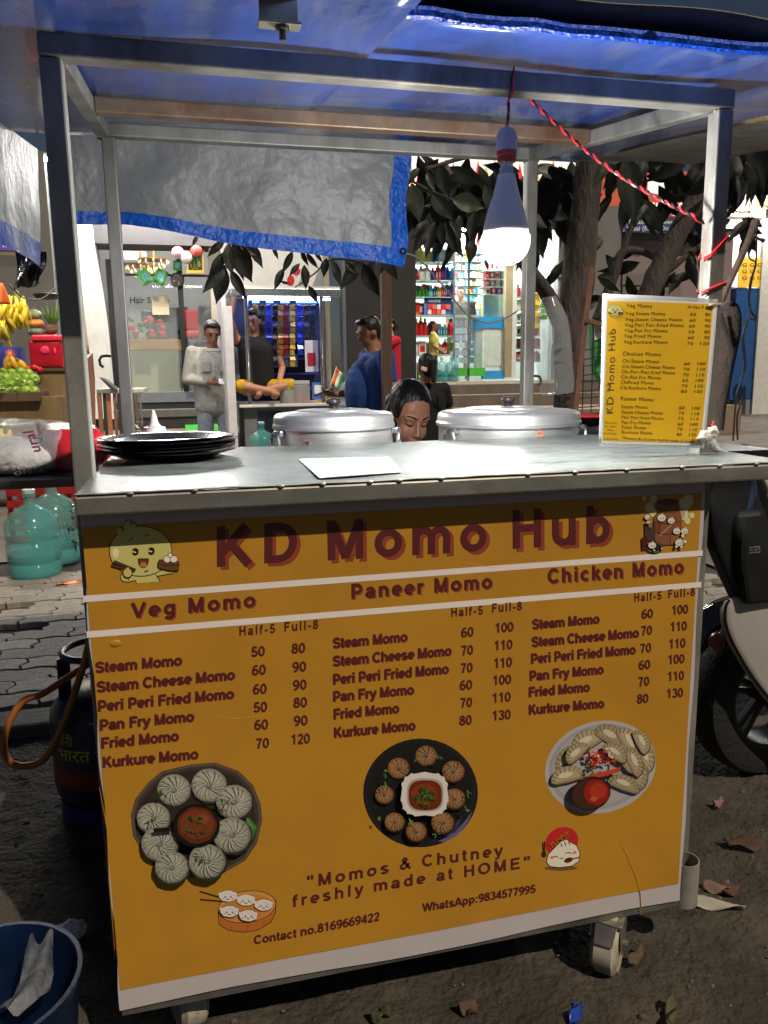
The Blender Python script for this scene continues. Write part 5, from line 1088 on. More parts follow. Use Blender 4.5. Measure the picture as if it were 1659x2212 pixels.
    if hair == 'short': he((0, .020, 1.640), (.079, .088, .080)); he((0, .05, 1.60), (.074, .062, .085)); he((0, -.045, 1.690), (.060, .045, .028)); he((-.072, .01, 1.635), (.012, .04, .04)); he((.072, .01, 1.635), (.012, .04, .04))
    elif hair in ('bun', 'tied'): he((0, .022, 1.638), (.080, .090, .082)); he((0, .05, 1.59), (.077, .066, .095)); he((0, .118, 1.58), (.042, .042, .045))
    elif hair == 'pony':
        he((0, .020, 1.635), (.080, .092, .084)); he((0, .05, 1.59), (.078, .066, .10)); he((0, .125, 1.64), (.034, .034, .040)); Hp.append(('c', up(Hd((0, .125, 1.62))), .032*s, up(Hd((0, .13, 1.46))), .022*s))
    link('hair', fuse(Hp, .009*s, 2), hair_m, root)
    fm_ = MB()
    for sx_ in (-1, 1):
        fm_.ball(up(Hd((sx_*.030, -.0855, 1.598))), (.013*s, .008*s, .0055*s), 8, 6, R=hr, m=0); fm_.ball(up(Hd((sx_*.032, -.091, 1.622))), (.020*s, .006*s, .0042*s), 8, 5, R=hr, m=0)
    o = fm_.build('eyes', eye_m, root, smooth=True, local=True)
    MB().ball(up(Hd((0, -.0955, 1.535))), (.022*s, .008*s, .0065*s), 10, 6, R=hr).build('mouth', lip_m, root, smooth=True, local=True)
    return root, (lambda p: up(T(p)))
def stand(px, py_head, Y, h, z=None):
    """feet below a head seen at that photo point"""
    p = at(px, py_head, Y); return V((p.x, Y, p.z-h*.945 if z is None else z))

# man reading a slip of paper in front of the saloon
shirt1 = M('checked_shirt', (.36, .355, .33), rough=.85, var=.22, scale=22, bump=.5, bscale=26, dirt=(.30, .295, .28), dscale=12)
denim = M('pale_denim', (.22, .27, .34), rough=.9, var=.3, scale=6, bump=.4, bscale=40, dirt=(.42, .46, .50), dscale=3)
pj = stand(456, 713, 7.1, 1.70)
man1, T1 = person('man in a pale checked shirt and faded jeans, head bowed over a slip of paper', pj, .10, 1.70, skin=skin_d, sleeve='long', shirt_mat=shirt1, pants_mat=denim, head=(.42, 0, .05), hem=.77,
    arms=[((-.20, 0, 1.39), (-.265, .02, 1.12), (-.06, -.20, 1.09)), ((.20, 0, 1.39), (.25, .03, 1.12), (.17, -.22, 1.09))], hands=[((.8, -.35, -.05), (0, -.3, 1), .6), ((-.5, -.6, -.02), (0, -.3, 1), .6)])
MB().box(T1((.075, -.28, 1.09)), (.13, .005, .06), Euler((-.6, .2, .1))).build('paper_slip', paper, man1, local=True)
for zz in (1.33, 1.24, 1.15, 1.06, .97, .88): MB().ball(T1((.0, -.140, zz)), (.006, .004, .006), 6, 4).build('button', S('shirt_button', (70, 66, 60)), man1, smooth=True, local=True)
for sx_ in (-1, 1): MB().box(T1((sx_*.085, -.131, 1.245)), (.085, .012, .10), Euler((.05, 0, sx_*.25))).build('pocket', shirt1, man1, local=True, bevel=.004)
MB().box(T1((0, -.075, 1.405)), (.13, .05, .02), Euler((.7, 0, 0))).build('collar', shirt1, man1, local=True, bevel=.008)

# boy sitting cross-legged on the kiosk counter, arm up on its roof rail
pk = at(555, 851, 6.80)
person('boy in black vest and yellow shorts sitting cross legged on the kiosk, arm raised', V((at(556, 800, 6.8).x, 6.88, pk.z-.80)), .12, 1.62, skin=skin_m, sleeve='none', shirt=(16, 17, 20), pants=(190, 150, 20), shorts=True, head=(.25, 0, -.55), hem=.86,
    arms=[((-.20, 0, 1.39), (-.26, -.03, 1.62), (-.20, -.06, 1.86)), ((.20, 0, 1.37), (.27, -.02, 1.10), (.17, -.22, .90))],
    legs=[((-.10, 0, .90), (-.24, -.30, .93), (.10, -.36, .86)), ((.10, 0, .90), (.30, -.24, .93), (-.06, -.26, .86))], slim=.9)
# heavy man looking at his phone
pb_ = stand(806, 712, 4.75, 1.62)
man3, T3 = person('heavy man in a blue T-shirt looking down at his phone beside the wooden pole', pb_, -1.45, 1.62, skin=skin_d, sleeve='short', shirt=(26, 62, 128), pants=(40, 44, 56), head=(.30, 0, 0), fat=.10, hem=.80, slim=1.12,
    arms=[((-.22, .02, 1.39), (-.30, .03, 1.12), (-.14, -.28, 1.10)), ((.22, .02, 1.39), (.29, .04, 1.12), (.27, -.04, .88))], hands=[((.1, -.9, .15), (1, 0, .3), .55), None])
ph = MB(); ph.box(T3((-.10, -.40, 1.12)), (.075, .15, .009), Euler((.35, .0, 0))); ph.build('phone', blackp, man3, local=True, bevel=.003)
# woman in red behind him, arm stretched out
pr_ = stand(841, 715, 9.3, 1.46)
person('woman in a bright red shawl, half hidden, with one arm stretched out', pr_, -1.2, 1.55, skin=skin_l, sleeve='long', shirt=(190, 24, 52), pants=(170, 24, 50), hair='tied', hem=.55,
    arms=[((-.20, 0, 1.39), (-.27, .03, 1.12), (-.2, -.1, .9)), ((.18, 0, 1.37), (.24, -.26, 1.30), (.27, -.50, 1.26))])
# girl in a yellow top at the chemist's step
cy = stand(937, 707, 11.6, 1.12)
person('small girl in a pale yellow top and dark leggings in front of the medicine shelves', cy, 1.15, 1.16, skin=skin_d, sleeve='short', shirt=(206, 190, 104), pants=(34, 34, 44), hair='tied', slim=.92, hem=.84,
    arms=[((-.19, 0, 1.37), (-.23, .02, 1.12), (-.16, -.20, .98)), ((.19, 0, 1.37), (.22, -.02, 1.12), (.12, -.24, 1.00))])
# shopkeeper
sk_ = stand(996, 634, 13.4, 1.70)
person('shopkeeper in a dark olive polo shirt standing behind the chemist counter', sk_, -.35, 1.72, skin=skin_l, sleeve='short', shirt=(52, 52, 44), pants=(40, 40, 40), head=(0, 0, -.3))
# child in black seen from behind
ck = stand(920, 812, 4.15, 1.18)
person('child in black clothes seen from behind with a hair clip', ck, math.pi+.25, 1.26, skin=skin_d, sleeve='short', shirt=(13, 14, 18), pants=(13, 14, 18), hair='pony', slim=.98, hem=.62,
    arms=[((-.20, 0, 1.38), (-.30, -.04, 1.16), (-.22, -.14, .96)), ((.20, 0, 1.38), (.25, .03, 1.13), (.22, -.04, .92))])
hc = at(916, 797, 4.03); cl = MB().box(hc, (.045, .012, .028), Euler((0, .3, .2))).build('hair_clip', S('clip_pink', (220, 180, 170), rough=.3), None, bevel=.004); tag(cl, 'pale pink clip in the black hair of the child', 'hair clip')
# man sitting in the saloon
sp_ = stand(470, 672, 9.7, 1.3); person('man sitting in the saloon, only the top of his head showing', V((sp_.x, 9.9, sp_.z-.1)), -.4, 1.68, skin=skin_m, sleeve='short', shirt=(90, 90, 96), pants=(50, 46, 44), legs=[((-.09, 0, .90), (-.12, -.42, .88), (-.12, -.42, .46)), ((.09, 0, .90), (.12, -.42, .88), (.12, -.42, .46))])
# passer-by at the right edge
pp_ = at(1672, 905, 13.6); person('person in a pale shirt and dark trousers walking past at the right edge', V((pp_.x+.05, 13.6, .05)), 1.2, 1.68, skin=skin_d, sleeve='long', shirt=(190, 186, 176), pants=(26, 26, 30))

# ---- the cook behind the counter: close enough for a modelled face
cook = thing('person', 'woman with tied back black hair bending down between the two steamers', 'person', (0, 0, 0))
hc_ = at(884, 901, 1.78); cook.location = hc_
S_ = 1.0
Rk = Euler((.38, .06, .16), 'XYZ').to_matrix()
F = lambda p: Rk @ V(p)
bp = []
def E_(p, r, rot=None): bp.append(('e', F(p), r, (Rk @ (Euler(rot).to_matrix() if rot else Matrix.Identity(3))).to_euler()))
def Cc(a, ra, b, rb): bp.append(('c', F(a), ra, F(b), rb))
E_((0, .018, .035), (.072, .090, .088)); E_((0, -.030, .035), (.064, .050, .072)); E_((0, -.032, -.035), (.056, .052, .064)); E_((0, -.050, -.083), (.028, .028, .024)); E_((-.030, -.050, -.035), (.028, .030, .036)); E_((.030, -.050, -.035), (.028, .030, .036))
Cc((0, -.082, .010), .0085, (0, -.100, -.026), .0105); E_((0, -.103, -.031), (.0115, .0105, .0095)); E_((-.012, -.094, -.033), (.0085, .009, .007)); E_((.012, -.094, -.033), (.0085, .009, .007))
Cc((-.045, -.066, .028), .010, (-.012, -.079, .026), .009); Cc((.045, -.066, .028), .010, (.012, -.079, .026), .009)
E_((-.029, -.071, .008), (.0165, .012, .0105)); E_((.029, -.071, .008), (.0165, .012, .0105))
E_((0, -.085, -.060), (.020, .010, .008)); E_((0, -.082, -.069), (.017, .010, .008)); E_((-.073, .012, -.01), (.009, .018, .028)); E_((.073, .012, -.01), (.009, .018, .028))
nk = F((0, .02, -.05)); ch_ = V((.045, .13, -.21))
bp.append(('c', nk, .046, ch_, .056)); bp.append(('c', ch_+V((-.14, .02, -.02)), .05, ch_+V((.14, .02, -.02)), .05)); bp.append(('c', ch_, .09, ch_+V((0, .10, -.34)), .12))
for s_ in (-1, 1):
    e1 = ch_+V((s_*.22, -.02, -.26)); w1 = ch_+V((s_*.12, -.24, -.30)); bp += [('c', ch_+V((s_*.16, .02, -.02)), .045, e1, .037), ('c', e1, .036, w1, .024)]; bp += finger_pieces(w1, V((-s_*.4, -.8, -.3)), V((-s_*.8, .1, .4)), .7, .95)
bp += [('c', ch_+V((s_*.08, .12, -.40)), .085, ch_+V((s_*.14, -.20, -.58)), .06) for s_ in (-1, 1)]+[('c', ch_+V((s_*.14, -.20, -.58)), .056, ch_+V((s_*.14, -.02, -.80)), .04) for s_ in (-1, 1)]
link('body', fuse(bp, .0042, 4), skin_l, cook)
hp = [('e', F((0, .026, .060)), (.080, .0945, .083), Rk.to_euler()), ('e', F((0, .05, .0)), (.078, .070, .090), Rk.to_euler()), ('e', F((0, .135, .0)), (.05, .045, .05), Rk.to_euler()), ('e', F((-.060, .0, .045)), (.018, .045, .050), Rk.to_euler()), ('e', F((.060, .0, .045)), (.018, .045, .050), Rk.to_euler())]
link('hair', fuse(hp, .005, 3), hair_m, cook)
pk_m = S('dusty_pink', (158, 122, 128), rough=.85, var=.1, bump=.4, bscale=40)
kp = [('c', ch_+V((-.145, .03, -.035)), .060, ch_+V((.145, .03, -.035)), .060), ('c', ch_+V((0, .03, -.06)), .105, ch_+V((0, .11, -.36)), .135)]+[('c', ch_+V((s_*.16, .03, -.03)), .056, ch_+V((s_*.20, -.0, -.17)), .05) for s_ in (-1, 1)]
link('blouse', fuse(kp, .008, 4), pk_m, cook)
link('trousers', fuse([('c', ch_+V((s_*.08, .12, -.40)), .105, ch_+V((s_*.14, -.20, -.58)), .078) for s_ in (-1, 1)]+[('c', ch_+V((s_*.14, -.20, -.58)), .072, ch_+V((s_*.14, -.02, -.78)), .055) for s_ in (-1, 1)], .010, 3), S('plum_cloth', (70, 50, 66), rough=.85), cook)
def strip(P, w0, w1, name, mat, yoff=0.):
    return MB().tube([F(p) for p in P], [w0, (w0+w1)/2*1.25, (w0+w1)/2*1.2, w1][:len(P)], 8).build(name, mat, cook, smooth=True, local=True)
for s_ in (-1, 1):
    strip([(s_*.012, -.0885, .029), (s_*.026, -.0870, .036), (s_*.042, -.0770, .036), (s_*.053, -.0640, .029)], .0026, .0012, 'eyebrow', hair_m)
    strip([(s_*.014, -.0815, .004), (s_*.024, -.0850, .0005), (s_*.036, -.0805, .001), (s_*.047, -.0700, .006)], .0012, .0010, 'lash_line', eye_m)
    strip([(s_*.016, -.0820, .013), (s_*.026, -.0835, .017), (s_*.038, -.0785, .0165), (s_*.047, -.0700, .011)], .0009, .0008, 'lid_crease', S('lid_brown', (86, 52, 40)))
strip([(-.021, -.0885, -.061), (-.006, -.0955, -.0585), (.006, -.0955, -.0585), (.021, -.0885, -.061)], .0022, .0022, 'lip', lip_m); strip([(-.017, -.0860, -.068), (-.006, -.0915, -.0705), (.006, -.0915, -.0705), (.017, -.0860, -.068)], .0028, .0028, 'lip', lip_m)
MB().ball(F((0, -.0875, .036)), .0022, 8, 6).build('forehead_dot', S('dot_red', (110, 20, 24)), cook, smooth=True, local=True)
stl = thing('stool', 'low stool under the woman behind the cart', 'stool', (hc_.x+.03, 1.95, 0)); MB().b2((hc_.x-.12, 1.80, .05+.30), (hc_.x+.2, 2.12, .05+.33)).build('seat', S('stool_red', (120, 30, 30)), stl)
for a in (-.10, .17):
    for b in (1.83, 2.08): MB().b2((hc_.x+a, b, .05), (hc_.x+a+.03, b+.03, .35)).build('leg', S('stool_red', (120, 30, 30)), stl)
# ------------------------------------------------------------------ shops behind
def pr(x0, y0, x1, y1, Y):
    a, b = at(x0, y0, Y), at(x1, y1, Y); return min(a.x, b.x), max(a.x, b.x), min(a.z, b.z), max(a.z, b.z)
def pbox(mb, x0, y0, x1, y1, Y, dep, m=None, **k):
    X0, X1, Z0, Z1 = pr(x0, y0, x1, y1, Y); X0 = k.get('X0', X0); return mb.b2((X0, Y, Z0), (X1, Y+dep, Z1), m)
def pb1(name, mat, par, x0, y0, x1, y1, Y, dep, bevel=0.): mb = MB(); pbox(mb, x0, y0, x1, y1, Y, dep); return mb.build(name, mat, par, bevel=bevel)
def TH(name, label, cat, x, y, Y, group=None): return thing(name, label, cat, at(x, y, Y), group)
white_w = S('white_wall', (226, 226, 224), rough=.7, var=.05, scale=2, bump=.1, dirt=(.62, .62, .60), dscale=1.5)
grey_w = S('grey_wall', (112, 113, 114), rough=.75, var=.12, scale=2, bump=.2)
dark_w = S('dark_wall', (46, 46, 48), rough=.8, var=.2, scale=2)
frame_b = S('black_frame', (34, 32, 32), rough=.4, var=.1, metal=.3)
pane = M('shop_pane', (.8, .9, .9), rough=.02, var=0, alpha=.08, spec=.6)
def tube_lamp(label, x0, x1, Y, z, power, col=(1, .97, .92), group='tube lights in the shops', r=.02):
    t = thing('tube_light', label, 'tube light', ((x0+x1)/2, Y, z), group)
    em_ = M('tube_%d_%d' % (int(power), int(col[2]*100)), (1, 1, 1), var=0, emis=power*5.5, ecol=col)
    MB().tube([(x0, Y, z), (x1, Y, z)], r, 10).build('tube', em_, t, smooth=True)
    MB().b2((x0-.03, Y-.025, z+r+.002), (x1+.03, Y+.025, z+.06)).build('batten', whitep, t); return t

# --- saloon
SY = 9.2
sal = TH('saloon_shop', 'hair saloon with dark framed glass front and grey room, behind the man reading', 'shop', 340, 850, SY)
zf = at(350, 852, SY).z
X0, X1 = at(205, 800, SY).x, at(482, 800, SY).x
MB().b2((X0-.2, SY+.2, zf-.03), (X1+.9, SY+3.3, zf)).build('floor', S('saloon_floor', (150, 142, 130), rough=.3, var=.1), sal)
MB().b2((X0-.2, SY+3.1, zf), (X1+.9, SY+3.2, zf+3.2)).build('back_wall', grey_w, sal)
MB().b2((X0-.22, SY+.2, zf), (X0-.12, SY+3.1, zf+3.2)).build('side_wall', grey_w, sal)
MB().b2((X1+.8, SY+.2, zf), (X1+.9, SY+3.1, zf+3.2)).build('side_wall', S('cream_wall', (206, 196, 176)), sal)
MB().b2((X0-.2, SY+.1, zf+2.72), (X1+.9, SY+3.2, zf+2.80)).build('ceiling', white_w, sal)
pb1('soffit', S('soffit_grey', (88, 86, 88), rough=.7), sal, 192, 440, 560, 534, SY-.35, .5)
for x in (243, 392, 466): pb1('mullion', frame_b, sal, x, 560, x+5, 850, SY, .05)
pb1('transom', frame_b, sal, 245, 590, 470, 598, SY-.003, .056); pb1('sill', S('sill_grey', (104, 108, 114), rough=.5, var=.1), sal, 215, 850, 490, 866, SY-.12, .42)
for x0, x1 in ((248, 392), (397, 466)): pb1('pane', pane, sal, x0, 598, x1, 850, SY+.02, .006)
for i, (y0, y1, Y) in enumerate(((866, 889, SY-.1), (889, 897, SY-.45), (897, 925, SY-.42))): pb1('step', S('step_%d' % i, ((42, 42, 44), (92, 90, 88), (52, 50, 50))[i], rough=.7, var=.15), sal, 205, y0, 500, y1, Y, .5)
MB().b2((X0-.4, SY-1.6, .04), (X1+.5, SY-.45, at(400, 925, SY-.45).z)).build('forecourt', S('forecourt', (130, 112, 96), rough=.8, var=.2, scale=5), sal)
hd = MB(); p0, p1 = at(281, 655, SY-.01), at(366, 655, SY-.01); letter(hd, 'Hair Saloon', p0, p1, V((0, 0, .075)), .02); hd.build('lettering', S('decal_black', (18, 18, 20)), sal)
tube_lamp('tube light on the saloon ceiling', X0+.3, X1, SY+1.2, zf+2.6, 60); tube_lamp('added unseen tube light above the lane, lighting the reading man from the front', at(250, 460, 6.0).x, at(470, 460, 6.0).x, 6.0, at(360, 440, 6.0).z, 34); tube_lamp('tube light over the saloon entrance, above the tarpaulin', X0-.6, X1+.2, SY-.75, zf+2.55, 70)  # the lane tube is added to light the reading man's front
pl = MB().prism([at(x, y, SY-.5) for x, y in ((144, 380), (184, 380), (206, 560), (226, 700), (246, 905), (144, 905))], (0, .45, 0)).build('white_pillar', white_w, None); tag(pl, 'wide white painted pillar at the left of the saloon', 'pillar')
wl_ = pb1('white_wall', white_w, None, 470, 380, 700, 640, 8.2, .12); tag(wl_, 'white board wall with red marks above and behind the kiosk', 'wall')
for x, y, rx, ry in ((640, 586, 9, 8), (628, 606, 8, 12), (640, 625, 14, 6), (622, 562, 6, 5)):
    mbx = MB(); mbx.prism([at(x+rx*math.cos(a), y+ry*math.sin(a), 8.195) for a in [2*math.pi*k/10 for k in range(10)]], (0, -.004, 0)); mbx.build('red_mark', S('sign_red', (196, 30, 40)), wl_)
cw_ = pb1('cream_pillar', S('cream_wall', (206, 196, 176)), None, 446, 440, 490, 860, SY-.2, .3); tag(cw_, 'cream wall strip at the right side of the saloon front', 'wall')
# things in the saloon
dc = TH('display_counter', 'glass display counter with orange wood top inside the saloon', 'display counter', 320, 850, 9.75)
wood_o = S('orange_wood', (196, 140, 62), rough=.45, var=.12, stretch=(1, 1, 6)); pb1('wood_top', wood_o, dc, 256, 733, 392, 755, 9.7, .5, .01)
pb1('glass_front', M('tank_glass', (.55, .60, .40), rough=.08, alpha=.35, var=.1), dc, 262, 757, 388, 850, 9.72, .01); pb1('inner_board', S('tank_back', (164, 160, 96), rough=.6, var=.25, scale=6), dc, 262, 757, 388, 850, 10.1, .03)
for x in (258, 386): pb1('corner_post', S('pale_green_edge', (176, 190, 150)), dc, x, 755, x+5, 852, 9.70, .03)
fl = TH('flower_vase', 'bouquet of red flowers in a white vase on the display counter', 'flowers', 318, 733, 9.9); q_ = random.Random(5)
fw = MB(); lv = MB()
for k in range(26):
    p = at(318+q_.uniform(-36, 36), 706+q_.uniform(-18, 22), 9.9+q_.uniform(-.1, .1))
    if k < 12: fw.ball(p, (.045, .04, .04), 8, 6)
    else: lv.ball(p, (.05, .02, .03), 7, 5, R=Euler((q_.random()*3, q_.random()*3, 0)).to_matrix())
fw.build('blossom', S('petal_red', (206, 36, 44), rough=.6), fl, smooth=True)['kind'] = 'stuff'; lv.build('foliage', S('leaf_green', (52, 100, 48)), fl, smooth=True)['kind'] = 'stuff'
MB().lathe([(.06, 0), (.09, .05), (.07, .13), (.085, .15)], at(308, 733, 9.9), 16).build('vase', whitep, fl, smooth=True)
def chair(label, x, y, Y, col, w_, h_):
    c_ = TH('barber_chair', label, 'barber chair', x, y, Y, 'chairs in the saloon'); p = at(x, y, Y); mt = S('vinyl_%d_%d_%d' % col, col, rough=.35)
    MB().b2((p.x-w_/2, Y-.05, p.z), (p.x+w_/2, Y+.06, p.z+h_)).build('backrest', mt, c_, bevel=.03); MB().b2((p.x-w_/2, Y-.5, p.z-.12), (p.x+w_/2, Y+.0, p.z-.02)).build('seat', mt, c_, bevel=.03)
    for s_ in (-1, 1): MB().b2((p.x+s_*(w_/2+.03)-.03, Y-.45, p.z+.02), (p.x+s_*(w_/2+.03)+.03, Y, p.z+.10)).build('armrest', blackp, c_, bevel=.01)
    MB().lathe([(.22, zf), (.20, zf+.04), (.05, zf+.06), (.05, p.z-.11)], (p.x, Y-.25, 0), 20).build('pedestal', chrome, c_, smooth=True)
chair('red barber chair seen through the saloon glass', 432, 715, 10.9, (186, 40, 44), .42, .30); chair('black barber chair left of the red one in the saloon', 372, 735, 11.2, (30, 30, 32), .5, .5); chair('black barber chair beside the flowers', 345, 730, 11.6, (26, 26, 28), .5, .42)
ac = TH('air_conditioner', 'white wall air conditioner inside the saloon', 'air conditioner', 290, 560, 12.2); pb1('case', whitep, ac, 261, 541, 318, 567, 12.1, .2, .03); pb1('vent', S('vent_grey', (120, 120, 120)), ac, 264, 560, 315, 564, 12.085, .02)
for i, (x, y) in enumerate(((332, 562), (305, 575))):
    cdl = TH('chandelier', ('larger' if i == 0 else 'smaller')+' gold crystal chandelier hanging in the saloon', 'chandelier', x, y-25, 10.6); p = at(x, y, 10.6)
    for k in range(3):
        for j in range(12): a = 2*math.pi*j/12; r_ = .20-.055*k; MB().lathe([(.002, -.05), (.012, -.02), (.002, 0)], (p.x+r_*math.cos(a), 10.6+r_*math.sin(a), p.z-.05*k), 5).build('crystal', M('crystal_lit', (.9, .75, .45), var=0, rough=.1, emis=1.2, ecol=(1, .75, .4)), cdl)
    MB().lathe([(.21, .0), (.21, .015), (.02, .04), (.012, .3)], (p.x, 10.6, p.z), 20).build('frame', S('brass', (170, 130, 60), metal=.8, rough=.3), cdl, smooth=True)
green_f = S('flag_green', (70, 160, 70), rough=.7); 
def flag(label, x, y, w_, h_, rot, Y=9.05):
    f = TH('pennant', label, 'pennant', x, y, Y, 'green pennants in the saloon window'); p = at(x, y, Y); m_ = mpp(x, y, Y); R_ = Matrix.Rotation(rot, 3, 'Y')
    MB().grid(lambda u, v: p+R_ @ V(((u-.5)*w_*m_, .012*math.sin(u*6), (v-.5)*h_*m_)), 6, 4).build('cloth', green_f, f, smooth=True, solid=.003); MB().grid(lambda u, v: p+R_ @ V(((u-.5)*w_*m_*.5, -.006+.012*math.sin((u*.5+.25)*6), (v-.5)*h_*m_*.5)), 4, 3).build('motif', S('flag_blue', (120, 170, 200)), f)
flag('green pennant of the crossed pair, tilted left', 313, 598, 24, 32, -.45); flag('green pennant of the crossed pair, tilted right', 347, 598, 24, 32, .45); flag('small green pennant near the left window frame', 262, 584, 15, 18, .05); flag('small green pennant by the gold picture frame', 383, 574, 18, 20, .1)
gp = TH('gold_picture', 'gold framed green picture with golden calligraphy on the saloon wall', 'picture', 421, 590, 8.95); gold_m = S('gold_frame', (200, 150, 40), rough=.3, metal=.5)
pb1('backing', S('picture_green', (28, 92, 50)), gp, 406, 545, 437, 585, 8.96, .02)
for q4 in ((402, 540, 441, 547), (402, 583, 441, 590), (402, 547, 407, 583), (436, 547, 441, 583)): pb1('frame', gold_m, gp, *q4, 8.94, .04)
ar = MB(); letter(ar, 'الله', at(411, 576, 8.955), at(433, 576, 8.955), V((0, 0, .10)), .015); ar.build('calligraphy', S('gold_paint', (214, 190, 70)), gp)
wf = TH('wall_fan', 'round dark wall fan above the saloon door', 'fan', 383, 605, 9.1); p = at(383, 605, 9.08)
MB().lathe([(.085, 0), (.085, .05), (.075, .055), (.07, .02), (.001, .02)], p, 24, R=Matrix.Rotation(math.pi/2, 3, 'X')).build('housing', S('fan_dark', (48, 44, 40), rough=.4), wf, smooth=True)
for k in range(4): MB().box(p+V((.03*math.cos(k*1.57+.4), -.03, .03*math.sin(k*1.57+.4))), (.055, .006, .022), Euler((.3, -k*1.57-.4, 0))).build('blade', S('fan_blade', (120, 112, 96)), wf)
po_ = pb1('paper_poster', S('beige_paper', (196, 186, 160), rough=.8), None, 327, 640, 366, 680, SY-.02, .004); tag(po_, 'beige paper notice stuck on the saloon glass', 'notice')
for i, (x, y, c_) in enumerate(((384, 545, (236, 190, 200)), (424, 541, (226, 110, 100)), (402, 556, (240, 230, 226)))):
    o = MB().ball(at(x, y, 8.9), .075, 14, 10).build('balloon', S('balloon_%d' % i, c_, rough=.25), None, smooth=True); tag(o, ('pale pink balloon left of the gold picture', 'red and white balloon above the gold picture', 'whitish balloon hanging low beside the gold picture')[i], 'balloon')
gm = MB().b2(tuple(gz(400, 938, at(440, 925, 8.2).z))[:2]+(at(440, 925, 8.2).z,), (at(474, 925, 8.2).x, at(440, 925, 8.2).y+.9, at(440, 925, 8.2).z+.012)).build('green_mat', S('mat_green', (70, 170, 60), rough=.9), None); tag(gm, 'bright green door mat on the saloon forecourt', 'mat')

# --- kiosk
KY = 6.6
ki_ = TH('kiosk', 'small paan kiosk with white counter, chrome posts and blue lights', 'kiosk', 630, 1000, KY)
kz = at(620, 872, KY).z; KX0, KX1 = at(520, 870, KY).x, at(742, 870, KY).x
MB().b2((KX0+.03, KY+.03, .05), (KX1-.03, KY+.95, kz-.03)).build('base', S('kiosk_grey', (120, 122, 126), rough=.5, var=.1), ki_)
MB().b2((KX0-.02, KY-.06, kz-.028), (KX1+.04, KY+1.0, kz)).build('counter', S('kiosk_white', (214, 210, 206), rough=.3, var=.06), ki_, bevel=.005)
rz = at(620, 640, KY).z
for x, Y in ((540, KY+.02), (699, KY+.02)): p = at(x, 860, Y); MB().tube([(p.x, Y, kz), (p.x, Y, rz)], .022, 12).build('post', chrome, ki_, smooth=True)
MB().b2((KX0-.05, KY-.02, rz), (at(735, 640, KY).x, KY+.04, rz+.07)).build('roof_rail', alum, ki_, bevel=.004)
MB().b2((KX0-.05, KY+.05, rz+.07), (KX1, KY+1.0, rz+.10)).build('roof', whitep, ki_)
MB().b2((KX0-.14, KY-.03, .05), (KX0-.10, KY+.95, rz)).build('side_panel', S('kiosk_panel', (206, 204, 208), rough=.5), ki_); MB().b2((at(488, 800, KY).x, KY-.09, .05), (at(506, 800, KY).x, KY-.05, rz-.1)).build('side_panel', S('kiosk_panel', (206, 204, 208), rough=.5), ki_)
nvy = S('kiosk_navy', (24, 30, 84), rough=.5, var=.2)
MB().b2((KX0, KY+.95, kz), (KX1, KY+.99, rz+.06)).build('back_wall', nvy, ki_)
for z in (kz+.12, kz+.28, kz+.44, kz+.62): MB().b2((KX0+.12, KY+.72, z), (KX1-.12, KY+.95, z+.015)).build('shelf', S('shelf_blue', (40, 50, 130)), ki_)
led = M('blue_led', (.02, .05, .9), var=0, emis=14, ecol=(.05, .12, 1.))
for x0, x1 in ((545, 560), (575, 590), (606, 625), (640, 690)): q0, q1 = at(x0, 652, KY+.1), at(x1, 652, KY+.1); MB().tube([q0, q1], .012, 6).build('led_strip', led, ki_)
MB().b2((KX0+.1, KY+.5, rz+.03), (KX1-.1, KY+.54, rz+.055)).build('tube', M('kiosk_fill_tube', (1, 1, 1), var=0, emis=16, ecol=(.7, .8, 1)), ki_)
pd = pb1('picture_panel', S('photo_dark', (30, 30, 44), rough=.3, var=.4, scale=8), ki_, 556, 888, 610, 960, KY+.02, .01)
sach = [(552, (178, 140, 50)), (566, (60, 52, 30)), (580, (30, 50, 170)), (594, (26, 26, 50)), (606, (150, 110, 40)), (618, (120, 40, 50)), (632, (190, 160, 70)), (648, (30, 60, 190)), (662, (70, 64, 60)), (676, (40, 60, 60))]
for i, (x, c_) in enumerate(sach):
    sm_ = S('sachet_%d' % i, c_, rough=.25, var=.3, scale=20, metal=.3); st_ = TH('sachet_strip', 'strip of %s sachets in the kiosk, %s from the left post' % (('gold', 'dark', 'blue', 'navy', 'bronze', 'maroon', 'straw yellow', 'bright blue', 'grey', 'dark teal')[i], ('first', 'second', 'third', 'fourth', 'fifth', 'sixth', 'seventh', 'eighth', 'ninth', 'tenth')[i]), 'sachet strip', x, 660, KY+.25, 'sachet strips hanging in the kiosk')
    me_ = None
    for k in range(9 if i % 3 else 11):
        p = at(x, 664+k*12.2, KY+.25+.01*(k % 2)); o = MB().box((p.x+q_.uniform(-.004, .004), p.y, p.z), (.052+q_.uniform(-.004, .006), .012, .048), Euler((.3*(-1)**k+q_.uniform(-.2, .2), q_.uniform(-.12, .12), q_.uniform(-.3, .3))), taper=.9).build('sachet', sm_, st_)
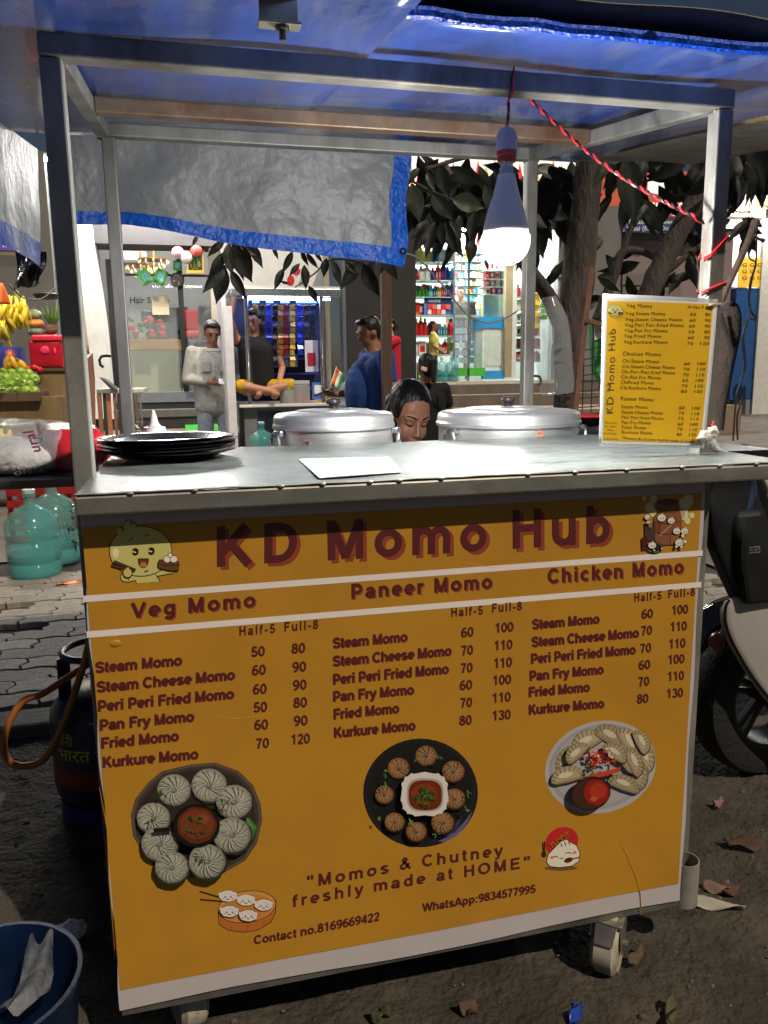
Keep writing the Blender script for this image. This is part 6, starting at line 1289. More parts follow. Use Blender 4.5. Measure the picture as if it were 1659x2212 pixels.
def jar(label, x, yb, Y, r, h_, lid, body_a, fill):
    j = TH('jar', label, 'jar', x, yb, Y, 'jars on the kiosk'); p = at(x, yb, Y); z = kz if abs(Y-KY) < .5 else p.z
    MB().lathe([(r*.95, z), (r, z+.01), (r, z+h_*.8), (r*.85, z+h_*.86)], (p.x, Y, 0), 20).build('jar_body', M('jar_clear', (.75, .78, .78), rough=.1, alpha=.35, var=.05), j, smooth=True)
    MB().lathe([(.001, z+.004), (r*.9, z+.004), (r*.9, z+h_*.45), (.001, z+h_*.5)], (p.x, Y, 0), 16).build('contents', S('fill_%d_%d_%d' % fill, fill, rough=.7, var=.3, scale=30), j, smooth=True)
    MB().lathe([(r*.9, z+h_*.86), (r*.98, z+h_*.87), (r*.98, z+h_), (.001, z+h_*1.01)], (p.x, Y, 0), 20).build('lid', S('lid_%d_%d_%d' % lid, lid, rough=.35), j, smooth=True)
jar('glass jar with lime green lid on the kiosk counter', 622, 855, KY+.12, .085, .16, (120, 190, 40), None, (60, 70, 50)); jar('tall clear jar with red brown sweets on the kiosk counter', 651, 862, KY+.08, .09, .22, (190, 190, 190), None, (120, 40, 34))
for i, (x, c_) in enumerate(((601, (196, 150, 60)), (617, (60, 110, 120)), (633, (50, 120, 180)))): jar('jar with %s lid on the kiosk back shelf' % ('tan', 'grey teal', 'blue')[i], x, 793, KY+.8, .055, .13, c_, None, (120, 110, 90))
up_ = TH('payment_stand', 'blue framed payment stand without its code on the kiosk counter', 'payment stand', 688, 862, KY+.05); pb1('frame', S('stand_blue', (60, 110, 180)), up_, 674, 826, 700, 862, KY+.03, .02); pb1('card', paper, up_, 679, 832, 696, 850, KY+.024, .005)
sg = TH('price_sign', 'white paper sign with a red square hanging in the kiosk', 'sign', 672, 735, KY+.12); pb1('paper', S('sign_lilac', (200, 196, 220), rough=.7), sg, 658, 735, 688, 803, KY+.12, .005); pb1('picture', S('sign_picture', (150, 30, 50), rough=.5, var=.3, scale=30), sg, 664, 762, 681, 790, KY+.115, .004)
yb = TH('yellow_bottle', 'yellow plastic bottle at the right of the kiosk counter', 'bottle', 694, 840, KY+.3); p = at(694, 845, KY+.3); MB().lathe([(.05, kz), (.055, kz+.02), (.055, kz+.12), (.02, kz+.16), (.02, kz+.19), (.001, kz+.195)], (p.x, KY+.3, 0), 16).build('bottle_body', S('bottle_yellow', (220, 180, 20), rough=.3), yb, smooth=True)
fg = TH('tricolour_flag', 'small saffron white and green flag fixed to the right kiosk post', 'flag', 730, 810, KY+.02)
a0, a1, a2, a3 = at(728, 795, KY), at(745, 812, KY), at(732, 845, KY), at(716, 828, KY)
for i, c_ in enumerate(((226, 110, 50), (225, 225, 222), (40, 130, 70))):
    fx = lambda u, v: (a0*(1-(i+u)/3)+a1*((i+u)/3))*(1-v)+(a3*(1-(i+u)/3)+a2*((i+u)/3))*v+V((0, .015*math.sin(v*5), 0))
    MB().grid(fx, 2, 6).build('stripe', S('flag_%d' % i, c_, rough=.7), fg, smooth=True, solid=.002)
MB().tube([at(727, 792, KY), at(714, 832, KY)], .005, 6).build('stick', whitep, fg)
dj = lambda label, x, y, Y, s, mat: jug('water_jug', label, at(x, y, Y).x, Y, at(x, y, Y).z, s, mat, 'water jugs by the kiosk')
dj('clear grey water jug standing right of the kiosk', 763, 905, 5.9, .95, M('jug_clear', (.42, .45, .47), rough=.1, alpha=.55, var=.05)); dj('teal water jug on the ground in front of the kiosk', 568, 1010, 6.1, .9, jug_m)
MB().tube([(KX0+.1, KY+.06, rz-.02), (KX1-.1, KY+.06, rz-.02)], .010, 8).build('tube', M('kiosk_fill_tube', (1, 1, 1), var=0), ki_)  # front tube added under the rail to brighten the boy
# narrow passage right of the kiosk
for x0, x1, c_, lab in ((702, 718, (150, 140, 120), 'beige wall strip right of the kiosk roof'), (736, 752, (96, 100, 112), 'grey steel column beside the dark passage')): o = pb1('column', S('column_%d' % x0, c_, rough=.6, var=.1), None, x0, 480, x1, 900, 7.7, .2); tag(o, lab, 'column')
o = pb1('dark_wall', dark_w, None, 745, 420, 900, 900, 9.6, .1); tag(o, 'wall coloured dark for the unlit passage between kiosk and chemist', 'wall')  # dark colour stands in for the shade of the recess between the shops
wp = MB(); a, b_ = at(835, 575, 4.4), at(837, 870, 4.4); wp.b2((a.x-.035, 4.4, 0), (a.x+.035, 4.46, a.z+.25)); o = wp.build('wooden_pole', S('pole_brown', (84, 66, 54), rough=.8, var=.3, stretch=(4, 4, .5)), None, bevel=.004); tag(o, 'square brown wooden pole in front of the man in blue', 'pole')

# --- chemist
PY = 12.4
chm = TH('chemist_shop', 'brightly lit chemist shop with glass shelves full of bottles', 'shop', 1000, 822, PY)
ck_w = S('chemist_wall', (205, 222, 220), rough=.6, var=.04)
cz = at(1000, 824, PY).z; CXa, CXb = at(880, 800, PY).x, at(1210, 800, PY).x
MB().b2((CXa, PY+2.2, cz), (CXb, PY+2.3, cz+3.4)).build('back_wall', ck_w, chm); MB().b2((CXa-.05, PY, cz), (CXa, PY+2.3, cz+3.4)).build('side_wall', ck_w, chm); MB().b2((CXb, PY, cz), (CXb+.05, PY+2.3, cz+3.4)).build('side_wall', ck_w, chm)
MB().b2((CXa, PY-.02, cz+3.1), (CXb, PY+2.3, cz+3.2)).build('ceiling', white_w, chm); MB().b2((CXa-.1, PY-.1, cz-.05), (CXb+.2, PY+2.3, cz)).build('floor', S('chemist_floor', (190, 186, 176), rough=.3), chm)
st_m = S('plinth_brown', (104, 94, 86), rough=.8, var=.2, scale=4)
MB().b2((CXa-1.4, PY-.35, cz-.22), (CXb+.6, PY+.0, cz-.052)).build('step', st_m, chm); MB().b2((CXa-1.6, PY-.9, cz-.42), (CXb+.8, PY-.36, cz-.22)).build('step', st_m, chm); MB().b2((CXa-2.5, PY-2.5, .04), (CXb+2, PY-.9, cz-.42)).build('landing', S('landing_tan', (130, 112, 96), rough=.8, var=.2, scale=5), chm)
tube_lamp('tube light on the chemist ceiling, front', CXa+.3, CXb-.3, PY+.5, cz+2.9, 75); tube_lamp('tube light on the chemist ceiling, back', CXa+.3, CXb-.3, PY+1.6, cz+2.9, 60); tube_lamp('tube light over the chemist entrance', CXa, CXb-.6, PY-.45, cz+3.0, 60)
rows = [565, 605, 641, 680, 725, 766, 822]
gl = S('shelf_glass_edge', (150, 185, 175), rough=.15)
for y in rows: pb1('shelf', gl, chm, 884, y, 982, y+2.4, PY+.1, .4)
for x in (884, 980): pb1('shelf_upright', alum, chm, x, 500, x+3, 826, PY+.08, .04)
def pbott(label, cat, x, yb, w_, h_, body_c, cap_c, Y, group, style=0):
    """one bottle or box on a shelf, standing on the shelf line yb"""
    p = at(x, yb, Y); m_ = mpp(x, yb, Y); W, Hh = w_*m_, h_*m_; mt = S('pack_%d_%d_%d' % body_c, body_c, rough=.3, var=.06); mc = S('pack_%d_%d_%d' % cap_c, cap_c, rough=.35, var=.05)
    t = thing('bottle' if style < 2 else 'carton', label, cat, p, group)
    if style == 0:
        MB().lathe([(W*.56, 0), (W*.6, Hh*.03), (W*.6, Hh*.58), (W*.54, Hh*.70), (W*.30, Hh*.80), (W*.22, Hh*.84)], p, 14, sy=.62).build('bottle_body', mt, t, smooth=True); MB().lathe([(W*.22, Hh*.84), (W*.24, Hh*.86), (W*.20, Hh), (.001, Hh)], p, 10).build('cap', mc, t, smooth=True)
        MB().b2((p.x-W*.36, p.y-W*.33, p.z+Hh*.15), (p.x+W*.36, p.y-W*.30, p.z+Hh*.48)).build('sticker', mc, t)
    elif style == 1:
        MB().lathe([(W*.56, 0), (W*.56, Hh*.74), (W*.34, Hh*.8)], p, 12).build('bottle_body', mt, t, smooth=True); MB().lathe([(W*.32, Hh*.8), (W*.32, Hh), (.001, Hh)], p, 10).build('cap', mc, t, smooth=True)
    else:
        MB().b2((p.x-W/2, p.y-.05, p.z), (p.x+W/2, p.y+.08, p.z+Hh)).build('box', mt, t); MB().b2((p.x-W*.34, p.y-.054, p.z+Hh*.2), (p.x+W*.34, p.y-.0505, p.z+Hh*.7)).build('panel', mc, t)
    return t
CN = {(225, 190, 30): 'yellow', (214, 180, 80): 'amber', (30, 110, 170): 'blue', (230, 235, 232): 'white', (206, 228, 210): 'pale green', (200, 40, 44): 'red', (40, 50, 130): 'navy', (50, 120, 40): 'green', (30, 30, 32): 'black', (230, 180, 190): 'pink', (90, 180, 200): 'sky blue', (236, 226, 200): 'cream', (220, 110, 40): 'orange', (60, 130, 130): 'teal', (150, 90, 160): 'violet'}
ORD = ('first', 'second', 'third', 'fourth', 'fifth', 'sixth', 'seventh', 'eighth', 'ninth', 'tenth', 'eleventh', 'twelfth', 'thirteenth', 'fourteenth')
Yl, Am, Bl, Wh, PG, Rd, Nv, Gr, Bk, Pk, Sk, Cm, Og, Te, Vi = list(CN)
def row(name, where, yb, items, Y, group):
    for i, (x, w_, h_, a, b_, st) in enumerate(items):
        pbott('%s %s, %s from left on %s' % (CN[a], 'bottle' if st < 2 else 'carton', ORD[i], where), 'bottle' if st < 2 else 'carton', x, yb, w_, h_, a, b_, Y, group, st)
G_ = 'goods on the chemist shelves'; R_ = PY+.25
row('', 'the top glass shelf of the left rack', 565, [(893, 14, 30, Sk, Wh, 2), (908, 12, 36, Yl, Wh, 0), (924, 13, 36, Am, Bl, 0), (940, 13, 40, Bl, Sk, 0), (955, 13, 34, PG, Wh, 0), (971, 15, 38, Wh, PG, 0)], R_, G_)
row('', 'the second glass shelf of the left rack', 605, [(895, 15, 12, Rd, Rd, 2), (909, 13, 30, Wh, Rd, 0), (922, 13, 32, Wh, Bl, 0), (935, 9, 26, Nv, Rd, 1), (946, 11, 34, Rd, Wh, 0), (958, 11, 38, Nv, Rd, 0), (967, 7, 28, Nv, Bl, 1), (976, 9, 26, Bl, Sk, 0)], R_, G_)
row('', 'the third glass shelf of the left rack', 641, [(890, 7, 22, Gr, Bk, 1), (898, 7, 22, Gr, Bk, 1), (906, 7, 20, Gr, Bk, 1), (914, 7, 20, Gr, Yl, 1), (922, 7, 20, Gr, Bk, 1), (930, 8, 26, Sk, Wh, 0), (940, 8, 26, Bl, Yl, 0), (948, 8, 24, Am, Wh, 0), (957, 9, 30, Rd, Wh, 0), (966, 9, 30, Nv, Wh, 0), (976, 9, 32, Nv, Rd, 0)], R_, G_)
row('', 'the fourth glass shelf of the left rack', 680, [(891, 9, 24, Rd, Og, 2), (900, 9, 26, Og, Rd, 2), (909, 9, 24, Rd, Wh, 2)], R_, G_)
row('', 'the fifth glass shelf of the left rack', 725, [(890, 8, 28, Bk, Rd, 1), (899, 9, 36, Rd, Og, 1), (909, 9, 38, Rd, Yl, 1), (918, 9, 36, Rd, Bk, 1), (950, 10, 26, Bl, Wh, 0), (961, 10, 24, Te, Wh, 0), (973, 11, 34, Rd, Bk, 0)], R_, G_)
row('', 'the sixth glass shelf of the left rack', 766, [(894, 16, 26, Pk, Wh, 2), (911, 16, 28, Wh, Rd, 2), (961, 11, 32, Rd, Wh, 0), (974, 13, 36, Cm, Gr, 2)], R_, G_)
row('', 'the lowest board of the left rack', 822, [(892, 14, 40, Cm, Gr, 2), (908, 14, 34, Gr, Wh, 2), (924, 12, 30, Wh, Gr, 2)], R_, G_)
q_ = random.Random(21)
def stock(x0, x1, yb, h0, h1, Y, w0=4, w1=9):
    pal_ = [Wh, Sk, PG, Pk, Rd, Cm, Bl, Te, Yl, Nv, Gr, Og]; its = MB(); x = x0
    while x < x1-2:
        w_ = q_.uniform(w0, w1); pbox(its, x, yb-q_.uniform(h0, h1), min(x+w_, x1), yb-.3, Y, .10, m=q_.randrange(len(pal_))); x += w_+.5
    its.build('stock', [S('pack_%d_%d_%d' % c_, c_, rough=.3, var=.06) for c_ in pal_], chm)['kind'] = 'stuff'
for yb in rows: stock(886, 981, yb, 18, 28, PY+.38)
for yb in (585, 602, 619, 636): stock(1047, 1095, yb, 8, 14, PY+1.02)
for k in range(6): stock(1113, 1167, 640+k*28, 14, 22, PY+.42)
dsp = TH('display_card', 'blue framed display of red packets with white lettering on the fourth shelf', 'display', 946, 680, PY+.15)
pb1('backing', S('display_blue', (60, 110, 180)), dsp, 916, 642, 976, 681, PY+.14, .02); pb1('header', S('display_navy', (34, 60, 110)), dsp, 919, 644, 973, 655, PY+.132, .006)
for i in range(9): pb1('packet', S('packet_%d' % (i % 3), ((196, 44, 40), (220, 90, 60), (226, 200, 190))[i % 3], rough=.4), dsp, 924+i % 5*10, 658+i//5*11, 932+i % 5*10, 668+i//5*11, PY+.12, .018)
dl = MB(); letter(dl, 'DIGENE', at(926, 653, PY+.129), at(952, 653, PY+.129), V((0, 0, .055)), .02); dl.build('lettering', S('white_ink', (220, 225, 230)), dsp)
dj2 = lambda label, x, s: jug('water_jug', label, at(x, 822, PY+.12).x, PY+.1, cz, s, jug_m, 'water jugs at the chemist')
dj2('teal water jug on the chemist floor, left of its pair', 953, .95); dj2('teal water jug on the chemist floor, right of its pair', 975, .95)
# door, inner racks, counter
pb1('door_pane', pane, chm, 984, 545, 1012, 824, PY+.02, .01); pb1('door_frame', alum, chm, 1011, 545, 1014, 824, PY+.02, .03)
q_ = random.Random(11); pal = [Wh, Wh, Wh, Sk, PG, Pk, Rd, Cm, Bl, Te, Yl]
for k in range(9):
    y = 548+k*17; pb1('shelf', gl, chm, 984, y, 1046, y+1.6, PY+1.9, .25); its = MB(); ms = [S('pack_%d_%d_%d' % c_, c_, rough=.3, var=.06) for c_ in pal]
    x = 985
    while x < 1045:
        w_ = q_.uniform(3, 6); pbox(its, x, y-q_.uniform(7, 14), x+w_, y-.2, PY+1.92, .15, m=q_.randrange(len(pal))); x += w_+.6
    its.build('stock', ms, chm)['kind'] = 'stuff'
for k in range(4):
    y = 585+k*17; pb1('shelf', gl, chm, 1046, y, 1096, y+1.8, PY+.8, .3)
row('', 'the upper shelf of the middle rack', 585, [(1051, 8, 18, Pk, Rd, 2), (1061, 8, 20, Wh, Rd, 2), (1071, 9, 16, Wh, Vi, 2), (1082, 9, 18, Wh, Sk, 2)], PY+.95, G_)
row('', 'the second shelf of the middle rack', 602, [(1051, 8, 13, Rd, Pk, 2), (1061, 9, 15, Rd, Wh, 2), (1073, 10, 14, Wh, Rd, 2), (1086, 10, 15, Cm, Wh, 2)], PY+.95, G_)
row('', 'the third shelf of the middle rack', 619, [(1051, 8, 14, Rd, Wh, 2), (1062, 9, 13, Pk, Wh, 2), (1074, 10, 14, Wh, Pk, 2), (1087, 9, 14, Wh, Rd, 2)], PY+.95, G_)
row('', 'the lowest shelf of the middle rack', 636, [(1052, 10, 13, Wh, Rd, 2), (1064, 9, 15, Rd, Wh, 2), (1076, 9, 14, Vi, Wh, 2), (1087, 9, 14, Wh, Pk, 2)], PY+.95, G_)
co_ = TH('shop_counter', 'white chemist counter with bright blue top band and glass front', 'counter', 1066, 815, PY+.15); pb1('blue_band', S('counter_blue', (50, 140, 200), rough=.3), co_, 1042, 684, 1090, 709, PY+.13, .5); pb1('base', S('counter_white', (214, 222, 220), rough=.4), co_, 1043, 709, 1089, 806, PY+.15, .46); pb1('panel', S('counter_glass', (190, 205, 198), rough=.2), co_, 1048, 718, 1084, 790, PY+.14, .012); pb1('skirting', S('counter_blue', (50, 140, 200), rough=.3), co_, 1042, 801, 1090, 818, PY+.10, .06); pb1('glass_shelf', gl, co_, 1044, 637, 1092, 684, PY+.5, .02)
gc = TH('glass_counter', 'low glass counter full of blue packets in front of the shopkeeper', 'counter', 1012, 790, PY+.5); pb1('counter_top', gl, gc, 984, 680, 1042, 686, PY+.5, .5); pb1('glass_front', pane, gc, 984, 686, 1041, 792, PY+.5, .01)
row2 = MB(); 
for k in range(6):
    for j in range(9): pbox(row2, 987+j*6, 692+k*16, 992+j*6, 704+k*16, PY+.6, .1, m=(k*7+j*3+k*j) % 4)
row2.build('packets', [S('packet_blue', (70, 110, 180)), S('packet_white', (210, 215, 225)), S('packet_violet', (120, 110, 180)), S('packet_sky', (110, 170, 200))], gc)['kind'] = 'stuff'
o = pb1('green_mat', S('mat_green', (70, 170, 60), rough=.9), None, 988, 795, 1048, 812, PY+.02, .35); tag(o, 'strip of green floor mat at the chemist door', 'mat')
for x, w_, c_ in ((1095, 10, (150, 140, 110)), (1110, 4, (200, 206, 206))): pb1('pillar', S('chm_pillar_%d' % x, c_, rough=.6, var=.1), chm, x, 500, x+w_, 815, PY+.05, .12)
for k in range(6): pb1('shelf', gl, chm, 1112, 640+k*28, 1168, 642+k*28, PY+.2, .3)
row('', 'the top shelf of the right rack', 640, [(1118, 8, 24, Rd, Bk, 1), (1128, 8, 24, Wh, Rd, 1), (1140, 10, 20, Wh, Cm, 2)], R_+.1, G_)
row('', 'the second shelf of the right rack', 668, [(1118, 9, 20, Wh, Cm, 2), (1130, 10, 22, Cm, Bk, 2), (1143, 9, 18, Bk, Rd, 2)], R_+.1, G_)
row('', 'the third shelf of the right rack', 696, [(1118, 9, 18, Wh, Te, 2), (1130, 9, 20, Te, Wh, 2), (1142, 9, 20, Wh, Bk, 2)], R_+.1, G_)
row('', 'the fourth shelf of the right rack', 724, [(1118, 9, 18, Wh, Bk, 2), (1131, 10, 20, Sk, Bl, 2), (1145, 10, 20, Rd, Bk, 2)], R_+.1, G_)
row('', 'the fifth shelf of the right rack', 752, [(1118, 9, 20, Gr, Rd, 2), (1131, 10, 20, Bl, Wh, 2), (1145, 10, 20, Bl, Rd, 2)], R_+.1, G_)
row('', 'the lowest shelf of the right rack', 780, [(1118, 10, 20, Rd, Cm, 2), (1132, 10, 18, Rd, Wh, 2), (1146, 10, 18, Wh, Gr, 2)], R_+.1, G_)
for i, (x, y0, n_, c_) in enumerate(((1158, 612, 8, (222, 190, 30)), (1175, 630, 5, (110, 190, 50)))):
    t = TH('sachet_strip', 'hanging strip of big %s packets at the right of the chemist' % ('yellow', 'lime green')[i], 'sachet strip', x, y0, PY-.2)
    for k in range(n_):
        p = at(x+(k % 2), y0+6+k*12.2, PY-.2); MB().box(p, (.13, .03, .085), Euler((.2*(-1)**k, 0, .1)), taper=.92).build('packet', S('pk_%d_%d_%d' % c_, c_, rough=.25, var=.15), t)
# lit sign boards above
sb_ = TH('shop_sign', 'lit white sign board with red flames above the chemist, seen through leaves', 'sign', 1060, 440, PY-.3)
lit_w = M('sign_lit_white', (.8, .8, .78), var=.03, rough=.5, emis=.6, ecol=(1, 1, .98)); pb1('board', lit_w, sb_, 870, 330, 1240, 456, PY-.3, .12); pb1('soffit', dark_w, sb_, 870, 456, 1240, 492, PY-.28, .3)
lit_r = M('sign_lit_red', (.6, .03, .03), var=.05, emis=.5, ecol=(.75, .04, .04)); lit_g = M('sign_lit_green', (.1, .5, .1), var=.05, emis=.35, ecol=(.12, .5, .1)); lit_y = M('sign_lit_yellow', (.7, .5, .1), var=.05, emis=.5, ecol=(.85, .6, .12)); lit_n = S('sign_navy', (60, 66, 120))
q_ = random.Random(8)
for k in range(20):
    x = 880+k*18; pts = [(x, 402), (x+5, 372+q_.uniform(-6, 6)), (x+9, 350+q_.uniform(-8, 8)), (x+14, 380), (x+18, 402)]
    MB().prism([at(a, b_, PY-.304) for a, b_ in pts], (0, -.004, 0)).build('flame', lit_r if k % 3 else lit_y, sb_)
sg_ = MB(); letter(sg_, 'HUGGIES', at(962, 452, PY-.315), at(1032, 452, PY-.315), V((0, 0, .17)), .03); sg_.build('lettering', lit_w, sb_); pb1('green_band', lit_g, sb_, 940, 428, 1060, 462, PY-.308, .004)
pb1('blue_band', lit_n, sb_, 876, 500, 960, 520, PY-.308, .004); pb1('pink_block', S('sign_pink', (230, 130, 140)), sb_, 1030, 505, 1052, 532, PY-.308, .004)
br_ = pb1('red_brown_frame', S('oxide_red', (110, 52, 46), rough=.6), None, 1243, 448, 1262, 560, PY-.2, .1); tag(br_, 'dull red door jamb right of the chemist, seen through leaves', 'door jamb')
ww = pb1('white_wall', grey_w, None, 1210, 440, 1330, 820, PY+.0, .2); tag(ww, 'grey wall between the chemist and the tree', 'wall')
# --- shop with the address board, right
RY = 13.2
rs = TH('right_shop', 'shuttered shop with pinkish wall behind the tree', 'shop', 1450, 880, RY)
pb1('wall', S('pink_grey_wall', (136, 122, 126), rough=.75, var=.12, scale=2), rs, 1325, 505, 1560, 912, RY, .2)
for k in range(11): pb1('shutter_slat', S('shutter', (120, 112, 112), rough=.5, var=.1), rs, 1345, 590+k*29, 1470, 617+k*29, RY-.04-.0*k, .035)
pb1('lintel', S('lintel', (86, 80, 82)), rs, 1325, 500, 1560, 520, RY-.2, .4)
ab = TH('address_sign', 'orange and blue shop sign with an address line behind the branches', 'sign', 1440, 500, RY-.3)
lit_o = M('sign_lit_orange', (.62, .12, .06), var=.08, emis=.14, ecol=(.7, .14, .08)); pb1('board', lit_o, ab, 1290, 360, 1560, 472, RY-.3, .1); pb1('blue_strip', M('sign_strip', (.05, .06, .22), var=.08, emis=.10, ecol=(.05, .06, .25)), ab, 1290, 472, 1560, 503, RY-.31, .11)
for s, x0, x1, y, h_, mm in (('CHAI SHOPS, B', 1340, 1500, 466, .24, lit_w), ('No.2, B.Rashmi Tower, Sheetal', 1322, 1500, 484, .085, S('white_ink', (220, 225, 230))), ('City, Vasai (East), Dist. Palghar -', 1322, 1505, 498, .085, S('white_ink', (220, 225, 230)))):
    t_ = MB(); letter(t_, s, at(x0, y, RY-.325), at(x1, y, RY-.325), V((0, 0, h_)), .015); t_.build('lettering', mm, ab)
pb1('white_patch', lit_w, ab, 1400, 385, 1440, 420, RY-.305, .004)
# --- bright shop at the far right
FY = 14.5
fs = TH('corner_shop', 'white walled corner shop with a blue pillar at the right edge', 'shop', 1620, 910, FY)
pb1('wall', white_w, fs, 1555, 300, 1900, 905, FY+1.2, .2); pb1('side_panel', S('panel_grey', (176, 178, 176), rough=.5), fs, 1563, 620, 1594, 905, FY+.1, .3); pb1('ceiling', S('shop_ceiling', (150, 132, 104), rough=.7), fs, 1600, 440, 1900, 452, FY-.4, 1.6)
pb1('blue_pillar', S('pillar_blue', (34, 76, 130), rough=.4, var=.1), fs, 1592, 622, 1652, 862, FY-.1, .4); pb1('pillar_foot', S('pillar_foot', (120, 124, 130), rough=.5), fs, 1590, 862, 1650, 908, FY-.1, .4); pb1('door_edge', S('door_white', (196, 196, 190), rough=.5), fs, 1655, 450, 1668, 908, FY-.15, .1)
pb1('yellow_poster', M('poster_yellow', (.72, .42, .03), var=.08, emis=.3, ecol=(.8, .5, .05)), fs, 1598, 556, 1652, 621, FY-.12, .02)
for i in range(3):
    t_ = MB(); letter(t_, 'G G G', at(1603, 576+i*14, FY-.135), at(1646, 576+i*14, FY-.135), V((0, 0, .075)), .02); t_.build('poster_print', S('poster_ink', (70, 44, 20)), fs)
pb1('white_label', lit_w, fs, 1604, 500, 1640, 548, FY+.3, .02)
gg = MB(); letter(gg, 'BH', at(1634, 445, FY-.42), at(1658, 445, FY-.42), V((0, 0, .14)), .02); gg.build('gold_lettering', S('gold_letter', (176, 150, 70), metal=.5, rough=.3), fs)
gs = TH('green_sticker', 'vertical green chemist sticker beside the blue pillar', 'sticker', 1576, 880, FY); pb1('sticker', S('sticker_green', (40, 140, 70), rough=.4), gs, 1566, 806, 1581, 892, FY+.08, .006)
t_ = MB(); pA, pB = at(1578, 890, FY+.074), at(1578, 812, FY+.074); letter(t_, 'CHEMIST & DRUGGIST', pA, pB, V((-.075, 0, 0)), .015); t_.build('lettering', S('white_ink', (220, 225, 230)), gs)
lt = TH('hanging_lantern', 'dark hanging lantern in front of the white corner shop', 'lantern', 1613, 480, 11.0); p = at(1613, 540, 11.0)
MB().lathe([(.01, 0), (.10, .10), (.03, .22), (.012, .24), (.012, .36), (.10, .46), (.11, .52), (.01, .53), (.006, .95)], p, 14).build('lantern', S('lantern_dark', (58, 46, 42), rough=.6), lt, smooth=True)
tube_lamp('tube light inside the corner shop', at(1600, 470, FY).x, at(1800, 470, FY).x, FY+.3, at(1600, 458, FY).z, 70); tube_lamp('tube light over the corner shop front', at(1570, 430, FY).x, at(1780, 430, FY).x, FY-.7, at(1600, 420, FY).z, 50)

# ------------------------------------------------------------------ fruit stall at the left
FYs = 5.6
wallb = pb1('stall_wall', S('stall_wall', (92, 90, 86), rough=.8, var=.2, scale=2), None, -420, 300, 150, 1000, 8.4, .15); tag(wallb, 'dull grey wall behind the fruit stall', 'wall')
stl2 = TH('fruit_stall', 'fruit stall built of brown boards at the left edge', 'fruit stall', 80, 960, FYs)
tan = S('brown_board', (118, 96, 62), rough=.75, var=.15, stretch=(6, 1, .6), scale=8, dirt=(.13, .10, .06), dscale=3)
pb1('counter_front', tan, stl2, -260, 864, 146, 1010, FYs, .9); pb1('upper_box', tan, stl2, 80, 800, 150, 866, FYs+.35, .6); pb1('box_rim', S('board_edge', (84, 66, 46)), stl2, 78, 795, 152, 801, FYs+.33, .64)
pb1('shelf_board', S('board_edge', (84, 66, 46)), stl2, -260, 853, 88, 866, FYs-.06, .5)
sk2 = MB().grid(lambda u, v: tuple(at(-60+u*146, 856+3*math.sin(u*9)-v*5, FYs-.05+v*.4)), 12, 3).build('sacking', S('sack', (150, 134, 104), rough=.9, var=.2, bump=.5), stl2, smooth=True, solid=.01)
gv = S('guava_green', (120, 150, 48), rough=.35, var=.22, scale=16, dirt=(.30, .38, .08), dscale=9)
gmesh = MB(); gmesh.lathe([(.001, -.040), (.018, -.037), (.036, -.016), (.040, .004), (.034, .024), (.016, .036), (.006, .034), (.001, .031)], (0, 0, 0), 16); gme = gmesh.mesh('guava', gv, True)
gpos = []
for j, (y, n_, off) in enumerate(((846, 6, 2), (832, 5, 10), (818, 5, 0), (806, 4, 8))):
    for i in range(n_+3):
        x = -40+off+i*19
        if x < 84-j*3: gpos.append((x, y, FYs+.06+j*.05, j))
gk = {}
for i, (x, y, Y, j) in enumerate(gpos):
    gk[j] = (gk.get(j, (-1,))[0]+1,)
    o = bpy.data.objects.new('guava', gme); COL.objects.link(o); o.location = at(x+rnd.uniform(-2, 2), y+rnd.uniform(-2, 2), Y); o.rotation_euler = (rnd.uniform(1.0, 1.9), rnd.uniform(-.5, .5), rnd.uniform(-.6, .6)); s_ = rnd.uniform(1.0, 1.3); o.scale = (s_, s_, s_*rnd.uniform(.9, 1.1))
    tag(o, 'light green guava, %s from the left in the %s row of the heap' % (ORD[gk[(j)][0]], ('bottom', 'second', 'third', 'top')[j]), 'guava', 'guavas heaped on the fruit stall')
rc = TH('red_crate', 'red plastic wrapped crate with lid on the fruit stall', 'crate', 98, 793, FYs+.5)
pb1('box', M('red_wrap', lin((168, 26, 40)), rough=.2, var=.2, scale=6, bump=.6, bscale=14), rc, 60, 735, 138, 794, FYs+.45, .3, .02); pb1('lid', S('crate_lid', (206, 40, 62), rough=.35), rc, 66, 723, 136, 736, FYs+.43, .34, .012)
for x, y, rx, ry in ((97, 756, 10, 9), (118, 758, 3, 8)): MB().ball(at(x, y, FYs+.445), (rx*.0037, .008, ry*.0037), 12, 8).build('torn_patch', S('hot_pink', (236, 60, 110), rough=.4), rc, smooth=True)
def pumpkin(label, x, y, Y, rx, ry, c1, c2):
    t = TH('pumpkin', label, 'pumpkin', x, y+ry, Y, 'pumpkins stacked on the fruit stall'); p = at(x, y, Y); m_ = mpp(x, y, Y); vs = []; nU, nV = 48, 12
    def f(u, v): a = 2*math.pi*u; b = math.pi*v; k = 1-.10*abs(math.sin(a*5))**.6; return (p.x+rx*m_*k*math.sin(b)*math.cos(a), p.y+rx*m_*k*math.sin(b)*math.sin(a), p.z-ry*m_*math.cos(b)*(1-.15*math.sin(b)))
    MB().grid(f, nU, nV).build('pumpkin_body', S('pumpkin_%d_%d' % (c1[0], c1[1]), c1, rough=.45, var=.3, scale=12, dirt=lin(c2), dscale=10), t, smooth=True)
    MB().tube([p+V((0, 0, ry*m_*.8)), p+V((.01, 0, ry*m_*1.25))], .012, 7).build('stalk', S('stalk', (110, 110, 60)), t)
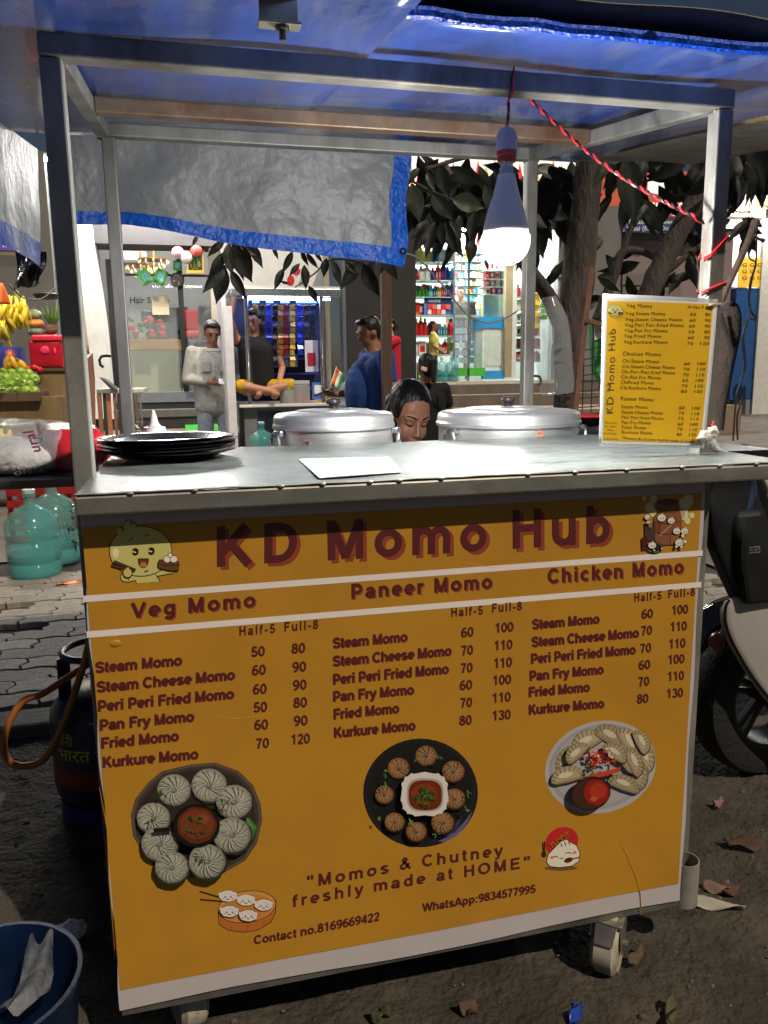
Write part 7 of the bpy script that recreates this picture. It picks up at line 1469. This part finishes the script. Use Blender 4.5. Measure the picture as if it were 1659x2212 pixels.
pumpkin('grey green pumpkin, topmost of the stack of three', 73, 680, FYs+.7, 18, 12, (104, 116, 84), (150, 150, 110)); pumpkin('orange and green pumpkin in the middle of the stack', 77, 699, FYs+.7, 18, 11, (176, 120, 50), (110, 120, 84)); pumpkin('blue green pumpkin, lowest of the stack', 78, 717, FYs+.7, 18, 11, (84, 100, 84), (120, 132, 108))
yb_m = S('banana_yellow', (206, 176, 40), rough=.4, var=.2, scale=10, dirt=lin((150, 150, 50)), dscale=6)
def banana(p, d, l, r, mb): 
    d = V(d).normalized(); s_ = d.cross(V((0, 1, 0))).normalized(); P = [p+d*l*t+V((0, -1, 0))*l*.22*math.sin(math.pi*t)+s_*0 for t in (0, .12, .35, .6, .85, 1)]; mb.tube(P, [r*.35, r*.7, r, r, r*.7, r*.3], 7)
def bunch(label, x, y, Y, w_, h_, n_, seed, grp='banana bunches'):
    t = TH('banana_bunch', label, 'bananas', x, y, Y, grp); q_ = random.Random(seed)
    for k in range(n_):
        p = at(x+q_.uniform(-w_, w_)*.8, y-h_+2*h_*((k % 4)/4)+q_.uniform(-3, 3), Y+q_.uniform(-.08, .08)); mb = MB(); banana(p, (q_.uniform(-.5, .5), -.1, -1), .15, .018, mb); mb.build('banana', yb_m, t, smooth=True)
    MB().tube([at(x-4, y-h_-12, Y), at(x, y-h_, Y), at(x+2, y+h_*.4, Y)], .018, 7).build('stalk', S('banana_stalk', (110, 120, 60)), t, smooth=True)
bunch('ripe banana bunch hanging below the black plastic', 38, 660, FYs+.1, 24, 20, 30, 1); bunch('ripe banana bunch cut by the left edge', 6, 672, FYs+.05, 14, 22, 22, 2); bunch('greener banana bunch low at the left edge', 0, 702, FYs, 10, 12, 10, 3); bunch('bananas lying low on the ground shelf behind the napkin bag', 12, 935, FYs-.6, 16, 8, 9, 4)
bb_ = TH('blue_carton', 'blue cardboard fruit carton with an orange sun print', 'carton', 20, 790, FYs+.5); pb1('carton', S('carton_blue', (40, 44, 140), rough=.6, var=.1), bb_, -40, 750, 43, 800, FYs+.48, .3)
sun_ = MB()
for k in range(14): a = 2*math.pi*k/14; c0 = at(22, 765, FYs+.474); sun_.prism([c0+V((.022*math.cos(a-.2), 0, .022*math.sin(a-.2))), c0+V((.05*math.cos(a), 0, .05*math.sin(a))), c0+V((.022*math.cos(a+.2), 0, .022*math.sin(a+.2)))], (0, -.002, 0))
sun_.ball(at(22, 765, FYs+.474), (.02, .003, .02), 12, 6); sun_.build('sun_print', S('print_orange', (226, 130, 70)), bb_)['kind'] = 'stuff'
pa = S('papaya', (216, 160, 40), rough=.45, var=.2)
for i, (x, y, rx, ry, ro_) in enumerate(((16, 786, 9, 17, .1), (32, 785, 9, 18, -.5), (44, 786, 9, 16, -.8), (6, 812, 8, 7, .2))):
    o = MB().ball(at(x, y, FYs+.25), (rx*.0036, .03, ry*.0036), 14, 9, R=Matrix.Rotation(ro_, 3, 'Y')).build('papaya', pa, None, smooth=True); tag(o, ('upright yellow papaya beside the blue carton', 'leaning papaya in the middle of the papayas', 'papaya tilted right against the red fruit', 'small round yellow fruit in front of the papayas')[i], 'papaya' if i < 3 else 'fruit', 'yellow fruit in front of the blue carton')
for i in range(9):
    o = MB().ball(at(34+i*6.5, 794+(i % 3)*2.5, FYs+.28+.03*(i % 2)), .026, 12, 8).build('apple', S('apple_red', (190, 40, 40), rough=.3, var=.2), None, smooth=True); tag(o, 'red apple in the row above the guavas, %s from the left' % ORD[i], 'apple', 'red apples beside the papayas')
o = MB().ball(at(108, 712, FYs+.75), (.065, .06, .045), 16, 10).build('coconut', S('coconut_brown', (92, 68, 54), rough=.9, var=.3, bump=.6), None, smooth=True); tag(o, 'rough brown coconut right of the pumpkins', 'coconut')
pt = TH('pineapple', 'green pineapple crown standing behind the coconut', 'pineapple', 116, 712, FYs+.9); 
for k in range(16): a = k*2.4; MB().tube([at(114, 705, FYs+.9), at(114, 700, FYs+.9)+V((.05*math.cos(a), .05*math.sin(a), .05)), at(114, 690, FYs+.9)+V((.09*math.cos(a), .09*math.sin(a), .08+.03*(k % 3)))], [.014, .012, .002], 5).build('leaf', S('crown_green', (78, 104, 44), rough=.6), pt)
bp_m = M('black_polythene', (.008, .008, .014), rough=.13, var=.2, bump=1, bscale=22, coat=.5)
def poly_(u, v): p = at(32+u*(66-8*v)+3*math.sin(v*5), 540+v*86-10*u*v, 5.0); return p+V((0, .05*math.sin(u*8+v*3)+.02*math.sin(u*17-v*6), 0))
o = MB().grid(poly_, 24, 24).build('black_polythene', bp_m, None, smooth='all', solid=.002); tag(o, 'shiny black plastic sheet hanging over the bananas', 'plastic sheet')
o = MB().tube(smoothp([at(x, y, 5.2) for x, y in ((20, 615), (45, 640), (70, 647), (95, 643), (120, 622))]), .006, 6).build('loop_cable', wire_b, None, smooth=True); tag(o, 'black cable sagging in front of the stall wall', 'cable')
sn = TH('purple_sign', 'purple shop sign at the left edge above the fruit', 'sign', 5, 540, 7.6); pb1('board', S('sign_purple', (74, 58, 150), rough=.5), sn, -160, 505, 34, 541, 7.6, .08); t_ = MB(); letter(t_, 'n n', at(-8, 534, 7.59), at(14, 534, 7.59), V((0, 0, .06)), .02); t_.build('lettering', S('white_ink', (220, 225, 230)), sn)
pb1('fascia', S('fascia_beige', (150, 130, 104), rough=.7), sn, -160, 541, 34, 552, 7.7, .06)
o = MB().grid(lambda u, v: tuple(at(-14+u*22+14*v, 612+v*45, 5.3)+V((0, .03*math.sin(u*5+v*4), 0))), 6, 8).build('orange_cloth', S('cloth_orange', (220, 100, 40), rough=.8), None, smooth='all', solid=.003); tag(o, 'strip of orange cloth at the left edge above the bananas', 'cloth')
o = MB().lathe([(.001, 0), (.10, .01), (.13, .05), (.11, .06), (.001, .055)], at(103, 648, 7.2), 20).build('wall_lamp', S('lamp_dark', (44, 42, 40), rough=.4), None, smooth=True); tag(o, 'dark round lamp shade hanging on the grey stall wall', 'lamp shade')
tube_lamp('tube light under the fruit stall canopy', at(-260, 430, 5.0).x, at(20, 430, 5.0).x, 5.0, at(0, 400, 5.0).z, 45, (1, .93, .78))
o = MB().grid(lambda u, v: tuple(at(152+u*16+26*v, 560+v*205, 6.2)+V((0, .02*math.sin(v*6), 0))), 3, 10).build('beige_board', S('board_beige', (170, 146, 116), rough=.8, var=.1), None, smooth='all', solid=.012); tag(o, 'bent beige board leaning beside the white pillar', 'board')
pw = MB(); pw.prism([at(x, y, 5.1) for x, y in ((176, 790), (200, 762), (205, 820), (207, 985), (190, 985), (183, 870))], (0, .015, 0)); o = pw.build('plywood_board', S('ply_pink', (150, 108, 92), rough=.8, var=.15, stretch=(3, 1, .5)), None); tag(o, 'pinkish plywood board standing by the front post', 'board')
ft = TH('folding_table', 'white topped folding table with boards leaning under it', 'table', 260, 845, 6.0); pb1('table_top', S('table_white', (190, 192, 188), rough=.4), ft, 208, 841, 312, 848, 5.95, .6, .004)
for x in (214, 304): pb1('leg', alum, ft, x, 848, x+3, 960, 5.98, .03)
for i, (x, w_, c_, y1) in enumerate(((186, 6, (16, 16, 18), 985), (222, 8, (124, 84, 60), 968), (232, 7, (26, 26, 28), 965), (241, 9, (150, 92, 66), 962), (254, 6, (110, 70, 52), 965), (263, 6, (40, 36, 34), 960), (272, 11, (170, 112, 50), 935), (285, 6, (60, 46, 40), 955), (293, 7, (36, 34, 34), 955), (301, 6, (90, 66, 50), 955))):
    mb = MB(); mb.beam(at(x-7, 850 if i else 860, 5.9), at(x+14 if i == 0 else x, y1, 5.8), w_*.004, .02); o = mb.build('leaning_board', S('lean_%d' % i, c_, rough=.7, var=.2), None); tag(o, ('black diagonal strip', 'brown board', 'black board', 'orange brown board', 'dark brown board', 'charcoal slat', 'ochre cloth covered board', 'grey brown slat', 'black slat', 'walnut slat')[i]+' leaning under the folding table, %s from the left' % ORD[i], 'board', 'boards leaning under the folding table')
o = pb1('blue_bottle', S('bottle_blue', (40, 80, 170), rough=.3), None, 269, 770, 279, 815, 7.6, .06, .008); tag(o, 'blue topped bottle seen left of the saloon counter', 'bottle')
tr_ = MB(); tr_.prism([at(x, y, 5.8) for x, y in ((214, 815), (226, 820), (252, 842), (240, 842))], (0, .3, 0)); o = tr_.build('folded_lid', S('lid_grey', (70, 76, 76), rough=.4), None); o.name = 'tool_case'; tag(o, 'grey hinged case propped open on the folding table', 'case')
# ------------------------------------------------------------------ the tree behind the cart
bark = M('bark', (.050, .040, .034), rough=.9, var=.4, scale=14, bump=1, bscale=45, stretch=(1.6, 1.6, .45), dirt=(.085, .072, .062), dscale=5)
tree = thing('mango_tree', 'tree with grey brown forked trunk and long dark drooping leaves behind the cart', 'tree', (2.1, 2.6, .04))
def limb(P, R, name='branch', n=12, seed=1):
    q_ = random.Random(seed); P = smoothp(P, 5); N = len(P); rs = [R[min(len(R)-2, int(i/(N-1)*(len(R)-1)))]*(1-((i/(N-1)*(len(R)-1)) % 1))+R[min(len(R)-1, int(i/(N-1)*(len(R)-1))+1)]*((i/(N-1)*(len(R)-1)) % 1) for i in range(N)]
    mb = MB().tube(P, rs, n); mb.v = [tuple(V(v)*1+V((q_.uniform(-1, 1), q_.uniform(-1, 1), 0))*R[0]*.07) for v in mb.v]
    return mb.build(name, bark, tree, smooth=True)
TY = 2.55
base = gz(1220, 900, .04); b0 = at(1222, 900, TY); 
limb([V((b0.x, TY, .03)), V((b0.x-.01, TY, .4)), at(1222, 800, TY), at(1228, 720, TY), at(1246, 620, TY), at(1262, 480, TY), at(1276, 330, TY), at(1292, 200, TY)], [.085, .065, .058, .07, .082, .072, .068, .064], 'trunk', 14)
limb([at(1228, 730, TY), at(1205, 680, TY), at(1178, 630, TY-.05), at(1140, 580, TY-.1), at(1085, 520, TY-.15)], [.055, .045, .036, .032, .022], seed=2)
limb([V((at(1372, 900, TY-.2).x, TY-.2, .03)), at(1375, 760, TY-.2), at(1400, 640, TY-.2), at(1450, 530, TY-.2), at(1510, 420, TY-.2), at(1570, 300, TY-.15), at(1640, 150, TY-.1)], [.06, .055, .052, .05, .046, .042, .036], 'trunk', seed=3)
limb([at(1290, 690, TY+.1), at(1325, 600, TY+.1), at(1345, 545, TY+.1), at(1390, 545, TY+.1), at(1445, 578, TY+.1)], [.028, .026, .022, .018, .012], seed=4)
limb([at(1340, 560, TY+.1), at(1375, 450, TY+.1), at(1390, 350, TY+.1)], [.016, .013, .010], seed=5)
limb([at(1405, 620, TY+.3), at(1500, 540, TY+.3), at(1580, 500, TY+.3), at(1650, 520, TY+.3)], [.02, .016, .012, .006], seed=6)
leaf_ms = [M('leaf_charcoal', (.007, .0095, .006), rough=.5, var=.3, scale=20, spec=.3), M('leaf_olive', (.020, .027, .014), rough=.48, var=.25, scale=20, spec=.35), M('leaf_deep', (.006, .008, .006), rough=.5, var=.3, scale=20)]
def leaf_mesh(mat, bend, wd_, seed):
    q_ = random.Random(seed); vs = []; fs = []; n = 9
    prof = [.02, .45, .78, .96, 1, .93, .76, .50, .20, .0]
    for i, w_ in enumerate(prof):
        t = i/n; z = -bend*t*t; wv_ = .02*math.sin(t*9+q_.uniform(0, 6))
        for s_, u in ((-1, 1), (-1, .5), (0, 0), (1, .5), (1, 1)): vs.append((s_*u*w_*wd_/2, t, z+.16*wd_*u*w_+wv_*u))
    for i in range(n):
        for k in range(4): a = i*5+k; fs.append((a, a+1, a+6, a+5))
    return MB().add(vs, fs).mesh('leaf', mat, 'all')
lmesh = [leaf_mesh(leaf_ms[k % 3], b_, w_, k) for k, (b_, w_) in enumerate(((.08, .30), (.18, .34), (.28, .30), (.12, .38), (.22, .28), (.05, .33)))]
nleaf = 0; lq = random.Random(17)
def leaf(a, b, kind=None, roll=None, wsc=1.):
    global nleaf
    if nleaf >= 298: return
    nleaf += 1
    a, b = V(a), V(b); y = (b-a); L = y.length; y.normalize(); toC = (CAMPOS-a).normalized(); z = (toC-y*toC.dot(y)).normalized(); x = y.cross(z)
    R = Matrix((x, y, z)).transposed() @ Matrix.Rotation(lq.uniform(-.9, .9) if roll is None else roll, 3, 'Y')
    o = bpy.data.objects.new('leaf', lmesh[lq.randrange(6) if kind is None else kind]); COL.objects.link(o); o.parent = tree
    Mx = Matrix.Translation(a) @ (R @ Matrix.Diagonal((L*wsc, L, L))).to_4x4(); o.matrix_parent_inverse = Matrix.Identity(4); o.matrix_basis = Matrix.Translation(-V(tree.location)) @ Mx
c3 = lambda x, y: (x*.3472, 480+y*.3472); c4 = lambda x, y: (384+x*.3472, 480+y*.3472); cB = lambda x, y: (864+x*.2315, 316.8+y*.2315); c6 = lambda x, y: (1179+x*.3473, 288+y*.3473)
def LV(cv, lst, Y, w_=1.):
    for a, b, c_, d, *k in lst: leaf(at(*cv(a, b), Y), at(*cv(c_, d), Y-.02), k[0] if k else None, lq.uniform(-.35, .35), k[1] if len(k) > 1 else w_)
A_Y = 2.3
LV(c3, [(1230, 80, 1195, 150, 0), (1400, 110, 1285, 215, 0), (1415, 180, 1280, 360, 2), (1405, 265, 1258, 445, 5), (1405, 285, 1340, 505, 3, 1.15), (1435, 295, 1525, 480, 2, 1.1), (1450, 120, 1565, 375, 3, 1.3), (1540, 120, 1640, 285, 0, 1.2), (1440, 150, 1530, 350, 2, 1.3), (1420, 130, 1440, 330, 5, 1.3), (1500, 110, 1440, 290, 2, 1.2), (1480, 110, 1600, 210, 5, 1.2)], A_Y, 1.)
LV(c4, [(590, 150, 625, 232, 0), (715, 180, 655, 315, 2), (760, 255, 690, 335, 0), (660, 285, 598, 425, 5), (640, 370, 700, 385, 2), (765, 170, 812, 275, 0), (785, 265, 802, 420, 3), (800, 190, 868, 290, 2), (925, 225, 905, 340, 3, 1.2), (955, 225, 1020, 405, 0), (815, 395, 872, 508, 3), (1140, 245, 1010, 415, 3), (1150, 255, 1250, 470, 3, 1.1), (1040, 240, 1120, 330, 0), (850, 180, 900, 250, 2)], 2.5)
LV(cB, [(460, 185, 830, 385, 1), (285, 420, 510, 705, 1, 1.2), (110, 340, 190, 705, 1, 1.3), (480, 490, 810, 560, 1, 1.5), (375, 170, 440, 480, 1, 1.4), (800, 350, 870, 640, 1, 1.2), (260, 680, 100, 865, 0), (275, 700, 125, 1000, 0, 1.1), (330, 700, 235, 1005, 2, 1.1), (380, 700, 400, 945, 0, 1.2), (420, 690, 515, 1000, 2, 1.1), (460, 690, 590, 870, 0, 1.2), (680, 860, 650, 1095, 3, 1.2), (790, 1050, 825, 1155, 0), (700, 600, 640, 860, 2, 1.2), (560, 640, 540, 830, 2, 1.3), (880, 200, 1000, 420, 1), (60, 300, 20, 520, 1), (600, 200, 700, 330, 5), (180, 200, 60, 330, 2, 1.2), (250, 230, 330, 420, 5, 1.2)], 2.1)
LV(c6, [(505, 125, 548, 575, 1, 1.05), (545, 110, 815, 175, 1, 1.6), (610, 405, 735, 645, 1), (395, 150, 300, 330, 1), (430, 880, 330, 890, 1), (320, 890, 470, 1000, 1, .8), (620, 150, 560, 330, 3, 1.1), (640, 430, 560, 560, 0)], 1.9)
limb([at(*cB(60, 290), 2.1), at(*cB(280, 410), 2.1), at(*cB(480, 490), 2.1), at(*cB(720, 610), 2.1)], [.006, .005, .004, .003], 'twig', 6); limb([at(*c3(1480, 60), 2.3), at(*c3(1410, 190), 2.3), at(*c3(1410, 290), 2.3)], [.006, .004, .003], 'twig', 6)
limb([at(*c4(1160, 250), 2.5), at(*c4(960, 230), 2.5), at(*c4(850, 320), 2.5), at(*c4(730, 405), 2.5)], [.006, .005, .004, .002], 'twig', 6); limb([at(*c6(520, 60), 1.9), at(*c6(510, 125), 1.9)], [.005, .003], 'twig', 6)
limb([at(1276, 330, 2.5), at(1180, 330, 2.4), at(1050, 330, 2.3), at(920, 365, 2.2)], [.02, .016, .012, .006], seed=9)
def fill(x0, y0, x1, y1, n, Y0, Y1, l0=.13, l1=.24, kinds=(0, 2, 5), hole=None):
    for _ in range(n):
        x, y, Y = lq.uniform(x0, x1), lq.uniform(y0, y1), lq.uniform(Y0, Y1)
        if hole and any(a < x < c_ and b < y < d for a, b, c_, d in hole): continue
        p = at(x, y, Y); th = lq.gauss(0, .8); l = lq.uniform(l0, l1); d = V((math.sin(th), lq.uniform(-.4, .3), -math.cos(th))); leaf(p, p+d*l, lq.choice(kinds), wsc=lq.uniform(.9, 1.3))
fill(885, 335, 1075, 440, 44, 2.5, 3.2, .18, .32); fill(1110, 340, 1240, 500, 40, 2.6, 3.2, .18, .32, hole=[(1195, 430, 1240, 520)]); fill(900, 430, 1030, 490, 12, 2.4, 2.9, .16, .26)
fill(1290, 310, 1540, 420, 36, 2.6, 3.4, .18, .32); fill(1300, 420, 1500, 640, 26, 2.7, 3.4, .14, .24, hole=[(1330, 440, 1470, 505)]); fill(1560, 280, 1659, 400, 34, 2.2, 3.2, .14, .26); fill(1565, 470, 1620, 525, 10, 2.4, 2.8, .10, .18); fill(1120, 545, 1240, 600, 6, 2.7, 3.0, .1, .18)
fill(780, 545, 860, 560, 5, 2.5, 2.8, .12, .2); fill(1480, 470, 1560, 560, 8, 2.6, 3.0, .12, .2)
# rusty tree guard
guard = thing('tree_guard', 'rusty angle iron and wire mesh guard around the trunk', 'tree guard', (2.1, 2.3, .04))
rusty = M('rust_brown', (.16, .08, .055), rough=.85, var=.35, scale=16)
GY = 2.30
a, b_ = at(1270, 575, GY), at(1219, 890, GY); MB().beam(a, V((b_.x-.05, GY, .04)), .045, .006).build('upright', rusty, guard); MB().beam(a+V((.02, .01, 0)), V((b_.x-.03, GY+.01, .04)), .006, .04).build('upright', rusty, guard)
MB().beam(at(1255, 690, GY), at(1345, 712, GY+.05), .02, .02).build('cross_bar', rusty, guard)
for k in range(7): MB().tube(smoothp([at(1206+k*19, 745+(k % 3)*8-(60 if k > 2 else 0), GY+.03), at(1203+k*19, 820, GY+.02+.02*(k % 2)), at(1200+k*19, 900, GY+.03)], 4), .0028, 5).build('mesh_wire', rubber, guard, smooth=True)
for k in range(9): MB().tube(smoothp([at(1198, 752+k*17, GY+.03), at(1255, 758+k*17+3*(k % 2), GY+.02), at(1330, 738+k*19, GY+.04)], 4), .0028, 5).build('mesh_wire', rubber, guard, smooth=True)
cbm = M('clear_can', (.55, .58, .62), rough=.1, alpha=.26, var=.1, bump=.3, bscale=10)
wc = thing('clear_can', 'large clear plastic bottle hanging upside down by the trunk', 'bottle', at(1192, 760, 2.2)); p = at(1190, 690, 2.2); Rl = Matrix.Rotation(-.12, 3, 'Y')
MB().lathe([(.03, .10), (.05, .06), (.075, -.0), (.082, -.08), (.082, -.30), (.075, -.335), (.001, -.34)], p, 28, R=Rl).build('bottle_body', cbm, wc, smooth=True)
gb = thing('green_bag', 'green and white printed sack hanging behind the tree guard', 'sack', at(1325, 760, 3.2)); P = [at(x, y, 3.2) for x, y in ((1280, 690), (1340, 690), (1345, 780), (1320, 860), (1285, 800))]; MB().prism(P, (0, .06, 0)).build('sack', S('sack_green', (60, 150, 80), rough=.5, var=.15), gb, bevel=.01); P = [at(x, y, 3.195) for x, y in ((1283, 700), (1300, 696), (1298, 730), (1284, 735))]; MB().prism(P, (0, -.004, 0)).build('printed_patch', S('sack_white', (220, 220, 210)), gb)
# stick, brown bag and hanging wires behind the right-hand post
z3b = lambda x, y: (1497.6+.2256*x, 460.8+.2256*y)
o = MB().tube([at(*z3b(262, 850), .42), at(*z3b(400, 540), .44), at(*z3b(540, 240), .46), at(*z3b(600, 80), .47)], [.0075, .0075, .0085, .0105], 9).build('stick', M('stick_brown', (.13, .085, .065), rough=.85, var=.3, scale=30, bump=.5), None, smooth=True); tag(o, 'rough brown stick tied to the right post, leaning outwards', 'stick')
bgm = M('brown_cloth', (.045, .032, .024), rough=.95, var=.25, scale=60, bump=.6, bscale=200)
bg_ = thing('brown_bag', 'dark brown cloth bag hanging behind the menu card on the right post', 'bag', at(*z3b(330, 900), .46))
Pb = smoothp([at(*z3b(x, y), .46) for x, y in ((320, 868), (338, 905), (345, 1000), (335, 1150), (310, 1350), (280, 1600), (255, 1850), (240, 2080))], 4)
rb_ = [.006, .022, .026, .027, .024, .019, .014, .012]; N = len(Pb)
MB().tube(Pb, [rb_[min(7, int(i/(N-1)*7))]*(1-(i/(N-1)*7) % 1)+rb_[min(7, int(i/(N-1)*7)+1)]*((i/(N-1)*7) % 1) for i in range(N)], 16).build('bag_body', bgm, bg_, smooth=True)
MB().tube(smoothp([at(*z3b(x, y), .425) for x, y in ((258, 960), (300, 1090), (345, 1220), (370, 1330), (330, 1560))], 4), .004, 6).build('strap', rubber, bg_, smooth=True)
for i, P in enumerate((((605, 200), (605, 330), (595, 500), (545, 660), (528, 800), (545, 900), (520, 1040), (470, 1200), (490, 1420), (470, 1560), (420, 1720), (400, 1900), (380, 2180)), ((530, 230), (535, 420), (600, 480), (560, 640), (535, 880), (600, 1020), (520, 1010), (480, 1180), (500, 1460), (450, 1620), (470, 1750), (420, 1950), (425, 2170)))):
    o = MB().tube(smoothp([at(*z3b(*q), .95+.02*i) for q in P], 4), .0026, 6).build('hanging_wire', wire_b, None, smooth=True); tag(o, ('left' if i == 0 else 'right')+' of two black wires dangling in front of the blue pillar', 'wire', 'black wires dangling in front of the blue pillar')
o = MB().tube(smoothp([at(x, y, 2.0) for x, y in ((866, 548), (905, 560), (975, 640), (1010, 680), (1050, 697), (1085, 690), (1118, 672))], 5), .0035, 6).build('tie_cord', S('cord_grey', (120, 118, 112), rough=.7), None, smooth=True); tag(o, 'grey cord sagging from the tarpaulin eyelet to the rear post', 'cord')
# young plants on the ground
plant_m = M('plant_leaf', (.035, .065, .022), rough=.45, var=.3, scale=20)
plm = MB().add([(0, 0, 0), (-.16, .3, .03), (-.2, .55, 0), (0, 1, -.12), (.2, .55, 0), (.16, .3, .03), (0, .3, 0), (0, .55, -.02)], [(0, 6, 1), (1, 6, 7, 2), (2, 7, 3), (0, 5, 6), (5, 4, 7, 6), (4, 3, 7)]).mesh('leaf', plant_m, 'all')
def plant(label, x, yb, Y, h_, n, l, seed, z=None):
    q_ = random.Random(seed); b0 = at(x, yb, Y); b0.z = .04 if z is None else z; t = thing('plant', label, 'plant', b0, 'young plants behind the cart')
    for s_ in range(3):
        top = b0+V((q_.uniform(-.12, .12)*h_*2, q_.uniform(-.1, .1), h_*q_.uniform(.7, 1))); MB().tube([b0, b0.lerp(top, .5)+V((q_.uniform(-.02, .02), 0, 0)), top], [.006, .004, .002], 5).build('stem', S('stem_green', (70, 84, 48)), t)
        for k in range(n//3):
            f_ = q_.uniform(.35, 1); p = b0.lerp(top, f_); th = q_.uniform(0, 6.28); d = V((math.cos(th), math.sin(th), q_.uniform(-.3, .6))).normalized(); xx = d.cross(V((0, 0, 1))).normalized(); zz = xx.cross(d); ll = l*q_.uniform(.7, 1.2)
            o = bpy.data.objects.new('leaf', plm); COL.objects.link(o); o.parent = t; o.matrix_basis = Matrix.Translation(p-b0) @ (Matrix((xx, d, zz)).transposed() @ Matrix.Diagonal((ll, ll, ll))).to_4x4()
plant('leafy seedling left of the reading man, by the folding table', 325, 950, 4.6, .95, 21, .12, 1); plant('low bushy plant behind the squeeze bottle', 300, 980, 4.2, .48, 24, .10, 2); plant('small plant beside the water jugs below the shelf', 160, 1165, 3.6, .46, 30, .09, 3); plant('small plant by the fruit stall front, above the napkin bag', 150, 950, 4.6, .62, 15, .09, 4); plant('grassy tuft right of the squeeze bottle', 365, 985, 4.3, .40, 21, .12, 5); plant('short plant behind the folded papers by the rear post', 245, 985, 4.4, .52, 18, .10, 6)
